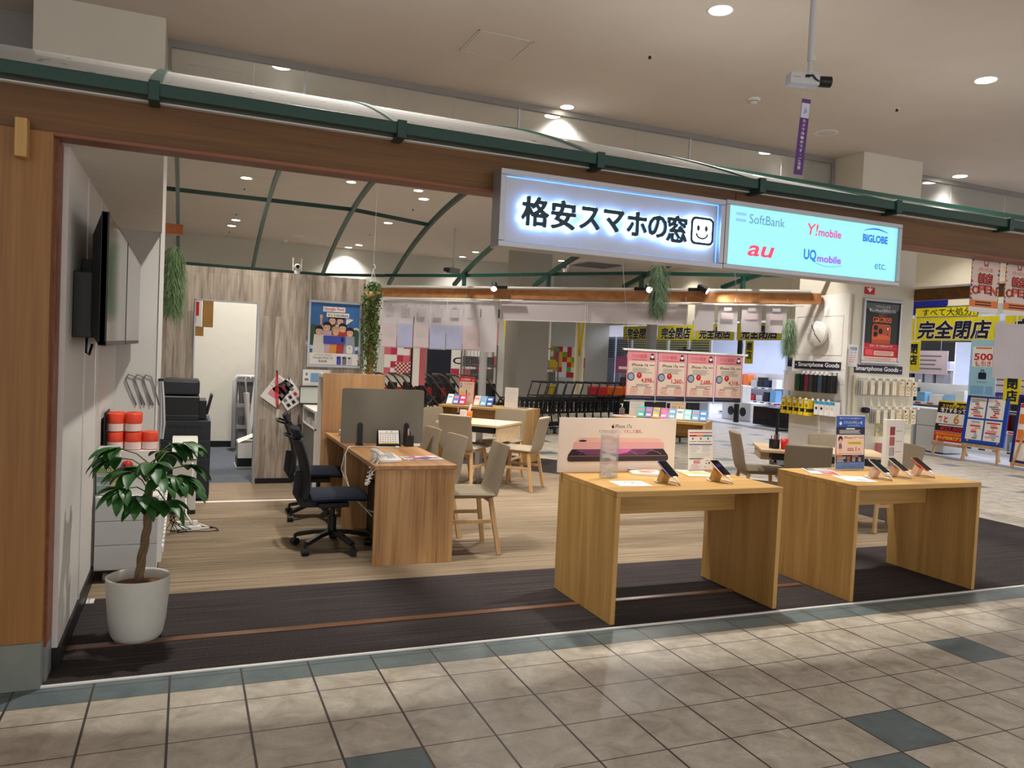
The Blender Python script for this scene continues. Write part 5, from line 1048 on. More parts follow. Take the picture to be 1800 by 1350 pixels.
for az, el, L_ in specs:
    d = Vector((math.cos(az) * math.cos(el), math.sin(az) * math.cos(el) * .85, math.sin(el))); st = top + Vector((rnd.uniform(-.02, .02), rnd.uniform(-.02, .02), rnd.uniform(-.06, .10)))
    e = st + d * L_ * .85; m_ = st + d * L_ * .4 + Vector((0, 0, .02)); stems.tube([st, m_, e], .0032, 6)
    nl = rnd.choice([5, 6, 6, 7])
    for k in range(nl):
        a = az + (k - (nl - 1) / 2) * (1.9 / nl * 1.25); ll = rnd.uniform(.13, .20) * (1 - .25 * abs(k - (nl - 1) / 2) / nl * 2)
        leaflet(leafs, e, (math.cos(a), math.sin(a), .12 + rnd.uniform(-.25, .15)), ll, rnd.uniform(.026, .036), rnd.uniform(.7, 1.7))
leafs.build('foliage', M_leaf, t); stems.build('stems', mat('green_stem', (74, 104, 40), .6, var=.15), t)
# hanging air plants
def moss(lab, loc, h, r, m, wire, seed, side=None):
    t = thing('hanging_air_plant', lab, 'hanging plant', loc); rn = random.Random(seed); b = MB()
    for i in range(int(1500 * h / .35)):
        s = rn.random() ** .8; a = rn.uniform(0, 2 * PI); rad = r * (math.sin(PI * min(1, .12 + s * .80)) ** .6) * (1 - .25 * s) * math.sqrt(rn.uniform(.15, 1))
        p = Vector((rad * math.cos(a), rad * math.sin(a) * .8, -h * s)); L_ = rn.uniform(.05, .11) * (1 + .5 * s); dd = Vector((math.cos(a) * .6, math.sin(a) * .6, rn.uniform(-.4, .35)))
        pts = [p]; q = p
        for k in range(4): dd = (dd + Vector((rn.uniform(-.5, .5), rn.uniform(-.5, .5), -.55))).normalized(); q = q + dd * L_ / 4; pts.append(q)
        w = rn.uniform(.0016, .003); sd = Vector((math.cos(a + 1.5), math.sin(a + 1.5), .2)) * w; vs = []
        for k, x in enumerate(pts): f = 1 - .8 * k / 4; vs += [x - sd * f, x + sd * f]
        b.add(vs, [(2 * k, 2 * k + 1, 2 * k + 3, 2 * k + 2) for k in range(4)])
    b.lathe([(.001, -.03), (r * .3, -h * .15), (r * .36, -h * .40), (r * .2, -h * .65), (.004, -h * .8)], 10)
    b.build('strands', m, t); MB().cyl((0, 0, -.02), wire if not isinstance(wire, (int, float)) else (0, 0, wire), .0014, n=5).build('wire', M_greyink, t); return t
moss('green hanging air plant beside the recess wall on the left', (.515, 3.40, 2.235), .50, .085, mat('moss_fresh', (104, 132, 88), .7, var=.35, scale=30), .9, 1)
moss('grey-green hanging air plant in front of the diagonal beam under the lit sign', (4.75, 3.0, 2.45), .46, .10, M_leaf2, purlin_at(4.79) - Vector((4.75, 3.0, 2.45)), 2)
moss('green hanging air plant at the left edge of the column with the clock', (7.80, 4.62, 2.13), .42, .10, mat('moss_mid', (118, 142, 112), .7, var=.35, scale=30), .95, 3)
# ivy in a hanging basket at the end of the plank wall, on a cedar post
struct(MB().box(2.47, 2.56, 5.30, 5.39, 0, 2.2), 'pillar_back', M_pillar, .003)
t = thing('hanging_ivy', 'trailing ivy in a hanging basket at the right end of the plank wall', 'hanging plant', (2.50, 5.22, 2.12)); rn = random.Random(5)
MB().lathe([(.001, -.09), (.06, -.085), (.085, .0), (.08, .0), (.058, -.08)], 18).build('basket', mat('straw_basket', (170, 140, 84), .8, var=.2), t)
MB().tube([(.0, 0, .30), (.018, 0, .29), (.018, 0, .265), (0, 0, .25)], .006, 7).cyl((0, 0, .25), (-.06, 0, .0), .003, n=5).cyl((0, 0, .25), (.06, 0, .0), .003, n=5).cyl((0, 0, .25), (0, .06, .0), .003, n=5).cyl((0, 0, .3), (.01, .02, 1.15), .0015, n=5).build('hanger', M_plastic, t)
iv = MB(); vn = MB()
def ivyleaf(p, s, a, tl):
    T = Matrix.Translation(p) @ Matrix.Rotation(a, 4, 'Z') @ Matrix.Rotation(tl, 4, 'X'); iv.T = T
    iv.add([(0, 0, 0), (-.55 * s, 0, .25 * s), (-.35 * s, -.05 * s, -.15 * s), (-.45 * s, 0, -.5 * s), (0, -.1 * s, -1.0 * s), (.45 * s, 0, -.5 * s), (.35 * s, -.05 * s, -.15 * s), (.55 * s, 0, .25 * s)], [(0, 1, 2, 4), (0, 4, 6, 7), (2, 3, 4), (4, 5, 6)]); iv.T = Matrix.Identity(4)
for i in range(150): a = rn.uniform(0, 2 * PI); r = rn.uniform(.01, .10); ivyleaf((r * math.cos(a), r * math.sin(a), rn.uniform(-.03, .13) - r * .5), rn.uniform(.02, .036), rn.uniform(-1, 1), rn.uniform(-.6, .3))
for v in range(40):
    a = rn.uniform(0, 2 * PI); rad = rn.uniform(.3, 1); x, y = .105 * rad * math.cos(a), .075 * rad * math.sin(a) - .02; L_ = rn.uniform(.35, .88); pts = []; n = int(L_ / .03)
    for k in range(n + 1): pts.append((x + .02 * math.sin(k * .5 + v), y + .012 * math.cos(k * .7 + v), -.02 - L_ * k / n)); 
    vn.tube(pts, .0018, 4)
    for k in range(1, n + 1): ivyleaf((pts[k][0] + rn.uniform(-.02, .02), pts[k][1] - .01, pts[k][2]), rn.uniform(.016, .03), rn.uniform(-1.2, 1.2), rn.uniform(-.5, .4))
iv.build('ivy_leaves', mat('ivy_variegated', (66, 94, 36), .55, var=.5, scale=16), t); vn.build('vines', M_bark, t)
tag(MB().tube([(2.60 + .012 * math.sin(i), 5.24, 2.15 - i * .045) for i in range(18)], .002, 4).build('ivy_tendril', M_leaf2), 'single thin ivy tendril hanging right of the ivy basket', 'tendril')
# ------------------------------------------------------------------ white column with the phone goods
def goods_sign(lab, loc, rz, text, w):
    t = thing('goods_sign', lab, 'sign', loc, rz); b = MB(); b.m(M_navy).box(-w / 2, w / 2, 0, .006, -.05, .05); b.text(text, 0, 0, .075, M_paper, -.001, 'C', .022, w * .955); b.build('sign_plate', None, t)
t = thing('goods_pegboard', 'white display panel on the left face of the white column', 'panel', (8.10, 4.42, 0), -PI / 2)
MB().box(-.45, .48, 0, .038, .45, 2.44).build('board', M_white, t, .002); b = MB().m(M_lgrey)
for z in (.72, .92, 1.12, 1.32, 1.5): b.box(-.45, .46, -.001, .001, z, z + .008)
b.build('slot_rails', None, t); frame_box(MB(), -.40, .40, 1.68, 2.18, -.003, 0, .006).build('raised_moulding', M_lgrey, t)
t = thing('wall_clock', 'round white wall clock on the left face of the white column', 'clock', (8.09, 4.42, 1.945), -PI / 2)
MB(Matrix.Rotation(PI / 2, 4, 'X')).lathe([(.001, .0), (.16, .0), (.165, .01), (.165, .04), (.158, .045), (.001, .043)], 40).build('case', M_plastic, t)
b = MB().m(M_lgrey)
for k in range(12): a = k * PI / 6; b.cbox((.135 * math.sin(a), -.0445, .135 * math.cos(a)), (.014, .001, .022), 0, 0, a)
b.build('hour_marks', None, t)
MB().cbox((.035, -.048, -.045), (.012, .002, .17), 0, 0, 2.35).cbox((-.05, -.049, .07), (.012, .002, .11), 0, 0, -.62).build('hands', mat('clock_hand_brown', (120, 96, 92), .5, var=0), t)
goods_sign('dark sign reading Smartphone Goods on the left face of the column', (8.094, 4.42, 1.548), -PI / 2, '- Smartphone Goods', .80)
t = thing('goods_pegboard', 'white slotted display panel on the right face of the white column', 'panel', (8.65, 3.895, 0))
MB().box(-.47, .53, -.03, .0, .2, 1.45).build('board', mat('warm_white_board', (232, 226, 206), .6, var=.02), t, .002); b = MB().m(M_lgrey)
for z in (.8, 1.0, 1.2, 1.4): b.box(-.47, .53, -.032, -.03, z, z + .008)
b.build('slot_rails', None, t)
goods_sign('dark sign reading Smartphone Goods on the right face of the column', (8.59, 3.892, 1.53), 0, 'Smartphone Goods -', .80)
t = thing('framed_poster', 'silver-framed black poster with an orange phone on the right face of the column', 'poster', (8.585, 3.885, 1.60))
frame_box(MB(), -.32, .32, 0, .80, -.018, .01, .034).build('frame', M_alu, t, .006)
b = MB(); y = -.004; b.m(mat('black_poster', (16, 15, 18), .35, var=0)).box(-.29, .29, 0, .005, .03, .77)
b.m(mat('poster_grey_arc', (84, 88, 96), .4, var=.2)).poly([(-.28, .745), (.28, .745), (.27, .68), (.18, .635), (0, .615), (-.18, .635), (-.27, .68)], y)
b.text('ソフトバンクで', 0, .705, .042, M_paper, y - .0005, 'C', .004, .24); b.text('新しいiPhoneを毎年おトクに', 0, .66, .044, M_paper, y - .0005, 'C', .006, .44)
Mpo = mat('poster_orange', (226, 104, 44), .4, var=.06); b.text('iPhone 17', 0, .598, .03, Mpo, y - .0005, 'C', .004)
for i, ch in enumerate('PRO'): b.m(Mpo).rrect(-.155 + i * .105, -.057 + i * .105, .515, .575, .012, y - .0005); b.text(ch, -.106 + i * .105, .545, .055, M_ink, y - .001, 'C', .03, .07)
b.m(Mpo).rrect(-.16, .15, .245, .49, .045, y - .0005); b.m(mat('poster_orange_dark', (184, 78, 34), .4, var=.05)).rect(-.16, .15, .245, .30, y - .0008).rrect(-.15, .14, .315, .485, .04, y - .0008); b.m(Mpo).poly([(-.12, .36), (.12, .36), (.13, .34), (.12, .30), (-.12, .30)], y - .0012)
for x, z in ((-.10, .445), (-.10, .365), (-.02, .405)): b.m(M_ink).disc(x, z, .034, y - .0016, 20); b.m(M_navy).disc(x, z, .018, y - .002, 16)
b.m(M_paper).disc(.10, .44, .014, y - .0016, 12); b.m(M_ink).disc(.10, .365, .01, y - .0016, 12)
b.m(M_red).rect(-.29, .29, .085, .25, y - .0022); b.text('1年使うと残りの機種代金が不要', 0, .222, .03, M_paper, y - .0026, 'C', .004, .38); b.m(M_pink).rect(-.28, .28, .192, .196, y - .0026); b.m(M_palepink).rect(-.11, .22, .105, .16, y - .0026); b.m(mat('light_red', (232, 88, 92), .5, var=0)).rrect(-.25, -.125, .105, .175, .01, y - .0026); b.lines(-.1, .21, .145, 2, .018, .006, M_red, y - .003, .2)
b.m(M_palepink).rect(-.29, .29, .03, .085, y - .0022); b.lines(-.26, .26, .07, 2, .016, .004, M_greyink, y - .0026); b.build('printed_sheet', None, t)
t = thing('red_arrow_sign', 'small red sign with a white downward arrow above the framed orange phone poster', 'sign', (8.35, 3.89, 2.45)); b = MB(); b.m(M_red).box(-.07, .09, 0, .006, 0, .085); b.m(M_paper).poly([(-.04, .07), (.0, .07), (.0, .085), (.02, .085), (.02, .07), (.06, .07), (.01, .02)], -.001); b.build('plate', None, t)
for i, (x, z, w, h, lab) in enumerate(((8.12, 1.55, .14, .27, 'pale notice with blue lettering at the column corner, left of two'), (8.27, 1.58, .09, .22, 'pale notice with blue lettering right of the column corner, right of two'))):
    t = thing('corner_notice', lab, 'notice', (x + .03, 3.888, z)); b = MB(); b.m(mat('pale_notice', (226, 226, 226), .6, var=.03)).box(-w / 2, w / 2, 0, .003, 0, h); b.text(['光回線', '入荷'][i], 0, h - .05, .045, M_blue, -.001, 'C', .02, w * .8); b.text(['コース', 'する'][i], 0, h - .10, .035, M_blue, -.001, 'C', .01, w * .7); b.lines(-w * .4, w * .4, h - .13, 4, .025, .008, M_pink, -.001); b.build('printed_sheet', None, t)
# goods on hooks
def pack(kind, lab, loc, rz, w, h, d, m, group):
    t = thing(kind, lab, 'package', loc, rz, group); n = max(1, int(d / .028))
    return t
def hook_row(base, rz, x0, dx, n, z, fn, name, lab, group, L_=.16):
    T = Matrix.Translation((base[0], base[1], 0)) @ Matrix.Rotation(rz, 4, 'Z')
    for i in range(n):
        p = T @ Vector((x0 + i * dx, 0, z)); t = thing(name, nth(i, lab[0], lab[1]), 'package', p, rz, group)
        MB().cyl((0, .0, .012), (0, -L_, .012), .0028, n=6).box(-.008, .008, -.002, .0, -.005, .025).build('hook', M_steel, t); MB().box(-.02, .02, -L_ - .004, -L_, .002, .03).build('price_tag', M_paper, t); fn(t, i)
Mcase = [mat('case_black', (22, 22, 26), .35, var=.1), mat('case_charcoal', (44, 46, 50), .4, var=.1), mat('case_green', (30, 74, 44), .4, var=.1), mat('case_wine', (96, 34, 48), .4, var=.1), mat('case_blue_grey', (52, 66, 84), .4, var=.1)]
def blackcase(t, i):
    for k in range(3): MB().box(-.034, .034, -.045 - k * .036, -.015 - k * .036, -.235 + .004 * (k % 2), -.012).build('flip_case', Mcase[[0, 0, 2, 0, 3, 1, 0, 4][(i + k) % 8] if k == 2 else 0], t, .003)
    MB().cbox((0, -.118, -.006), (.03, .002, .02)).build('header_card', M_paper, t)
def whitepack(t, i):
    for k in range(4): MB().box(-.045, .045, -.035 - k * .03, -.012 - k * .03, -.24, -.005).build('glass_pack', mat('white_blister', (222, 216, 218), .35, var=.04), t, .002)
def yellowpack(t, i):
    b = MB(); b.m(M_yellow).box(-.045, .045, -.15, -.012, -.20, .0).box(-.03, .03, -.152, -.012, .0, .012); b.m(M_ink).box(-.0455, .0455, -.1505, -.0115, -.155, -.11); b.m(M_yellow).rect(-.03, .0, -.15, -.118, -.151); b.m(M_ink).rect(-.024, .024, -.07, -.06, -.1505).rect(-.02, .02, -.09, -.078, -.1505); b.m(M_paper).rect(-.025, .025, -.045, -.01, -.1506); b.build('cable_box', None, t)
def bluepack(t, i):
    b = MB(); b.m(M_paper).box(-.04, .04, -.10, -.012, -.175, -.0); b.m(mat('cyan_print', (60, 160, 206), .5, var=.03)).rect(-.04, .04, -.04, 0, -.1006); b.m(M_ink if i < 2 else M_palepink).poly([(-.025, -.09), (.0, -.07), (.025, -.09), (.0, -.115)], -.1006); b.build('charger_pack', None, t)
base = (8.095, 4.42); R_ = -PI / 2
hook_row(base, R_, -.40, .098, 2, 1.44, whitepack, 'screen_protector_pack', ('white screen protector pack', 'upper row on the left column face'), 'white packs on the column')
hook_row(base, R_, -.20, .078, 8, 1.44, blackcase, 'phone_case_pack', ('dark phone case', 'in the upper row on the left column face'), 'dark phone cases on the column')
hook_row(base, R_, -.40, .105, 5, 1.10, yellowpack, 'cable_pack', ('yellow and black cable pack', 'on the left column face'), 'yellow packs on the column')
hook_row(base, R_, .14, .088, 4, 1.10, bluepack, 'charger_pack', ('white and blue charger pack', 'right of the yellow packs'), 'white and blue packs on the column')
Mclr = clear('clear_case_plastic', (244, 242, 236), .6, .1, .55); Mcream = mat('cream_card', (232, 220, 192), .6, var=.03)
def clearcase(t, i, kind=None):
    for k in range(3): MB().box(-.04, .04, -.03 - k * .034, -.014 - k * .034, -.185, -.01).build('clear_case', Mclr, t, .003)
    MB().box(-.034, .034, -.112, -.108, -.18, -.012).build('insert_card', Mcream if kind is None else M_paper, t)
def ringcase(t, i):
    b = MB(); b.m(Mcream).box(-.04, .04, -.10, -.014, -.185, -.005); b.m(M_ink if i else mat('rose_print', (206, 130, 120), .5, var=.05)); ring(b, [(.028 * math.cos(a * PI / 10), -.095 + .028 * math.sin(a * PI / 10)) for a in range(20)], [(.022 * math.cos(a * PI / 10), -.095 + .022 * math.sin(a * PI / 10)) for a in range(20)], -.101); b.disc(-.022, -.03, .014, -.101, 12); b.rect(-.015, .015, -.16, -.154, -.101); b.build('case_card', None, t)
base = (8.62, 3.865)
hook_row(base, 0, -.38, .12, 5, 1.40, clearcase, 'clear_case_pack', ('clear phone case', 'in the upper row on the right column face'), 'clear cases, upper row on the column')
hook_row(base, 0, .24, .11, 3, 1.40, ringcase, 'ring_case_pack', ('cream ring-marked phone case', 'upper row on the column'), 'ring cases, upper row on the column')
hook_row(base, 0, -.14, .12, 3, 1.05, clearcase, 'clear_case_pack', ('clear phone case', 'in the lower row on the right column face'), 'clear cases, lower row on the column')
hook_row(base, 0, .22, .125, 3, 1.05, ringcase, 'ring_case_pack', ('cream ring-marked phone case', 'lower row on the column'), 'ring cases, lower row on the column')
tag(MB().box(8.30, 8.40, 3.80, 3.86, .99, 1.06).build('dark_blue_pouch', M_navy, None, .02), 'dark blue pouch hanging just above the blue price stand on the column', 'pouch')
t = thing('coupon_card', 'colourful card with large blue letters on the right column face', 'card', (8.69, 3.86, .70)); b = MB(); b.m(mat('confetti_card', (232, 196, 136), .5, var=.35, scale=26)).box(-.13, .13, 0, .006, 0, .17); b.text('コープ', 0, .08, .09, M_lblue, -.001, 'C', .03, .2); b.build('printed_card', None, t)
for i in range(4):
    tag(MB().box(8.58 + i * .075, 8.645 + i * .075, 3.72, 3.86, .38, .62).build('pouch_pack', [M_pink, mat('mint_print', (176, 206, 180), .5, var=.1), mat('mint_print', (176, 206, 180)), M_yellow][i], None, .004), ['pink', 'mint green', 'second mint green', 'yellow'][i] + ' flat package in the row below the colourful card on the column', 'package')
t = thing('sample_board', 'white sample board with red and grey swatches on the right display table', 'board', (5.69, 1.04, TT))
MB().box(-.085, .105, 0, .035, 0, .375).build('board', M_white, t, .003); b = MB()
for i, m_ in enumerate([mat('swatch_red', (146, 40, 38), .4, var=.1), mat('swatch_rose', (176, 86, 88), .4, var=.1), mat('swatch_grey', (168, 164, 176), .4, var=.1), M_grey]):
    z = .255 - i * .08; b.m(m_).box(-.045, -.01, -.008, 0, z, z + .065); b.m(M_ink).box(-.011, -.005, -.008, 0, z, z + .065); b.m(M_greyink).rect(.015, .08, z + .03, z + .034, -.001)
b.build('swatches', None, t)
# ------------------------------------------------------------------ track lamps and hanging sheets on the diagonal beam
def track_lamp(lab, t_, aim, pw, flip=1):
    p = D45(t_, 2.49, .07); t = thing('track_lamp', lab, 'spotlight', p, -PI / 4, None)
    d = Vector(aim) - Vector(p); d = Matrix.Rotation(PI / 4, 3, 'Z') @ d.normalized(); q = d.to_track_quat('Z', 'Y').to_matrix().to_4x4(); T = Matrix.Translation((-.03 * flip, -.02, .01)) @ q
    MB().box(.01 * flip, .17 * flip, -.02, .02, -.025, .02).build('adapter', M_black, t, .004)
    MB(T).cyl((0, 0, -.05), (0, 0, .07), .045, .048, 18).cyl((0, 0, -.08), (0, 0, -.05), .03, n=14).build('head', M_black, t)
    MB(T).lathe([(.001, .0712), (.043, .0712)], 18).build('lens', glow('track_lens', (255, 248, 236), 10), t)
    w = Matrix.LocRotScale(t.location, t.rotation_euler, None) @ (T @ Vector((0, 0, .075))); spot('track_beam', w, aim, pw, (1, .95, .88), 75, .6, .04, t)
track_lamp('black track lamp pointing down on the left part of the diagonal beam rail', 2.11, (3.7, 5.2, .5), 60)
track_lamp('black track lamp with a bright lens just left of the grey-green air plant', 4.36, (5.2, 2.2, .8), 70, -1)
track_lamp('black track lamp with a bright lens right of the grey-green air plant', 5.10, (8.3, 3.6, 1.2), 70, -1)
for i, (x, tgt) in enumerate(((2.75, (3.2, .75, .76)), (3.75, (3.7, .75, .76)), (5.15, (5.2, .75, .76)))):  # unseen heads added behind the beam to brighten the tabletops
    t = thing('track_lamp', 'added black track lamp unseen behind front beam above the %s' % ['left half of the middle table', 'right half of the middle table', 'right display table'][i], 'spotlight', (x, .53, 2.42))
    d = (Vector(tgt) - Vector((x, .53, 2.42))).normalized(); T = d.to_track_quat('Z', 'Y').to_matrix().to_4x4()
    MB().box(-.09, .09, -.065, -.03, -.02, .02).build('adapter', M_black, t, .004); MB(T).cyl((0, 0, -.05), (0, 0, .05), .035, .038, 18).build('head', M_black, t); MB(T).lathe([(.001, .0512), (.034, .0512)], 18).build('lens', glow('track_lens', (255, 248, 236), 10), t)
    spot('track_beam', Vector((x, .53, 2.42)) + d * .055, tgt, 42, (1, .90, .74), 62, .7, .035, t)
def sheet_on_diag(name, lab, t0, t1, z0, z1, fn, off=.06, group=None, mt=None):
    c = D45((t0 + t1) / 2, z0, off); t = thing(name, lab, 'hanging sheet', c, -PI / 4, group); w = (t1 - t0) / 2; h = z1 - z0
    b = MB(); n = 6; k = random.uniform(-.008, .008); b.m(mt or Mback)
    vs = [(x * w, k * math.sin(PI * i / n) + s_, h * (1 - i / n)) for i in range(n + 1) for x, s_ in ((-1, 0), (1, 0), (1, .0012), (-1, .0012))]
    fs = [(4 * i + j, 4 * i + (j + 1) % 4, 4 * i + 4 + (j + 1) % 4, 4 * i + 4 + j) for i in range(n) for j in range(4)]
    b.add(vs, fs); fn and fn(b, w, h); b.build('sheet', None, t); return t
Mback = bpy.data.materials.new('thin_poster_back'); _nt, _b = nodes_of(Mback); _b.inputs['Base Color'].default_value = lin((236, 233, 238)); _b.inputs['Roughness'].default_value = .7
_tr = _nt.nodes.new('ShaderNodeBsdfTranslucent'); _tr.inputs[0].default_value = lin((214, 212, 224)); _mx = _nt.nodes.new('ShaderNodeMixShader'); _mx.inputs[0].default_value = .35
_nt.links.new(_b.outputs[0], _mx.inputs[1]); _nt.links.new(_tr.outputs[0], _mx.inputs[2]); _nt.links.new(_mx.outputs[0], _nt.nodes['Material Output'].inputs[0])
Mghost = mat('show_through_pink', (214, 198, 204), .7, var=.04); Mghostb = mat('show_through_blue', (184, 190, 226), .7, var=.10, scale=5); Mghostg = mat('show_through_grey', (200, 196, 202), .7, var=.04)
def ghost(kind):
    def fn(b, w, h):
        b.m(Mghostg).rect(-w * .5, w * .5, h * .66, h * .84, -.0105).rect(-w * .2, w * .2, h * .88, h * .92, -.0105)
        b.m(Mghostb if kind in (1, 3, 4) else Mghost).rect(-w * .96, w * .96, h * .02, h * .5, -.0105)
        if kind in (0, 2, 5): b.m(Mghostg).rect(-w * .6, w * .6, h * .22, h * .36, -.011)
    return fn
for i in range(7):
    a = .16 + i * .285
    sheet_on_diag('hanging_poster', 'pale back of a hanging poster over the far left counter, %s from the left' % ['first', 'second', 'third', 'fourth', 'fifth', 'sixth', 'last'][i], a, a + .277, 1.525 + .006 * (i % 3), 2.265, ghost(i) if i < 6 else None, .06, 'poster backs at the left of the diagonal beam')
for i, (a, c) in enumerate(((2.17, 3.50), (3.51, 4.93))):
    t = sheet_on_diag('roller_shade', ['wide pale board hanging under the left middle of the diagonal beam', 'wide pale board hanging under the diagonal beam behind the grey-green air plant'][i], a, c, 2.005, 2.30, None, .03, None, mat('pale_board', (198, 192, 200), .6, var=.04, scale=3))
    frame_box(MB(), -(c - a) / 2, (c - a) / 2, 0, .295, -.012, -.008, .012).build('edge_trim', M_white, t)
for i in range(4):
    a = 5.03 + i * .305
    def g2(b, w, h): b.m(Mghost).rect(-w * .6, w * .6, h * .45, h * .66, -.0105); b.m(Mghostg).rect(-w * .4, w * .4, h * .74, h * .86, -.0105)
    sheet_on_diag('hanging_poster', 'pale back of a hanging poster near the clock, %s from the left' % ['first', 'second', 'third', 'fourth'][i], a, a + .255, 1.94, 2.31, g2 if i else None, .06, 'poster backs near the clock')
for a, c, lab in ((-.05, 2.55, 'slim white hanging rail under the left part of the diagonal beam'), (4.05, 6.4, 'slim white hanging rail under the right part of the diagonal beam')):
    p = D45((a + c) / 2, 2.285, .065); t = thing('hanging_rail', lab, 'rail', p, -PI / 4); MB().box(-(c - a) / 2, (c - a) / 2, -.012, .012, 0, .022).build('rail', M_plastic, t, .003)
    b = MB()
    for k in range(4): x = -(c - a) / 2 + .2 + k * ((c - a) - .4) / 3; b.tube([(x, -.004, .02), (x + .006, -.01, .05), (x, .0, .09), (x - .004, .022, .10)], .004, 6)
    b.build('hooks', M_steel, t)
# ------------------------------------------------------------------ rear display counters along the cut corner
def rear_counter(lab, loc, w, d=.60, h=.745):
    t = display_table((loc[0], loc[1], .006), w, d, h, lab, -PI / 4, 'display_counter'); return t
def D2(c, x, y, z): return (c[0] + (x + y) * .7071, c[1] + (-x + y) * .7071, z)
C1 = (3.96, 7.30); rear_counter('oak display counter at the back behind the consulting table', C1, 1.32)
C2 = (5.86, 5.62); rear_counter('oak display counter behind the wide phone poster board', C2, 1.18)
RZ = .7525
def leaflet_rack(lab, c, x, y, cols):
    t = thing('leaflet_rack', lab, 'leaflet rack', D2(c, x, y, RZ), -PI / 4); n = len(cols)
    MB().box(-.05 * n, .05 * n, -.03, .06, 0, .012).build('base', M_acryl, t)
    for i, m_ in enumerate(cols): b = MB(Matrix.Translation((-.05 * n + .05 + i * .1, 0, .012)) @ Matrix.Rotation(-.5, 4, 'X')); b.m(m_).box(-.045, .045, 0, .02, 0, .15); b.m(M_paper).rect(-.03, .03, .02, .05, -.001); b.m(random.choice([M_lblue, M_paper, M_pink])).rect(-.035, .03, .09, .12, -.001); b.build('leaflet_stack', None, t)
leaflet_rack('rack of white, violet and pink leaflets at the left of the far counter', C1, .20, .12, [M_paper, mat('violet_leaflet', (104, 112, 196), .5, var=.1), mat('magenta_leaflet', (226, 36, 110), .5, var=.06)])
leaflet_rack('rack of white and blue leaflets in the middle of the far counter', C1, .62, .14, [M_palepink, M_lblue, M_blue])
def f8(b):
    y = -.001; b.m(M_red).rect(-.125, .125, .33, .40, y); b.text('AIさぽ発売中!', -.02, .362, .032, M_paper, y - .0005, 'C', .012, .15); b.m(M_paper).rect(.085, .105, .352, .358, y - .0005).rect(.092, .098, .345, .365, y - .0005); b.m(M_redp).rect(-.125, -.115, 0, .33, y).rect(.115, .125, 0, .33, y)
    b.m(mat('cream_print', (228, 206, 186))).rect(-.115, .115, .01, .33, y); b.m(M_grey).rrect(-.105, -.075, .24, .315, .008, y - .0005); b.m(M_lblue).rect(-.102, -.078, .265, .305, y - .0008); b.text('すぐに人気の学割', .02, .30, .022, M_ink, y - .0005, 'C', .01, .14); b.lines(-.06, .1, .278, 4, .016, .004, M_pink, y - .0005)
    b.text('1', .0, .175, .10, M_ink, y - .0005, 'C', .03); b.text('¥', .045, .155, .06, M_orange, y - .0005, 'C', .02); b.m(M_yellow).rrect(-.10, -.03, .145, .19, .01, y - .0005)
stand_print('price_stand', 'red and cream upright price sheet standing on the far counter', 'price stand', D2(C1, .30, .26, RZ), .25, .40, f8, -PI / 4, .05)
stand_print('notice_stand', 'plain pale back of an upright notice at the right end of the far counter', 'notice', D2(C1, 1.03, .2, RZ), .20, .29, lambda b: b.lines(-.08, .08, .25, 6, .03, .004, Mghostg, -.001), -PI / 4, .03)
flat_print('brochure', 'dark brochure lying at the right end of the far counter', 'brochures', D2(C1, 1.16, .3, RZ), .25, .2, -PI / 4, .01, lambda b: b.m(M_navy).rect(-.1, .1, -.08, .08))
leaflet_rack('rack of rainbow coloured leaflets on the counter behind the wide phone poster', C2, .46, .16, [mat('teal_leaflet', (52, 196, 190), .5, var=.35, scale=12), mat('violet_blue_leaflet', (150, 130, 206), .5, var=.3, scale=12), mat('sun_leaflet', (244, 190, 90), .5, var=.3, scale=12), mat('pink_blue_leaflet', (214, 120, 190), .5, var=.4, scale=12)])
leaflet_rack('rack of pale blue leaflets on the counter behind the wide phone poster', C2, .92, .16, [M_lblue, M_paper, mat('aqua_leaflet', (160, 224, 232), .5, var=.1), M_lblue, mat('sky_leaflet', (84, 150, 220), .5, var=.1)])
stand_print('notice_stand', 'plain pink-white back of an upright notice left of the rainbow leaflets', 'notice', D2(C2, .22, .30, RZ), .20, .30, lambda b: b.lines(-.08, .08, .2, 3, .04, .004, Mghost, -.001), -PI / 4, .03)
def f9(b): y = -.001; b.m(mat('cream_print', (228, 206, 186))).rect(-.13, .13, .09, .21, y); b.m(M_navy).rect(-.12, -.075, .13, .2, y - .0005); b.m(M_yellow).rect(-.05, .11, .19, .205, y - .0005); b.text('1', .05, .145, .06, M_red, y - .0005, 'C', .03); b.text('円', .09, .138, .03, M_red, y - .0005, 'C', .02); b.lines(-.05, .02, .165, 3, .014, .004, M_greyink, y - .0005)
stand_print('price_stand', 'small one yen price card on the counter behind the pink hanging sheets', 'price stand', D2(C2, .72, .40, RZ), .26, .22, f9, -PI / 4, .05)
t = thing('sanitiser_bottle', 'clear pump bottle on the left end of the counter behind the phone poster', 'bottle', D2(C2, .02, .3, RZ)); MB().lathe([(.001, 0), (.035, 0), (.036, .09), (.014, .105), (.012, .115)], 18).build('bottle', M_acryl, t); MB().cyl((0, 0, .115), (0, 0, .15), .008).box(-.03, .008, -.006, .006, .148, .158).build('pump', M_plastic, t)
for i, p_ in enumerate(((.05, .12), (.16, .09))): flat_print('brochure', ['pink and white brochures lying at the left end of the counter behind the phone poster', 'white brochure with pink edge beside the plain notice on that counter'][i], 'brochures', D2(C2, p_[0], p_[1], RZ), .2, .15, -PI / 4, .012, lambda b: b.m(M_pink).rect(-.08, .08, -.05, .04))
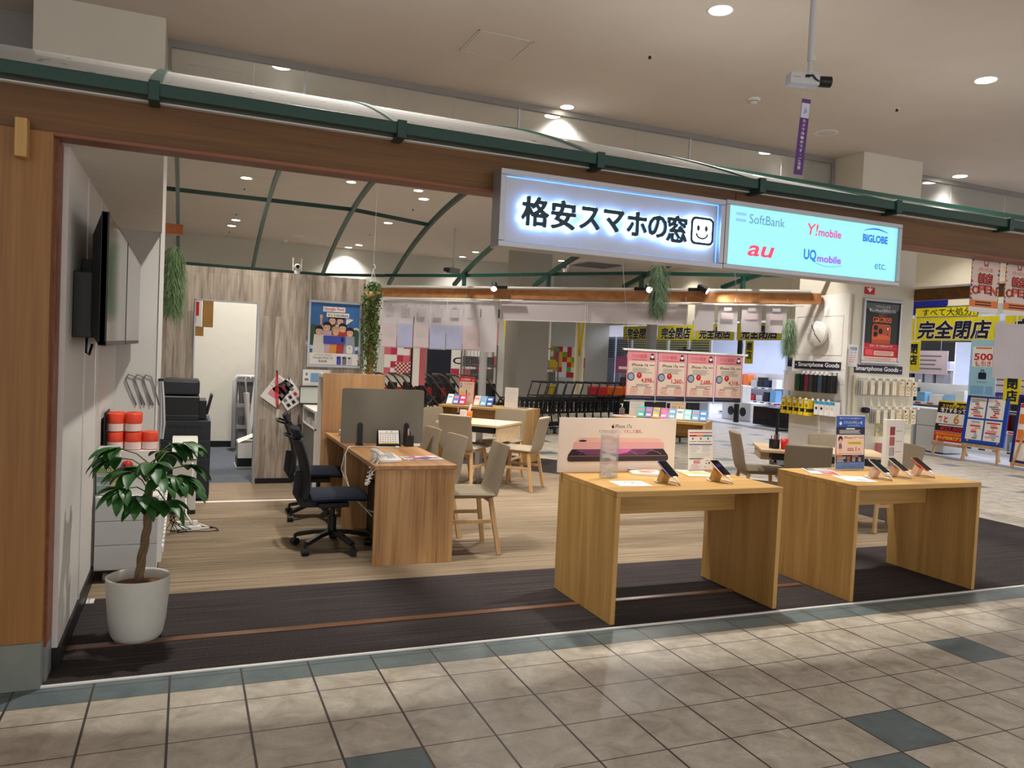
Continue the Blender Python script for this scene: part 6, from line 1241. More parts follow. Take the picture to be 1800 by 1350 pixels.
# ------------------------------------------------------------------ mall behind the shop
def panelY(x0, x1, z0, z1, y, m, name, th=.03): return MB().box(x0, x1, y, y + th, z0, z1)
struct(MB().box(-4, 10.6, 18.2, 18.4, 0, H), 'wall_mall_back', mat('pale_mall_wall', (206, 206, 200), .75, var=.02))
struct(MB().box(10.6, 10.8, 18.2, 24.5, 0, H), 'wall_mall_side', mat('pale_mall_wall', (206, 206, 200)))
def checker(lab, x0, z0, nx, nz, s, pal, seed, y=18.19):
    rn = random.Random(seed); t = thing('checker_mural', lab, 'wall panel', (x0, y, z0)); b = MB()
    for i in range(nx):
        for j in range(nz): b.m(rn.choice(pal)).box(i * s, (i + 1) * s, 0, .008, j * s, (j + 1) * s)
    b.build('panel', None, t)
Mdp = mat('deep_pink_panel', (186, 52, 84), .6, var=.03); Mrp = mat('rose_panel', (214, 110, 122), .6, var=.03)
checker('pink and white checkered wall panel far behind the desk screen', 5.71, .80, 5, 7, .18, [Mdp, Mrp, Mrp, Mdp, M_paper], 3)
t = thing('checker_mural', 'small dark pink checkered square on the pink wall panel', 'wall panel', (6.02, 18.17, .80)); b = MB()
for i in range(8):
    for j in range(6): b.m([mat('crimson_panel', (150, 28, 58), .6, var=.03), M_palepink][(i + j) % 2]).box(i * .055, (i + 1) * .055, 0, .008, j * .055, (j + 1) * .055)
b.build('panel', None, t)
checker('pink wall panel behind the grey cart rack', 8.75, 1.1, 1, 4, .33, [Mdp, Mrp, M_paper], 9)
checker('red, yellow, green and white checkered wall panel behind the shopping carts', 11.41, .84, 8, 6, .165, [M_red, mat('amber_panel', (232, 178, 44), .6, var=.03), M_lime, M_paper], 21, 19.6)
struct(MB().box(10.8, 13.6, 19.62, 19.8, 0, H), 'wall_mall_bay', mat('pale_mall_wall', (206, 206, 200)))
tag(MB().box(6.94, 7.62, 18.10, 18.18, .0, 2.0).build('dark_board', mat('dark_navy_board', (30, 36, 52), .5, var=.05)), 'tall dark navy board on the far wall above the parked pushchairs', 'board')
t = thing('far_sign', 'white board with large black letters CCM on the far wall', 'sign', (7.63, 18.08, .80)); b = MB(); b.m(M_paper).box(0, 1.3, 0, .05, 0, .95); b.text('CCM', .50, .45, .26, M_ink, -.002, 'C', .02, .9); b.m(M_red).rect(.0, .9, .88, .95, -.002); b.m(Mdp).rect(0, .25, 0, .22, -.002).rect(.75, 1.0, .0, .4, -.002).rect(1.0, 1.3, .05, .25, -.002); b.build('board', None, t)
def pole(lab, x, y, r, h, m=M_lgrey): tag(MB().cyl((x, y, 0), (x, y, h), r, n=18).build('round_pole', m), lab, 'pole')
pole('pale round pole standing behind the far counter', 6.83, 13.3, .09, 2.6)
pole('cream round pole in front of the coloured checkered panel', 10.45, 15.6, .13, 2.62, mat('cream_pole', (236, 226, 196), .5, var=.02))
pole('grey round pole behind the first pink hanging sheet', 11.3, 13.4, .13, 2.62, mat('grey_pole', (150, 152, 152), .5, var=.02))
t = thing('awning_rail', 'dark green awning rail with round white lamps in the middle distance', 'awning', (10.2, 15.8, 2.5)); T_ = Matrix.Rotation(-.72, 4, 'Z')
MB(T_).box(-3.2, 3.0, -.06, .06, 0, .24).build('rail', M_green, t); 
for i in range(9): MB(T_).ball((-2.9 + i * .55, -.12, .14), .07).build('globe_lamp', glow('globe_lamp', (255, 246, 226), 1.3), t)
for x in (-1.75, .35): MB(T_).bar([(x - .07, -.14, .2), (x, -.14, -.95)], .05, .008, (0, 1, 0)).bar([(x + .12, -.14, .2), (x, -.14, -.95)], .05, .008, (0, 1, 0)).build('ribbon', M_yellow, t)
# shopping carts and pushchairs
CARTS = []
def cart(lab, loc, rz, group):
    if CARTS: dup(CARTS[0], loc, rz, lab, group); return
    t = thing('shopping_cart', lab, 'shopping cart', loc, rz, group); b = MB()
    for s in (-.22, .22): b.tube([(s, -.35, .10), (s, -.30, .35), (s, -.38, .72), (s, -.48, 1.0)], .014, 6).tube([(s, -.35, .13), (s * .8, .40, .12)], .014, 6).tube([(s, -.36, .62), (s * .8, .42, .70)], .010, 6)
    b.tube([(-.22, -.48, 1.0), (.22, -.48, 1.0)], .018, 8).tube([(-.18, .42, .70), (.18, .42, .70)], .01, 6).tube([(-.22, -.38, .74), (.22, -.38, .74)], .012, 6); b.build('frame', M_black, t)
    b = MB()
    for k in range(7): y = -.33 + k * .12; b.box(-.19, .19, y, y + .01, .40, .41).box(-.195, -.185, y, y + .01, .4, .64).box(.185, .195, y, y + .01, .4, .64)
    for k in range(6): x = -.17 + k * .066; b.box(x, x + .008, .40, .41, .4, .68).box(x, x + .008, -.34, .4, .395, .405)
    for z in (.48, .56, .64): b.box(-.2, -.192, -.34, .42, z, z + .008).box(.192, .2, -.34, .42, z, z + .008).box(-.2, .2, .41, .418, z, z + .008)
    b.build('basket', M_black, t); MB().box(-.2, .2, -.30, .36, .17, .20).build('lower_shelf', M_black, t)
    for x in (-.2, .2):
        for y in (-.33, .36): MB().cyl((x - .012, y, .05), (x + .012, y, .05), .05, n=12).build('wheel', M_grey, t)
    CARTS.append(t)
for i in range(15): cart(nth(i, 'black shopping cart', 'in the nested row behind the far counters'), (6.50 + i * .235, 10.25 + i * .085, 0), -PI / 2 + .35 + PI, 'row of nested shopping carts')
Mbask = [mat('red_basket', (190, 40, 40), .5, var=.05), mat('orange_basket', (230, 110, 30), .5, var=.05)]
for i in range(4): tag(MB().box(8.30 + i * .47, 8.62 + i * .47, 10.72 + i * .17, 11.02 + i * .17, .746, .93).build('shopping_basket', Mbask[min(1, i)], None, .02), ['red', 'first orange', 'second orange', 'last orange'][i] + ' basket showing over the nested shopping carts', 'basket')
PUSH = []
def pushchair(loc, rz, lab):
    if PUSH: dup(PUSH[0], loc, rz, lab); return
    t = thing('pushchair_cart', lab, 'pushchair', loc, rz, 'parked pushchair carts')
    b = MB()
    for s in (-.2, .2): b.tube([(s, .35, .10), (s, -.1, .55), (s, -.42, .92), (s, -.55, .98)], .02, 7).tube([(s, -.4, .1), (s, .05, .5)], .016, 6)
    b.tube([(-.2, -.55, .98), (.2, -.55, .98)], .022, 8); b.build('frame', mat('brown_grey_tube', (94, 84, 78), .4, .2, var=.05), t)
    MB().box(-.18, .18, -.15, .2, .30, .36).box(-.18, .18, -.22, -.15, .34, .8).build('seat', M_black, t, .02)
    for x in (-.2, .2):
        for y in (-.38, .34): MB().cyl((x - .015, y, .07), (x + .015, y, .07), .07, n=14).build('wheel', M_black, t)
    PUSH.append(t)
for i in range(9): pushchair((4.55 + i * .36, 13.1 + .1 * i, 0), -PI / 2 + .2, nth(i, 'dark pushchair cart', 'parked before the dark navy board'))
tag(MB().box(3.6, 6.4, 14.6, 14.7, .45, .62).box(3.7, 3.8, 14.6, 14.7, 0, .45).box(6.2, 6.3, 14.6, 14.7, 0, .45).build('red_barrier', M_red), 'dark red barrier board low behind the parked pushchairs', 'barrier')
for i in range(2):
    t = thing('banner_stand', ['slim white banner stand with grey poles left of the dark board', 'second slim banner stand beside the dark board'][i], 'banner', (4.98 + i * .22, 12.6 + .3 * i, 0), -.3)
    MB().cyl((0, 0, 0), (.0, 0, 2.2), .02, n=8).cyl((0, 0, .8), (-.35, 0, 0), .015, n=8).cyl((0, 0, .8), (.35, 0, 0), .015, n=8).build('pole', M_black, t); MB().box(.02, .16, -.004, .004, .75, 1.7).build('cloth', [M_paper, Mrp][i], t)
def cage(lab, loc, rz, load):
    t = thing('roll_cage', lab, 'roll cage', loc, rz); b = MB()
    for x in (-.4, .4):
        for y in (-.3, .3): b.cyl((x, y, .15), (x, y, 1.7), .018, n=8)
    for z in (.18, .7, 1.2, 1.7):
        for y in (-.3, .3): b.tube([(-.4, y, z), (.4, y, z)], .014, 6)
        for x in (-.4, .4): b.tube([(x, -.3, z), (x, .3, z)], .014, 6)
    for k in range(9): b.cyl((-.36 + k * .09, .3, .18), (-.36 + k * .09, .3, 1.7), .006, n=5)
    b.build('frame', M_grey, t)
    for x in (-.34, .34):
        for y in (-.25, .25): MB().cyl((x - .02, y, .07), (x + .02, y, .07), .07, n=12).build('wheel', M_black, t)
    b = MB(); rn = random.Random(len(lab))
    for k in range(16): b.m(rn.choice(load)).cbox((-.3 + .2 * (k % 4), -.1 + .2 * (k // 8), .32 + .32 * (k // 4)), (.17, .17, .26))
    b.build('load', None, t)
cage('steel roll cage with yellow goods in front of the coloured checkered panel', (9.2, 15.3, 0), -.3, [M_yellow, M_grey, M_paper])
cage('steel roll cage with dark goods left of the grey mall column', (7.35, 15.0, 0), -.2, [M_greyink, M_pink, M_grey])
t = thing('menu_stand', 'mauve sign board on a thin stand behind the shopping carts', 'sign stand', (10.35, 12.9, 0), -.5); MB().cyl((0, 0, 0), (0, 0, 1.25), .015, n=8).box(-.2, .2, -.15, .15, 0, .02).build('stand', M_grey, t); b = MB(Matrix.Translation((0, 0, 1.2)) @ Matrix.Rotation(-.4, 4, 'X')); b.m(mat('mauve_board', (140, 62, 106), .5, var=.03)).box(-.28, .28, 0, .02, 0, .40); b.m(M_paper).rect(-.2, .22, .08, .15, -.002); b.build('board', None, t)
t = thing('dried_plant_rack', 'tall bundle of dried brown twigs on a thin rack behind the carts', 'dried plants', (9.55, 11.6, 0), -.4)
MB().tube([(-.22, 0, 0), (-.1, .1, 1.2), (.1, .1, 1.2), (.24, 0, 0)], .014, 6).build('rack', M_lgrey, t); b = MB(); rn = random.Random(3)
for k in range(120): x = rn.uniform(-.14, .14); z = rn.uniform(.55, .9); b.cyl((x, rn.uniform(-.05, .1), z), (x + rn.uniform(-.1, .1), rn.uniform(-.05, .1), z + rn.uniform(.15, .4)), .006, .002, 4, False)
b.build('twigs', mat('dry_twig', (122, 98, 72), .9, var=.3), t); MB().box(-.22, .22, -.1, .14, .28, .55).build('green_crate', mat('dark_green_crate', (40, 76, 58), .6, var=.2), t)
t = thing('blue_counter', 'blue draped counter with a magazine rack in the distance', 'counter', (11.35, 13.9, 0), -.9); MB().box(-.5, .5, -.2, .2, 0, 1.05).build('drape', mat('royal_blue_cloth', (24, 44, 130), .7, var=.08), t); b = MB(); b.m(M_grey).box(-.4, .3, -.05, .1, 1.06, 1.7)
for k in range(8): b.m([M_paper, M_lblue, M_palepink, M_greyink][k % 4]).rect(-.38 + .17 * (k % 4), -.23 + .17 * (k % 4), 1.1 + .3 * (k // 4), 1.36 + .3 * (k // 4), -.055)
b.build('magazine_rack', None, t)
t = thing('dark_banner', 'tall dark cloth left of the pink hanging sheets', 'banner', (9.25, 9.0, 0), -.7); MB().box(-.12, .12, -.02, .02, .1, 1.75).cyl((0, 0, 0), (0, 0, 1.8), .02).build('cloth', M_black, t)
t = thing('louvre_stand', 'black louvred stand behind the counter below the pink sheets', 'stand', (9.45, 9.75, 0), 0); MB().box(-.7, .75, 0, .05, .0, 1.05).build('panel', M_black, t); b = MB()
for k in range(14): b.box(-.68, .73, -.006, 0, .03 + k * .072, .07 + k * .072)
b.build('louvres', M_copier, t)
t = thing('trolley_rail', 'grey tubular trolley handle standing on the mall floor behind the counter', 'trolley', (9.1, 5.9, 0), -.5); MB().tube([(-.22, 0, .03), (-.22, 0, .82), (-.15, 0, .88), (.15, 0, .88), (.22, 0, .82), (.22, 0, .03)], .022, 8).tube([(-.22, 0, .55), (.22, 0, .55)], .018, 8).build('handle', M_black, t); MB().box(-.24, .24, -.3, .3, .0, .06).build('base', M_black, t)
# ------------------------------------------------------------------ electronics shop across the walkway (front at X = 13.6)
SX = 13.6
struct(MB().box(SX, 23, -2, 24.4, 0, .008), 'floor_shop', M_shopwhite)
struct(MB().box(SX - .28, SX, -2, 24.4, 0, .006), 'floor_border', mat('grey_border_tile', (120, 122, 128), .4, var=.08, scale=4))
struct(MB().box(SX - .02, SX + .25, -2, 24.4, 2.62, H), 'wall_right', M_fascia)
struct(MB().box(SX + .25, 23, -2, 24.4, 3.0, 3.1), 'ceiling_shop', M_white)
struct(MB().box(20.5, 20.7, -2, 24.4, 0, 3.0), 'wall_shop_back', mat('shop_back_wall', (206, 212, 226), .6, var=.06, scale=1.5))
for i in range(9): 
    t = thing('shop_ceiling_light', 'long white ceiling light inside the electronics shop, %s from the right' % (['first'] + ORD[1:])[i], 'ceiling light', (16.6, .5 + i * 2.6, 3.0), 0, 'ceiling lights in the electronics shop'); MB().box(-1.8, 1.8, -.12, .12, -.02, 0).build('light_panel', glow('cool_panel_light', (226, 232, 255), 4), t)
    area('shop_light', (16.6, .5 + i * 2.6, 2.96), (0, 0, 0), 80, 3.6, .24, (.86, .90, 1))
Mban = mat('yellow_banner', (226, 214, 30), .55, var=.10, scale=14)
def banner(lab, y0, y1, z0, z1, x=SX - .06, txt='完全閉店', strip=None):
    t = thing('closing_banner', lab, 'banner', (x, (y0 + y1) / 2, z0), -PI / 2, 'yellow closing banners'); w = (y1 - y0) / 2; h = z1 - z0; b = MB(); b.m(Mban).box(-w, w, 0, .008, 0, h)
    b.heavy(txt, .0, h * .47, h * .80, M_paper, .022, -.001, 0, 2 * w * .80, .12); b.heavy(txt, .0, h * .47, h * .80, M_navy, .012, -.0025, 0, 2 * w * .80, .12)
    b.build('printed_cloth', None, t)
    for q in (-w * .9, 0, w * .9): MB().box(q - .012, q + .012, .006, .06, h - .03, h + .12).build('tie', M_white, t)
    if strip:
        q = MB(); q.m(Mban).box(-w * .9, w * .55, -.004, .004, h + .004, h + .20); q.text('すべて大処分!', -w * .12, h + .10, .15, M_ink, -.006, 'C', .01, w * 1.2); frame_box(q.m(M_ink), -w * .9, w * .55, h + .004, h + .20, -.0065, -.005, .012); q.build('upper_strip', None, t)
ys = [(4.3, 5.85), (5.95, 7.75), (7.85, 9.55), (9.6, 11.2), (11.3, 12.95), (13.05, 14.7), (14.8, 16.6), (16.7, 18.6)]
nm = ['at the far right', 'right of the white column', 'hidden partly by the white column', 'behind the poster backs near the clock', 'second behind the poster backs', 'under the wide pale board', 'above the first pink hanging sheets', 'farthest, above the grille shutters']
for i, (a, c) in enumerate(ys): banner('yellow banner with heavy dark characters announcing the closing, ' + nm[i], a, c, 2.13, 2.56, strip=(i == 1))
for i, (yy, z0, z1, lab) in enumerate(((5.62, 1.06, 1.98, 'vertical yellow closing banner right of the blue and white price poster'), (7.62, 1.55, 2.12, 'vertical yellow closing banner just right of the white column'), (12.4, 1.55, 2.12, 'vertical yellow closing banner in the distance over the pink sheets'))):
    t = thing('closing_banner', lab, 'banner', (SX - .09, yy, z0), -PI / 2); b = MB(); b.m(Mban).box(-.15, .15, 0, .006, 0, z1 - z0); n = 4 if z1 - z0 > .7 else 2; [b.heavy(ch, 0, z1 - z0 - .15 - k * .21, .2, M_navy, .008, -.002) for k, ch in enumerate('完全閉店'[-n:])]; b.build('printed_cloth', None, t); MB().box(-.01, .01, .0, .01, z1 - z0, 2.64 - z0).build('tie', M_white, t)
tag(MB().box(SX - .03, SX - .022, 7.0, 8.1, 2.62, 2.92).build('blue_sign', mat('cobalt_sign', (26, 38, 150), .5, var=.02)), 'plain blue sign panel above the closing banner right of the column', 'sign')
tag(MB().box(SX - .05, SX - .022, 5.3, 7.0, 2.60, 2.78).build('slat_sign', M_lgrey), 'grey slatted sign strip above the yellow closing banner at the right', 'sign')
def hang_board(name, lab, yc, z0, w, h, fn, x=SX - .12, cat='poster', tilt=0, rz=-PI / 2):
    t = thing(name, lab, cat, (x, yc, z0), rz); b = MB(Matrix.Rotation(-tilt, 4, 'X')); b.m(M_paper).box(-w / 2, w / 2, 0, .012, 0, h); fn(b, w, h); b.build('printed_board', None, t); top = 3.0 if x > 13.9 else 2.64
    for q in (-w * .35, w * .35): MB().cyl((q, .006, h), (q, .006 + (0 if x > 13.9 else .1), top - z0), .004, n=6).build('hanger', M_lgrey, t)
    return t
def h1(b, w, h):
    y = -.002; b.m(mat('ice_blue_print', (158, 204, 230), .5, var=.04)).rect(-w / 2, w / 2, 0, h, y); b.m(M_paper).rect(-w * .42, w * .42, h * .52, h * .88, y - .001); b.m(M_orange).rrect(-w * .3, w * .3, h * .84, h * .87, .01, y - .002); b.text('500', 0, h * .70, .16, M_red, y - .002, 'C', .03, w * .7); b.text('値引き', 0, h * .58, .10, M_red, y - .002, 'C', .02, w * .6); b.m(M_navy).rrect(-w * .15, w * .15, h * .30, h * .42, .02, y - .002).tube([(-.03, y - .002, h * .42), (-.02, y - .002, h * .47), (.02, y - .002, h * .47), (.03, y - .002, h * .42)], .006, 5); b.text('エコバッグ', 0, h * .25, .04, M_navy, y - .002, 'C', .0); b.m(M_lblue).rect(-w * .42, w * .08, h * .03, h * .18, y - .001).rect(w * .14, w * .42, h * .03, h * .18, y - .001)
hang_board('discount_poster', 'pale blue poster offering 500 yen off a bag, hanging in the electronics shop front', 6.15, 1.16, .50, .98, h1)
def h2(b, w, h):
    y = -.002; b.m(M_ink).rect(-w / 2, w / 2, h * .70, h * .96, y); b.m(M_yellow).rect(-w / 2, w / 2, h * .96, h, y).poly([(-.04, h * .92), (.04, h * .92), (0, h * .99)], y - .001); b.text('スマホ機種1円が', 0, h * .87, .075, M_yellow, y - .002, 'C', .02, w * .75); b.text('終了するって!?', 0, h * .77, .085, M_paper, y - .002, 'C', .04, w * .85)
    b.text('あと', -w * .3, h * .54, .13, M_red, y - .002, 'C', .04, w * .3); b.m(M_paper).rect(-w * .12, w * .3, h * .45, h * .68, y - .001); b.text('6', w * .1, h * .565, .24, mat('ochre_digit', (206, 140, 60), .5, var=0), y - .003, 'C', .03); b.text('日', w * .40, h * .52, .12, M_red, y - .002, 'C', .03)
    b.m(M_ink).rect(-w / 2, w / 2, h * .25, h * .43, y); b.text('¥22,000', .0, h * .31, .10, M_red, y - .002, 'C', .03, w * .7); b.lines(-w * .4, w * .4, h * .41, 1, .1, .02, M_paper, y - .002, .1); b.m(M_red).rect(-w / 2, w / 2, 0, h * .24, y); b.m(M_orange).rect(-w * .46, w * .3, h * .15, h * .22, y - .001); b.text('最大1円対象機種あり', 0, h * .09, .07, M_yellow, y - .002, 'C', .03, w * .85)
def easel(lab, yc, w, h, z0, fn, fr, x=13.42):
    t = thing('easel_sign', lab, 'easel sign', (x, yc, .008), -PI / 2); b = MB()
    for s in (-1, 1): b.bar([(s * w * .46, -.02, 0), (s * w * .30, .10, z0 + h * .5)], .035, .03, (0, 1, 0))
    b.bar([(0, .50, 0), (0, .12, z0 + h * .5)], .035, .03, (0, 1, 0)).bar([(-w * .5, -.0, z0 - .05), (w * .5, 0, z0 - .05)], .03, .05); b.build('easel', M_leg, t)
    T = Matrix.Translation((0, .02, z0)) @ Matrix.Rotation(-.12, 4, 'X'); b = MB(T); b.m(M_paper).box(-w / 2, w / 2, 0, .02, 0, h); fn(b, w, h); b.build('printed_board', None, t)
    if fr: frame_box(MB(T), -w / 2 - .03, w / 2 + .03, -.03, h + .03, -.012, .024, .045).build('frame', fr, t)
easel('black, white and red countdown sign showing 6 on a wooden easel', 6.82, .70, .76, .26, h2, None, 13.62)
def h3(b, w, h):
    y = -.002; b.m(M_blue).rect(-w / 2, w / 2, 0, h, y); b.text('dスマホ', -w * .3, h * .955, .05, M_paper, y - .002, 'C', .01, w * .25); b.text('はじめてスマホ割', w * .15, h * .955, .05, M_pink, y - .002, 'C', .03, w * .6)
    for i in range(2):
        for j in range(2):
            x0 = -w * .46 + i * w * .47; z0 = h * (.06 if j == 0 else .50); hh = h * .40; b.m(M_paper).rect(x0, x0 + w * .43, z0, z0 + hh, y - .001); rn = random.Random(i * 7 + j)
            for k in range(9): b.m(rn.choice([M_pink, M_red, M_lblue, M_greyink, mat('sand_print', (206, 178, 110), .5, var=.1), M_palepink])).rect(x0 + .02 + rn.uniform(0, w * .2), x0 + w * .23 + rn.uniform(0, w * .18), z0 + .02 + k * hh / 10, z0 + .02 + k * hh / 10 + hh * .07, y - .002)
easel('blue-framed sign board with four pink panels on a wooden easel', 6.03, .72, .88, .33, h3, mat('blue_frame', (28, 70, 170), .4, var=.03), 13.40)
def h4(b, w, h):
    y = -.002; b.m(M_navy).rect(-w / 2, w / 2, h * .9, h, y); b.m(M_red).rect(-w * .47, w * .47, h * .83, h * .89, y); b.text('docomo', .0, h * .86, .06, M_paper, y - .002, 'C', .03)
    for j in range(2): z0 = h * (.58 - j * .24); b.m(M_lgrey).rect(-w * .3, w * .46, z0, z0 + h * .2, y - .001); b.m(M_orange).rect(-w * .46, -w * .34, z0, z0 + h * .15, y - .001); b.m(M_yellow).rect(-w * .3, w * .46, z0 - .01, z0 + .03, y - .002); b.lines(-w * .25, w * .4, z0 + h * .16, 3, h * .045, .012, M_greyink, y - .002)
    b.m(M_red).rect(-w * .47, w * .47, h * .29, h * .33, y - .001); b.text('2,970円', w * .05, h * .19, .11, M_red, y - .002, 'C', .02, w * .6); b.text('4,950円', w * .05, h * .05, .11, M_red, y - .002, 'C', .02, w * .6); b.m(M_redp).rrect(w * .1, w * .45, h * .25, h * .28, .01, y - .002)
easel('tall navy-framed tariff board with 2,970 and 4,950 yen at the right edge', 5.06, .78, 1.08, .12, h4, mat('navy_frame', (44, 30, 110), .4, var=.03), 13.36)
def fridge(lab, y, x=13.75, h=.82, w=.54, m=None):
    t = thing('small_fridge', lab, 'fridge', (x, y, .008), -PI / 2); MB().box(-w / 2, w / 2, .02, .55, .02, h).build('body', m or M_lgrey, t, .008)
    for z0, z1 in ((.03, h * .60), (h * .61, h - .005)): MB().box(-w / 2, w / 2, -.03, .015, z0, z1).build('door', m or M_lgrey, t, .008)
    return t
fridge('pale grey two-door small fridge at the front of the electronics shop', 7.34, 13.78, .84, .62)
fridge('second pale grey small fridge half hidden by the white column', 8.0, 13.78, .84, .56)
# shelving of the electronics shop: gondolas with small goods and price strips
rn = random.Random(17); PAL = [M_paper, M_lblue, M_pink, M_greyink, M_ink, M_navy, M_redp, M_yellow, M_lgrey, M_orange, mat('lavender_box', (170, 160, 206), .5, var=.05), mat('sky_box', (150, 196, 236), .5, var=.05)]
def gondola(lab, x, y, rz, w, h, levels, per, seed):
    r_ = random.Random(seed); t = thing('display_shelf', lab, 'display shelf', (x, y, .008), rz); b = MB().box(-w / 2, w / 2, .38, .42, 0, h).box(-w / 2, w / 2, -.02, .42, 0, .08)
    for l in range(levels): z = .08 + (h - .1) * l / levels; b.box(-w / 2, w / 2, -.02, .4, z, z + .02)
    b.build('carcass', M_white, t)
    for l in range(levels):
        z = .08 + (h - .1) * l / levels; q = MB(); q.m(M_paper).box(-w / 2, w / 2, -.032, -.022, z - .03, z + .025)
        for k in range(per): q.m(r_.choice([M_ink, M_navy, M_greyink, M_red])).rect(-w / 2 + w * (k + .25) / per, -w / 2 + w * (k + .75) / per, z - .02, z + .01, -.0325)
        q.build('price_strip', None, t)
    for l in range(levels):
        z = .10 + (h - .1) * l / levels; gap = (h - .1) / levels
        for k in range(per):
            bw = w / per * r_.uniform(.6, .92); bh = gap * r_.uniform(.4, .85); p = Vector((-w / 2 + w * (k + .5) / per, .12 + r_.uniform(0, .1), z)); p = Matrix.Rotation(rz, 3, 'Z') @ p + Vector((x, y, .008))
            o = MB().box(-bw / 2, bw / 2, -.08, .12, 0, bh).build('boxed_goods', r_.choice(PAL)); o.location = p; o.rotation_euler = (0, 0, rz); tag(o, '%s boxed product from left, %s level of shelf %s' % ((['first'] + ORD[1:])[k], (['lowest', 'middle', 'top'] if levels == 3 else ['lowest', 'second', 'middle', 'fourth', 'top'])[l], lab.split(', ')[-1]), 'product', 'products ' + lab.split(', ')[-1])
gondola('white display shelf full of small boxed goods, behind the countdown sign', 15.0, 6.3, -PI / 2, 2.6, 1.25, 3, 9, 1)
gondola('white display shelf full of small boxed goods, behind the grey fridges', 15.2, 9.0, -PI / 2, 2.4, 1.3, 3, 8, 2)
gondola('white display shelf full of small boxed goods, left of the kiosk pillar', 15.6, 15.0, -PI / 2, 2.4, 1.3, 3, 8, 3)
gondola('white display shelf full of small boxed goods, behind the tariff board', 15.0, 3.9, -PI / 2, 1.8, 1.35, 3, 7, 4)
gondola('tall white display shelf full of goods, deep in shop at right', 17.2, 4.8, -PI / 2, 2.6, 2.0, 5, 9, 5)
gondola('tall white display shelf full of goods, deep in shop behind the fridges', 17.2, 7.9, -PI / 2, 2.6, 2.0, 5, 9, 6)
gondola('tall white display shelf full of goods, deep in shop left of the column', 17.4, 11.4, -PI / 2, 2.6, 2.0, 5, 9, 7)
for i, (y, z, w, h, lab) in enumerate(((6.9, 1.2, 1.3, .62, 'pink-white screen'), (5.9, 1.55, .7, .45, 'pale notice'), (8.9, 1.5, 1.2, .5, 'lilac notice'))):
    hang_board('shop_notice', lab + ' board standing over the shelves of the electronics shop, number %s from the right' % ['two', 'one', 'three'][i], y, z, w, h, lambda b, w, h: (b.m(mat('rose_white_panel', (226, 206, 220), .6, var=.03)).rect(-w / 2, w / 2, 0, h, -.002), b.lines(-w * .4, w * .4, h * .8, 4, h * .18, .03, M_greyink, -.003)), 15.3, 'panel')
def h5(b, w, h):
    y = -.002; b.m(M_ink).rect(-w / 2, w / 2, 0, h, y)
    for k, c in enumerate((M_lime, M_pink, M_yellow, M_lblue)): b.m(c).rect(-w / 2, -w * .2, h * (.75 - k * .24), h * (.95 - k * .24), y - .001); b.m(M_paper).disc(.0 + .06, h * (.85 - k * .24), .035, y - .001, 10); b.text('4321'[k], w * .38, h * (.85 - k * .24), .13, M_yellow, y - .002, 'C', .03)
hang_board('floor_guide', 'black floor guide board with coloured numbers in the electronics shop', 7.0, 1.72, .55, .85, h5, 15.8)
hang_board('monitor_display', 'wall screen with a green bar high in the electronics shop', 9.3, 1.8, .9, .55, lambda b, w, h: (b.m(M_ink).rect(-w / 2, w / 2, 0, h, -.002), b.m(mat('bright_green_bar', (90, 220, 60), .5, var=0)).rect(-w / 2, w * .3, h * .3, h * .4, -.003)), 16.2, 'screen')
hang_board('hanging_label', 'small dark hanging label with white characters in the electronics shop', 8.4, 2.2, .8, .16, lambda b, w, h: (b.m(M_navy).rect(-w / 2, w / 2, 0, h, -.002), b.text('携帯電話', 0, h / 2, .11, M_paper, -.003, 'C', .02, w * .8)), 15.6, 'sign')
# white kiosk pillar, dark low stand, grille shutters further along
t = thing('kiosk_pillar', 'rounded white pillar with a lit 50 percent poster in the electronics shop', 'pillar', (15.5, 12.6, .008), -PI / 2 + .5)
b = MB(); prof = [(.52 * math.cos(PI + i * PI / 12), .25 * math.sin(PI + i * PI / 12)) for i in range(13)] + [(.52, .3), (-.52, .3)]; b.prism(prof, 0, 2.95); b.build('body', mat('cool_white_pillar', (222, 228, 240), .4, var=.01), t)
b = MB(); y = -.262; b.m(M_navy).box(-.37, .37, y, y + .02, 1.52, 2.5); b.m(glow('lit_poster', (60, 90, 200), .5)).rect(-.35, .35, 1.74, 2.48, y - .002); b.m(glow('lit_poster_yellow', (250, 214, 60), .7)).poly(cshape([(-.34, 1.8), (-.30, 2.3), (-.05, 2.4), (.1, 2.2), (.05, 1.84)], 4), y - .004); b.text('50', -.13, 2.12, .26, mat('poster_amber', (226, 120, 30), .5, var=0), y - .006, 'C', .04, .3); b.text('%', .05, 2.06, .12, M_orange, y - .006, 'C', .03); b.m(glow('lit_poster_white', (236, 240, 250), .6)).rrect(.12, .30, 1.86, 2.3, .06, y - .004); b.m(M_blue).rect(.14, .28, 1.78, 1.92, y - .005); b.build('lit_poster', None, t)
MB().cyl((-.22, -.26, .62), (-.22, -.26, 1.0), .09, n=16).build('steel_dispenser', M_alu, t)
t = thing('low_stand', 'dark brown low stand with price cards in front of the white kiosk pillar', 'stand', (14.25, 11.6, .008), -PI / 2 + .12); MB().box(-1.05, 1.05, -.2, .5, .03, .48).build('body', mat('dark_brown_gloss', (46, 36, 36), .25, var=.06), t, .005); b = MB()
for k in range(4): b.box(-1.04 + k * .5, -.56 + k * .5, -.206, -.2, .06, .2)
b.build('drawer_front', M_black, t)
for i in range(2): stand_print('price_card', ['black price card in a white frame, left one on the dark low stand', 'black price card in a white frame, right one on the dark low stand'][i], 'price card', (14.15, 11.75 - i * .62, .49), .30, .34, lambda b: (b.m(M_ink).rect(-.12, .12, .04, .30, -.001), b.lines(-.08, .08, .26, 4, .05, .02, M_paper, -.002)), -PI / 2 + .1, .25, False)
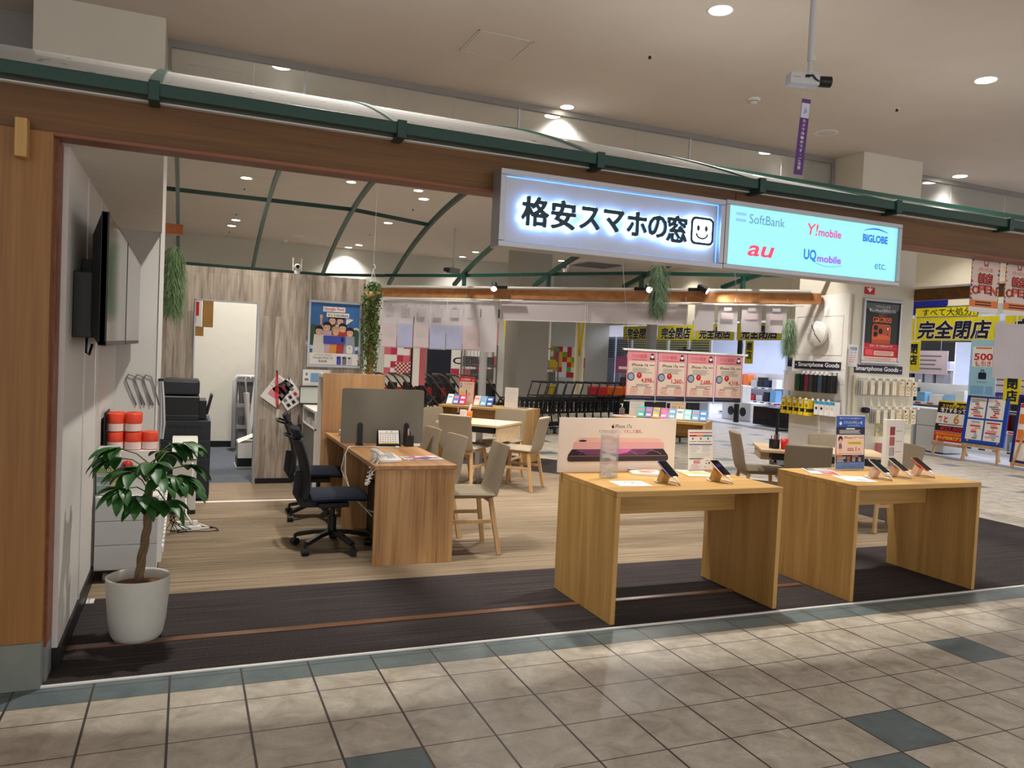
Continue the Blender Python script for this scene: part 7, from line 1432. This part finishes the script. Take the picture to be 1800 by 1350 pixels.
t = thing('appliance', 'black boxy appliance on the dark low stand', 'appliance', (14.5, 11.0, .49), -PI / 2); MB().box(-.3, .3, -.15, .25, 0, .36).build('body', M_black, t, .02); MB().box(-.26, .26, -.156, -.15, .06, .3).build('panel', M_blackgl, t)
t = thing('camera_rig', 'black tripod head on the dark low stand next to the column goods', 'tripod', (14.3, 10.55, .49)); MB().cyl((0, 0, 0), (0, 0, .35), .03).box(-.15, .15, -.06, .06, .32, .44).cyl((-.15, 0, .38), (-.35, .1, .42), .03).build('rig', M_black, t)
for i in range(7):
    y0 = 14.6 + i * 1.05; t = thing('grille_shutter', 'pale blue partition with a square grille, %s from the right in the far shop front' % ['first', 'second', 'third', 'fourth', 'fifth', 'sixth', 'seventh'][i], 'partition', (14.0, y0 + .5, .008), -PI / 2, 'grille partitions in the far shop front')
    MB().box(-.5, .5, 0, .05, 0, 2.25).build('door', mat('pale_blue_panel', (204, 214, 236), .5, var=.02), t); b = MB()
    for k in range(12):
        for j in range(9): b.box(-.42 + k * .07, -.375 + k * .07, -.004, 0, 1.55 + j * .07, 1.597 + j * .07)
    b.build('grille_holes', M_navy, t)
tag(MB().box(13.9, 13.95, 13.2, 13.35, .0, 2.2).build('vertical_sign', M_ink), 'narrow vertical dark sign right of the pink hanging sheets', 'sign')
t = thing('washing_machine', 'white appliance row with dark wheels seen under the pink hanging sheets', 'appliance', (14.4, 13.9, .008), -PI / 2); MB().box(-.6, .6, 0, .5, .0, .5).box(-.4, .1, .1, .4, .5, .95).build('body', M_plastic, t, .02); [MB().cyl((q, -.02, .25), (q, .02, .25), .12).build('wheel', M_black, t) for q in (-.2, .3)]

# ceiling fittings further back in the mall
t = thing('ceiling_camera', 'small grey camera on a ceiling pole seen through the canopy above the diagonal beam', 'security camera', (5.9, 12.9, 3.25), .5)
MB().cyl((0, 0, .05), (0, 0, H - 3.25), .025, n=10).build('pole', M_lgrey, t); MB().box(-.16, .16, -.06, .06, -.06, .06).build('body', M_grey, t, .01); MB().cyl((-.16, 0, 0), (-.26, 0, 0), .045, n=14).build('lens', M_black, t)
t = thing('air_vent', 'square slatted air vent in the ceiling seen above the diagonal beam', 'air vent', (11.4, 16.6, H), 0); frame_box(MB(Matrix.Rotation(PI / 2, 4, 'X')), -.6, .6, -.6, .6, -.0, .02, .06).build('frame', M_white, t)
b = MB()
for k in range(8): b.box(-.52, .52, -.5 + k * .14, -.44 + k * .14, -.012, -.002)
b.build('slats', M_greyink, t)
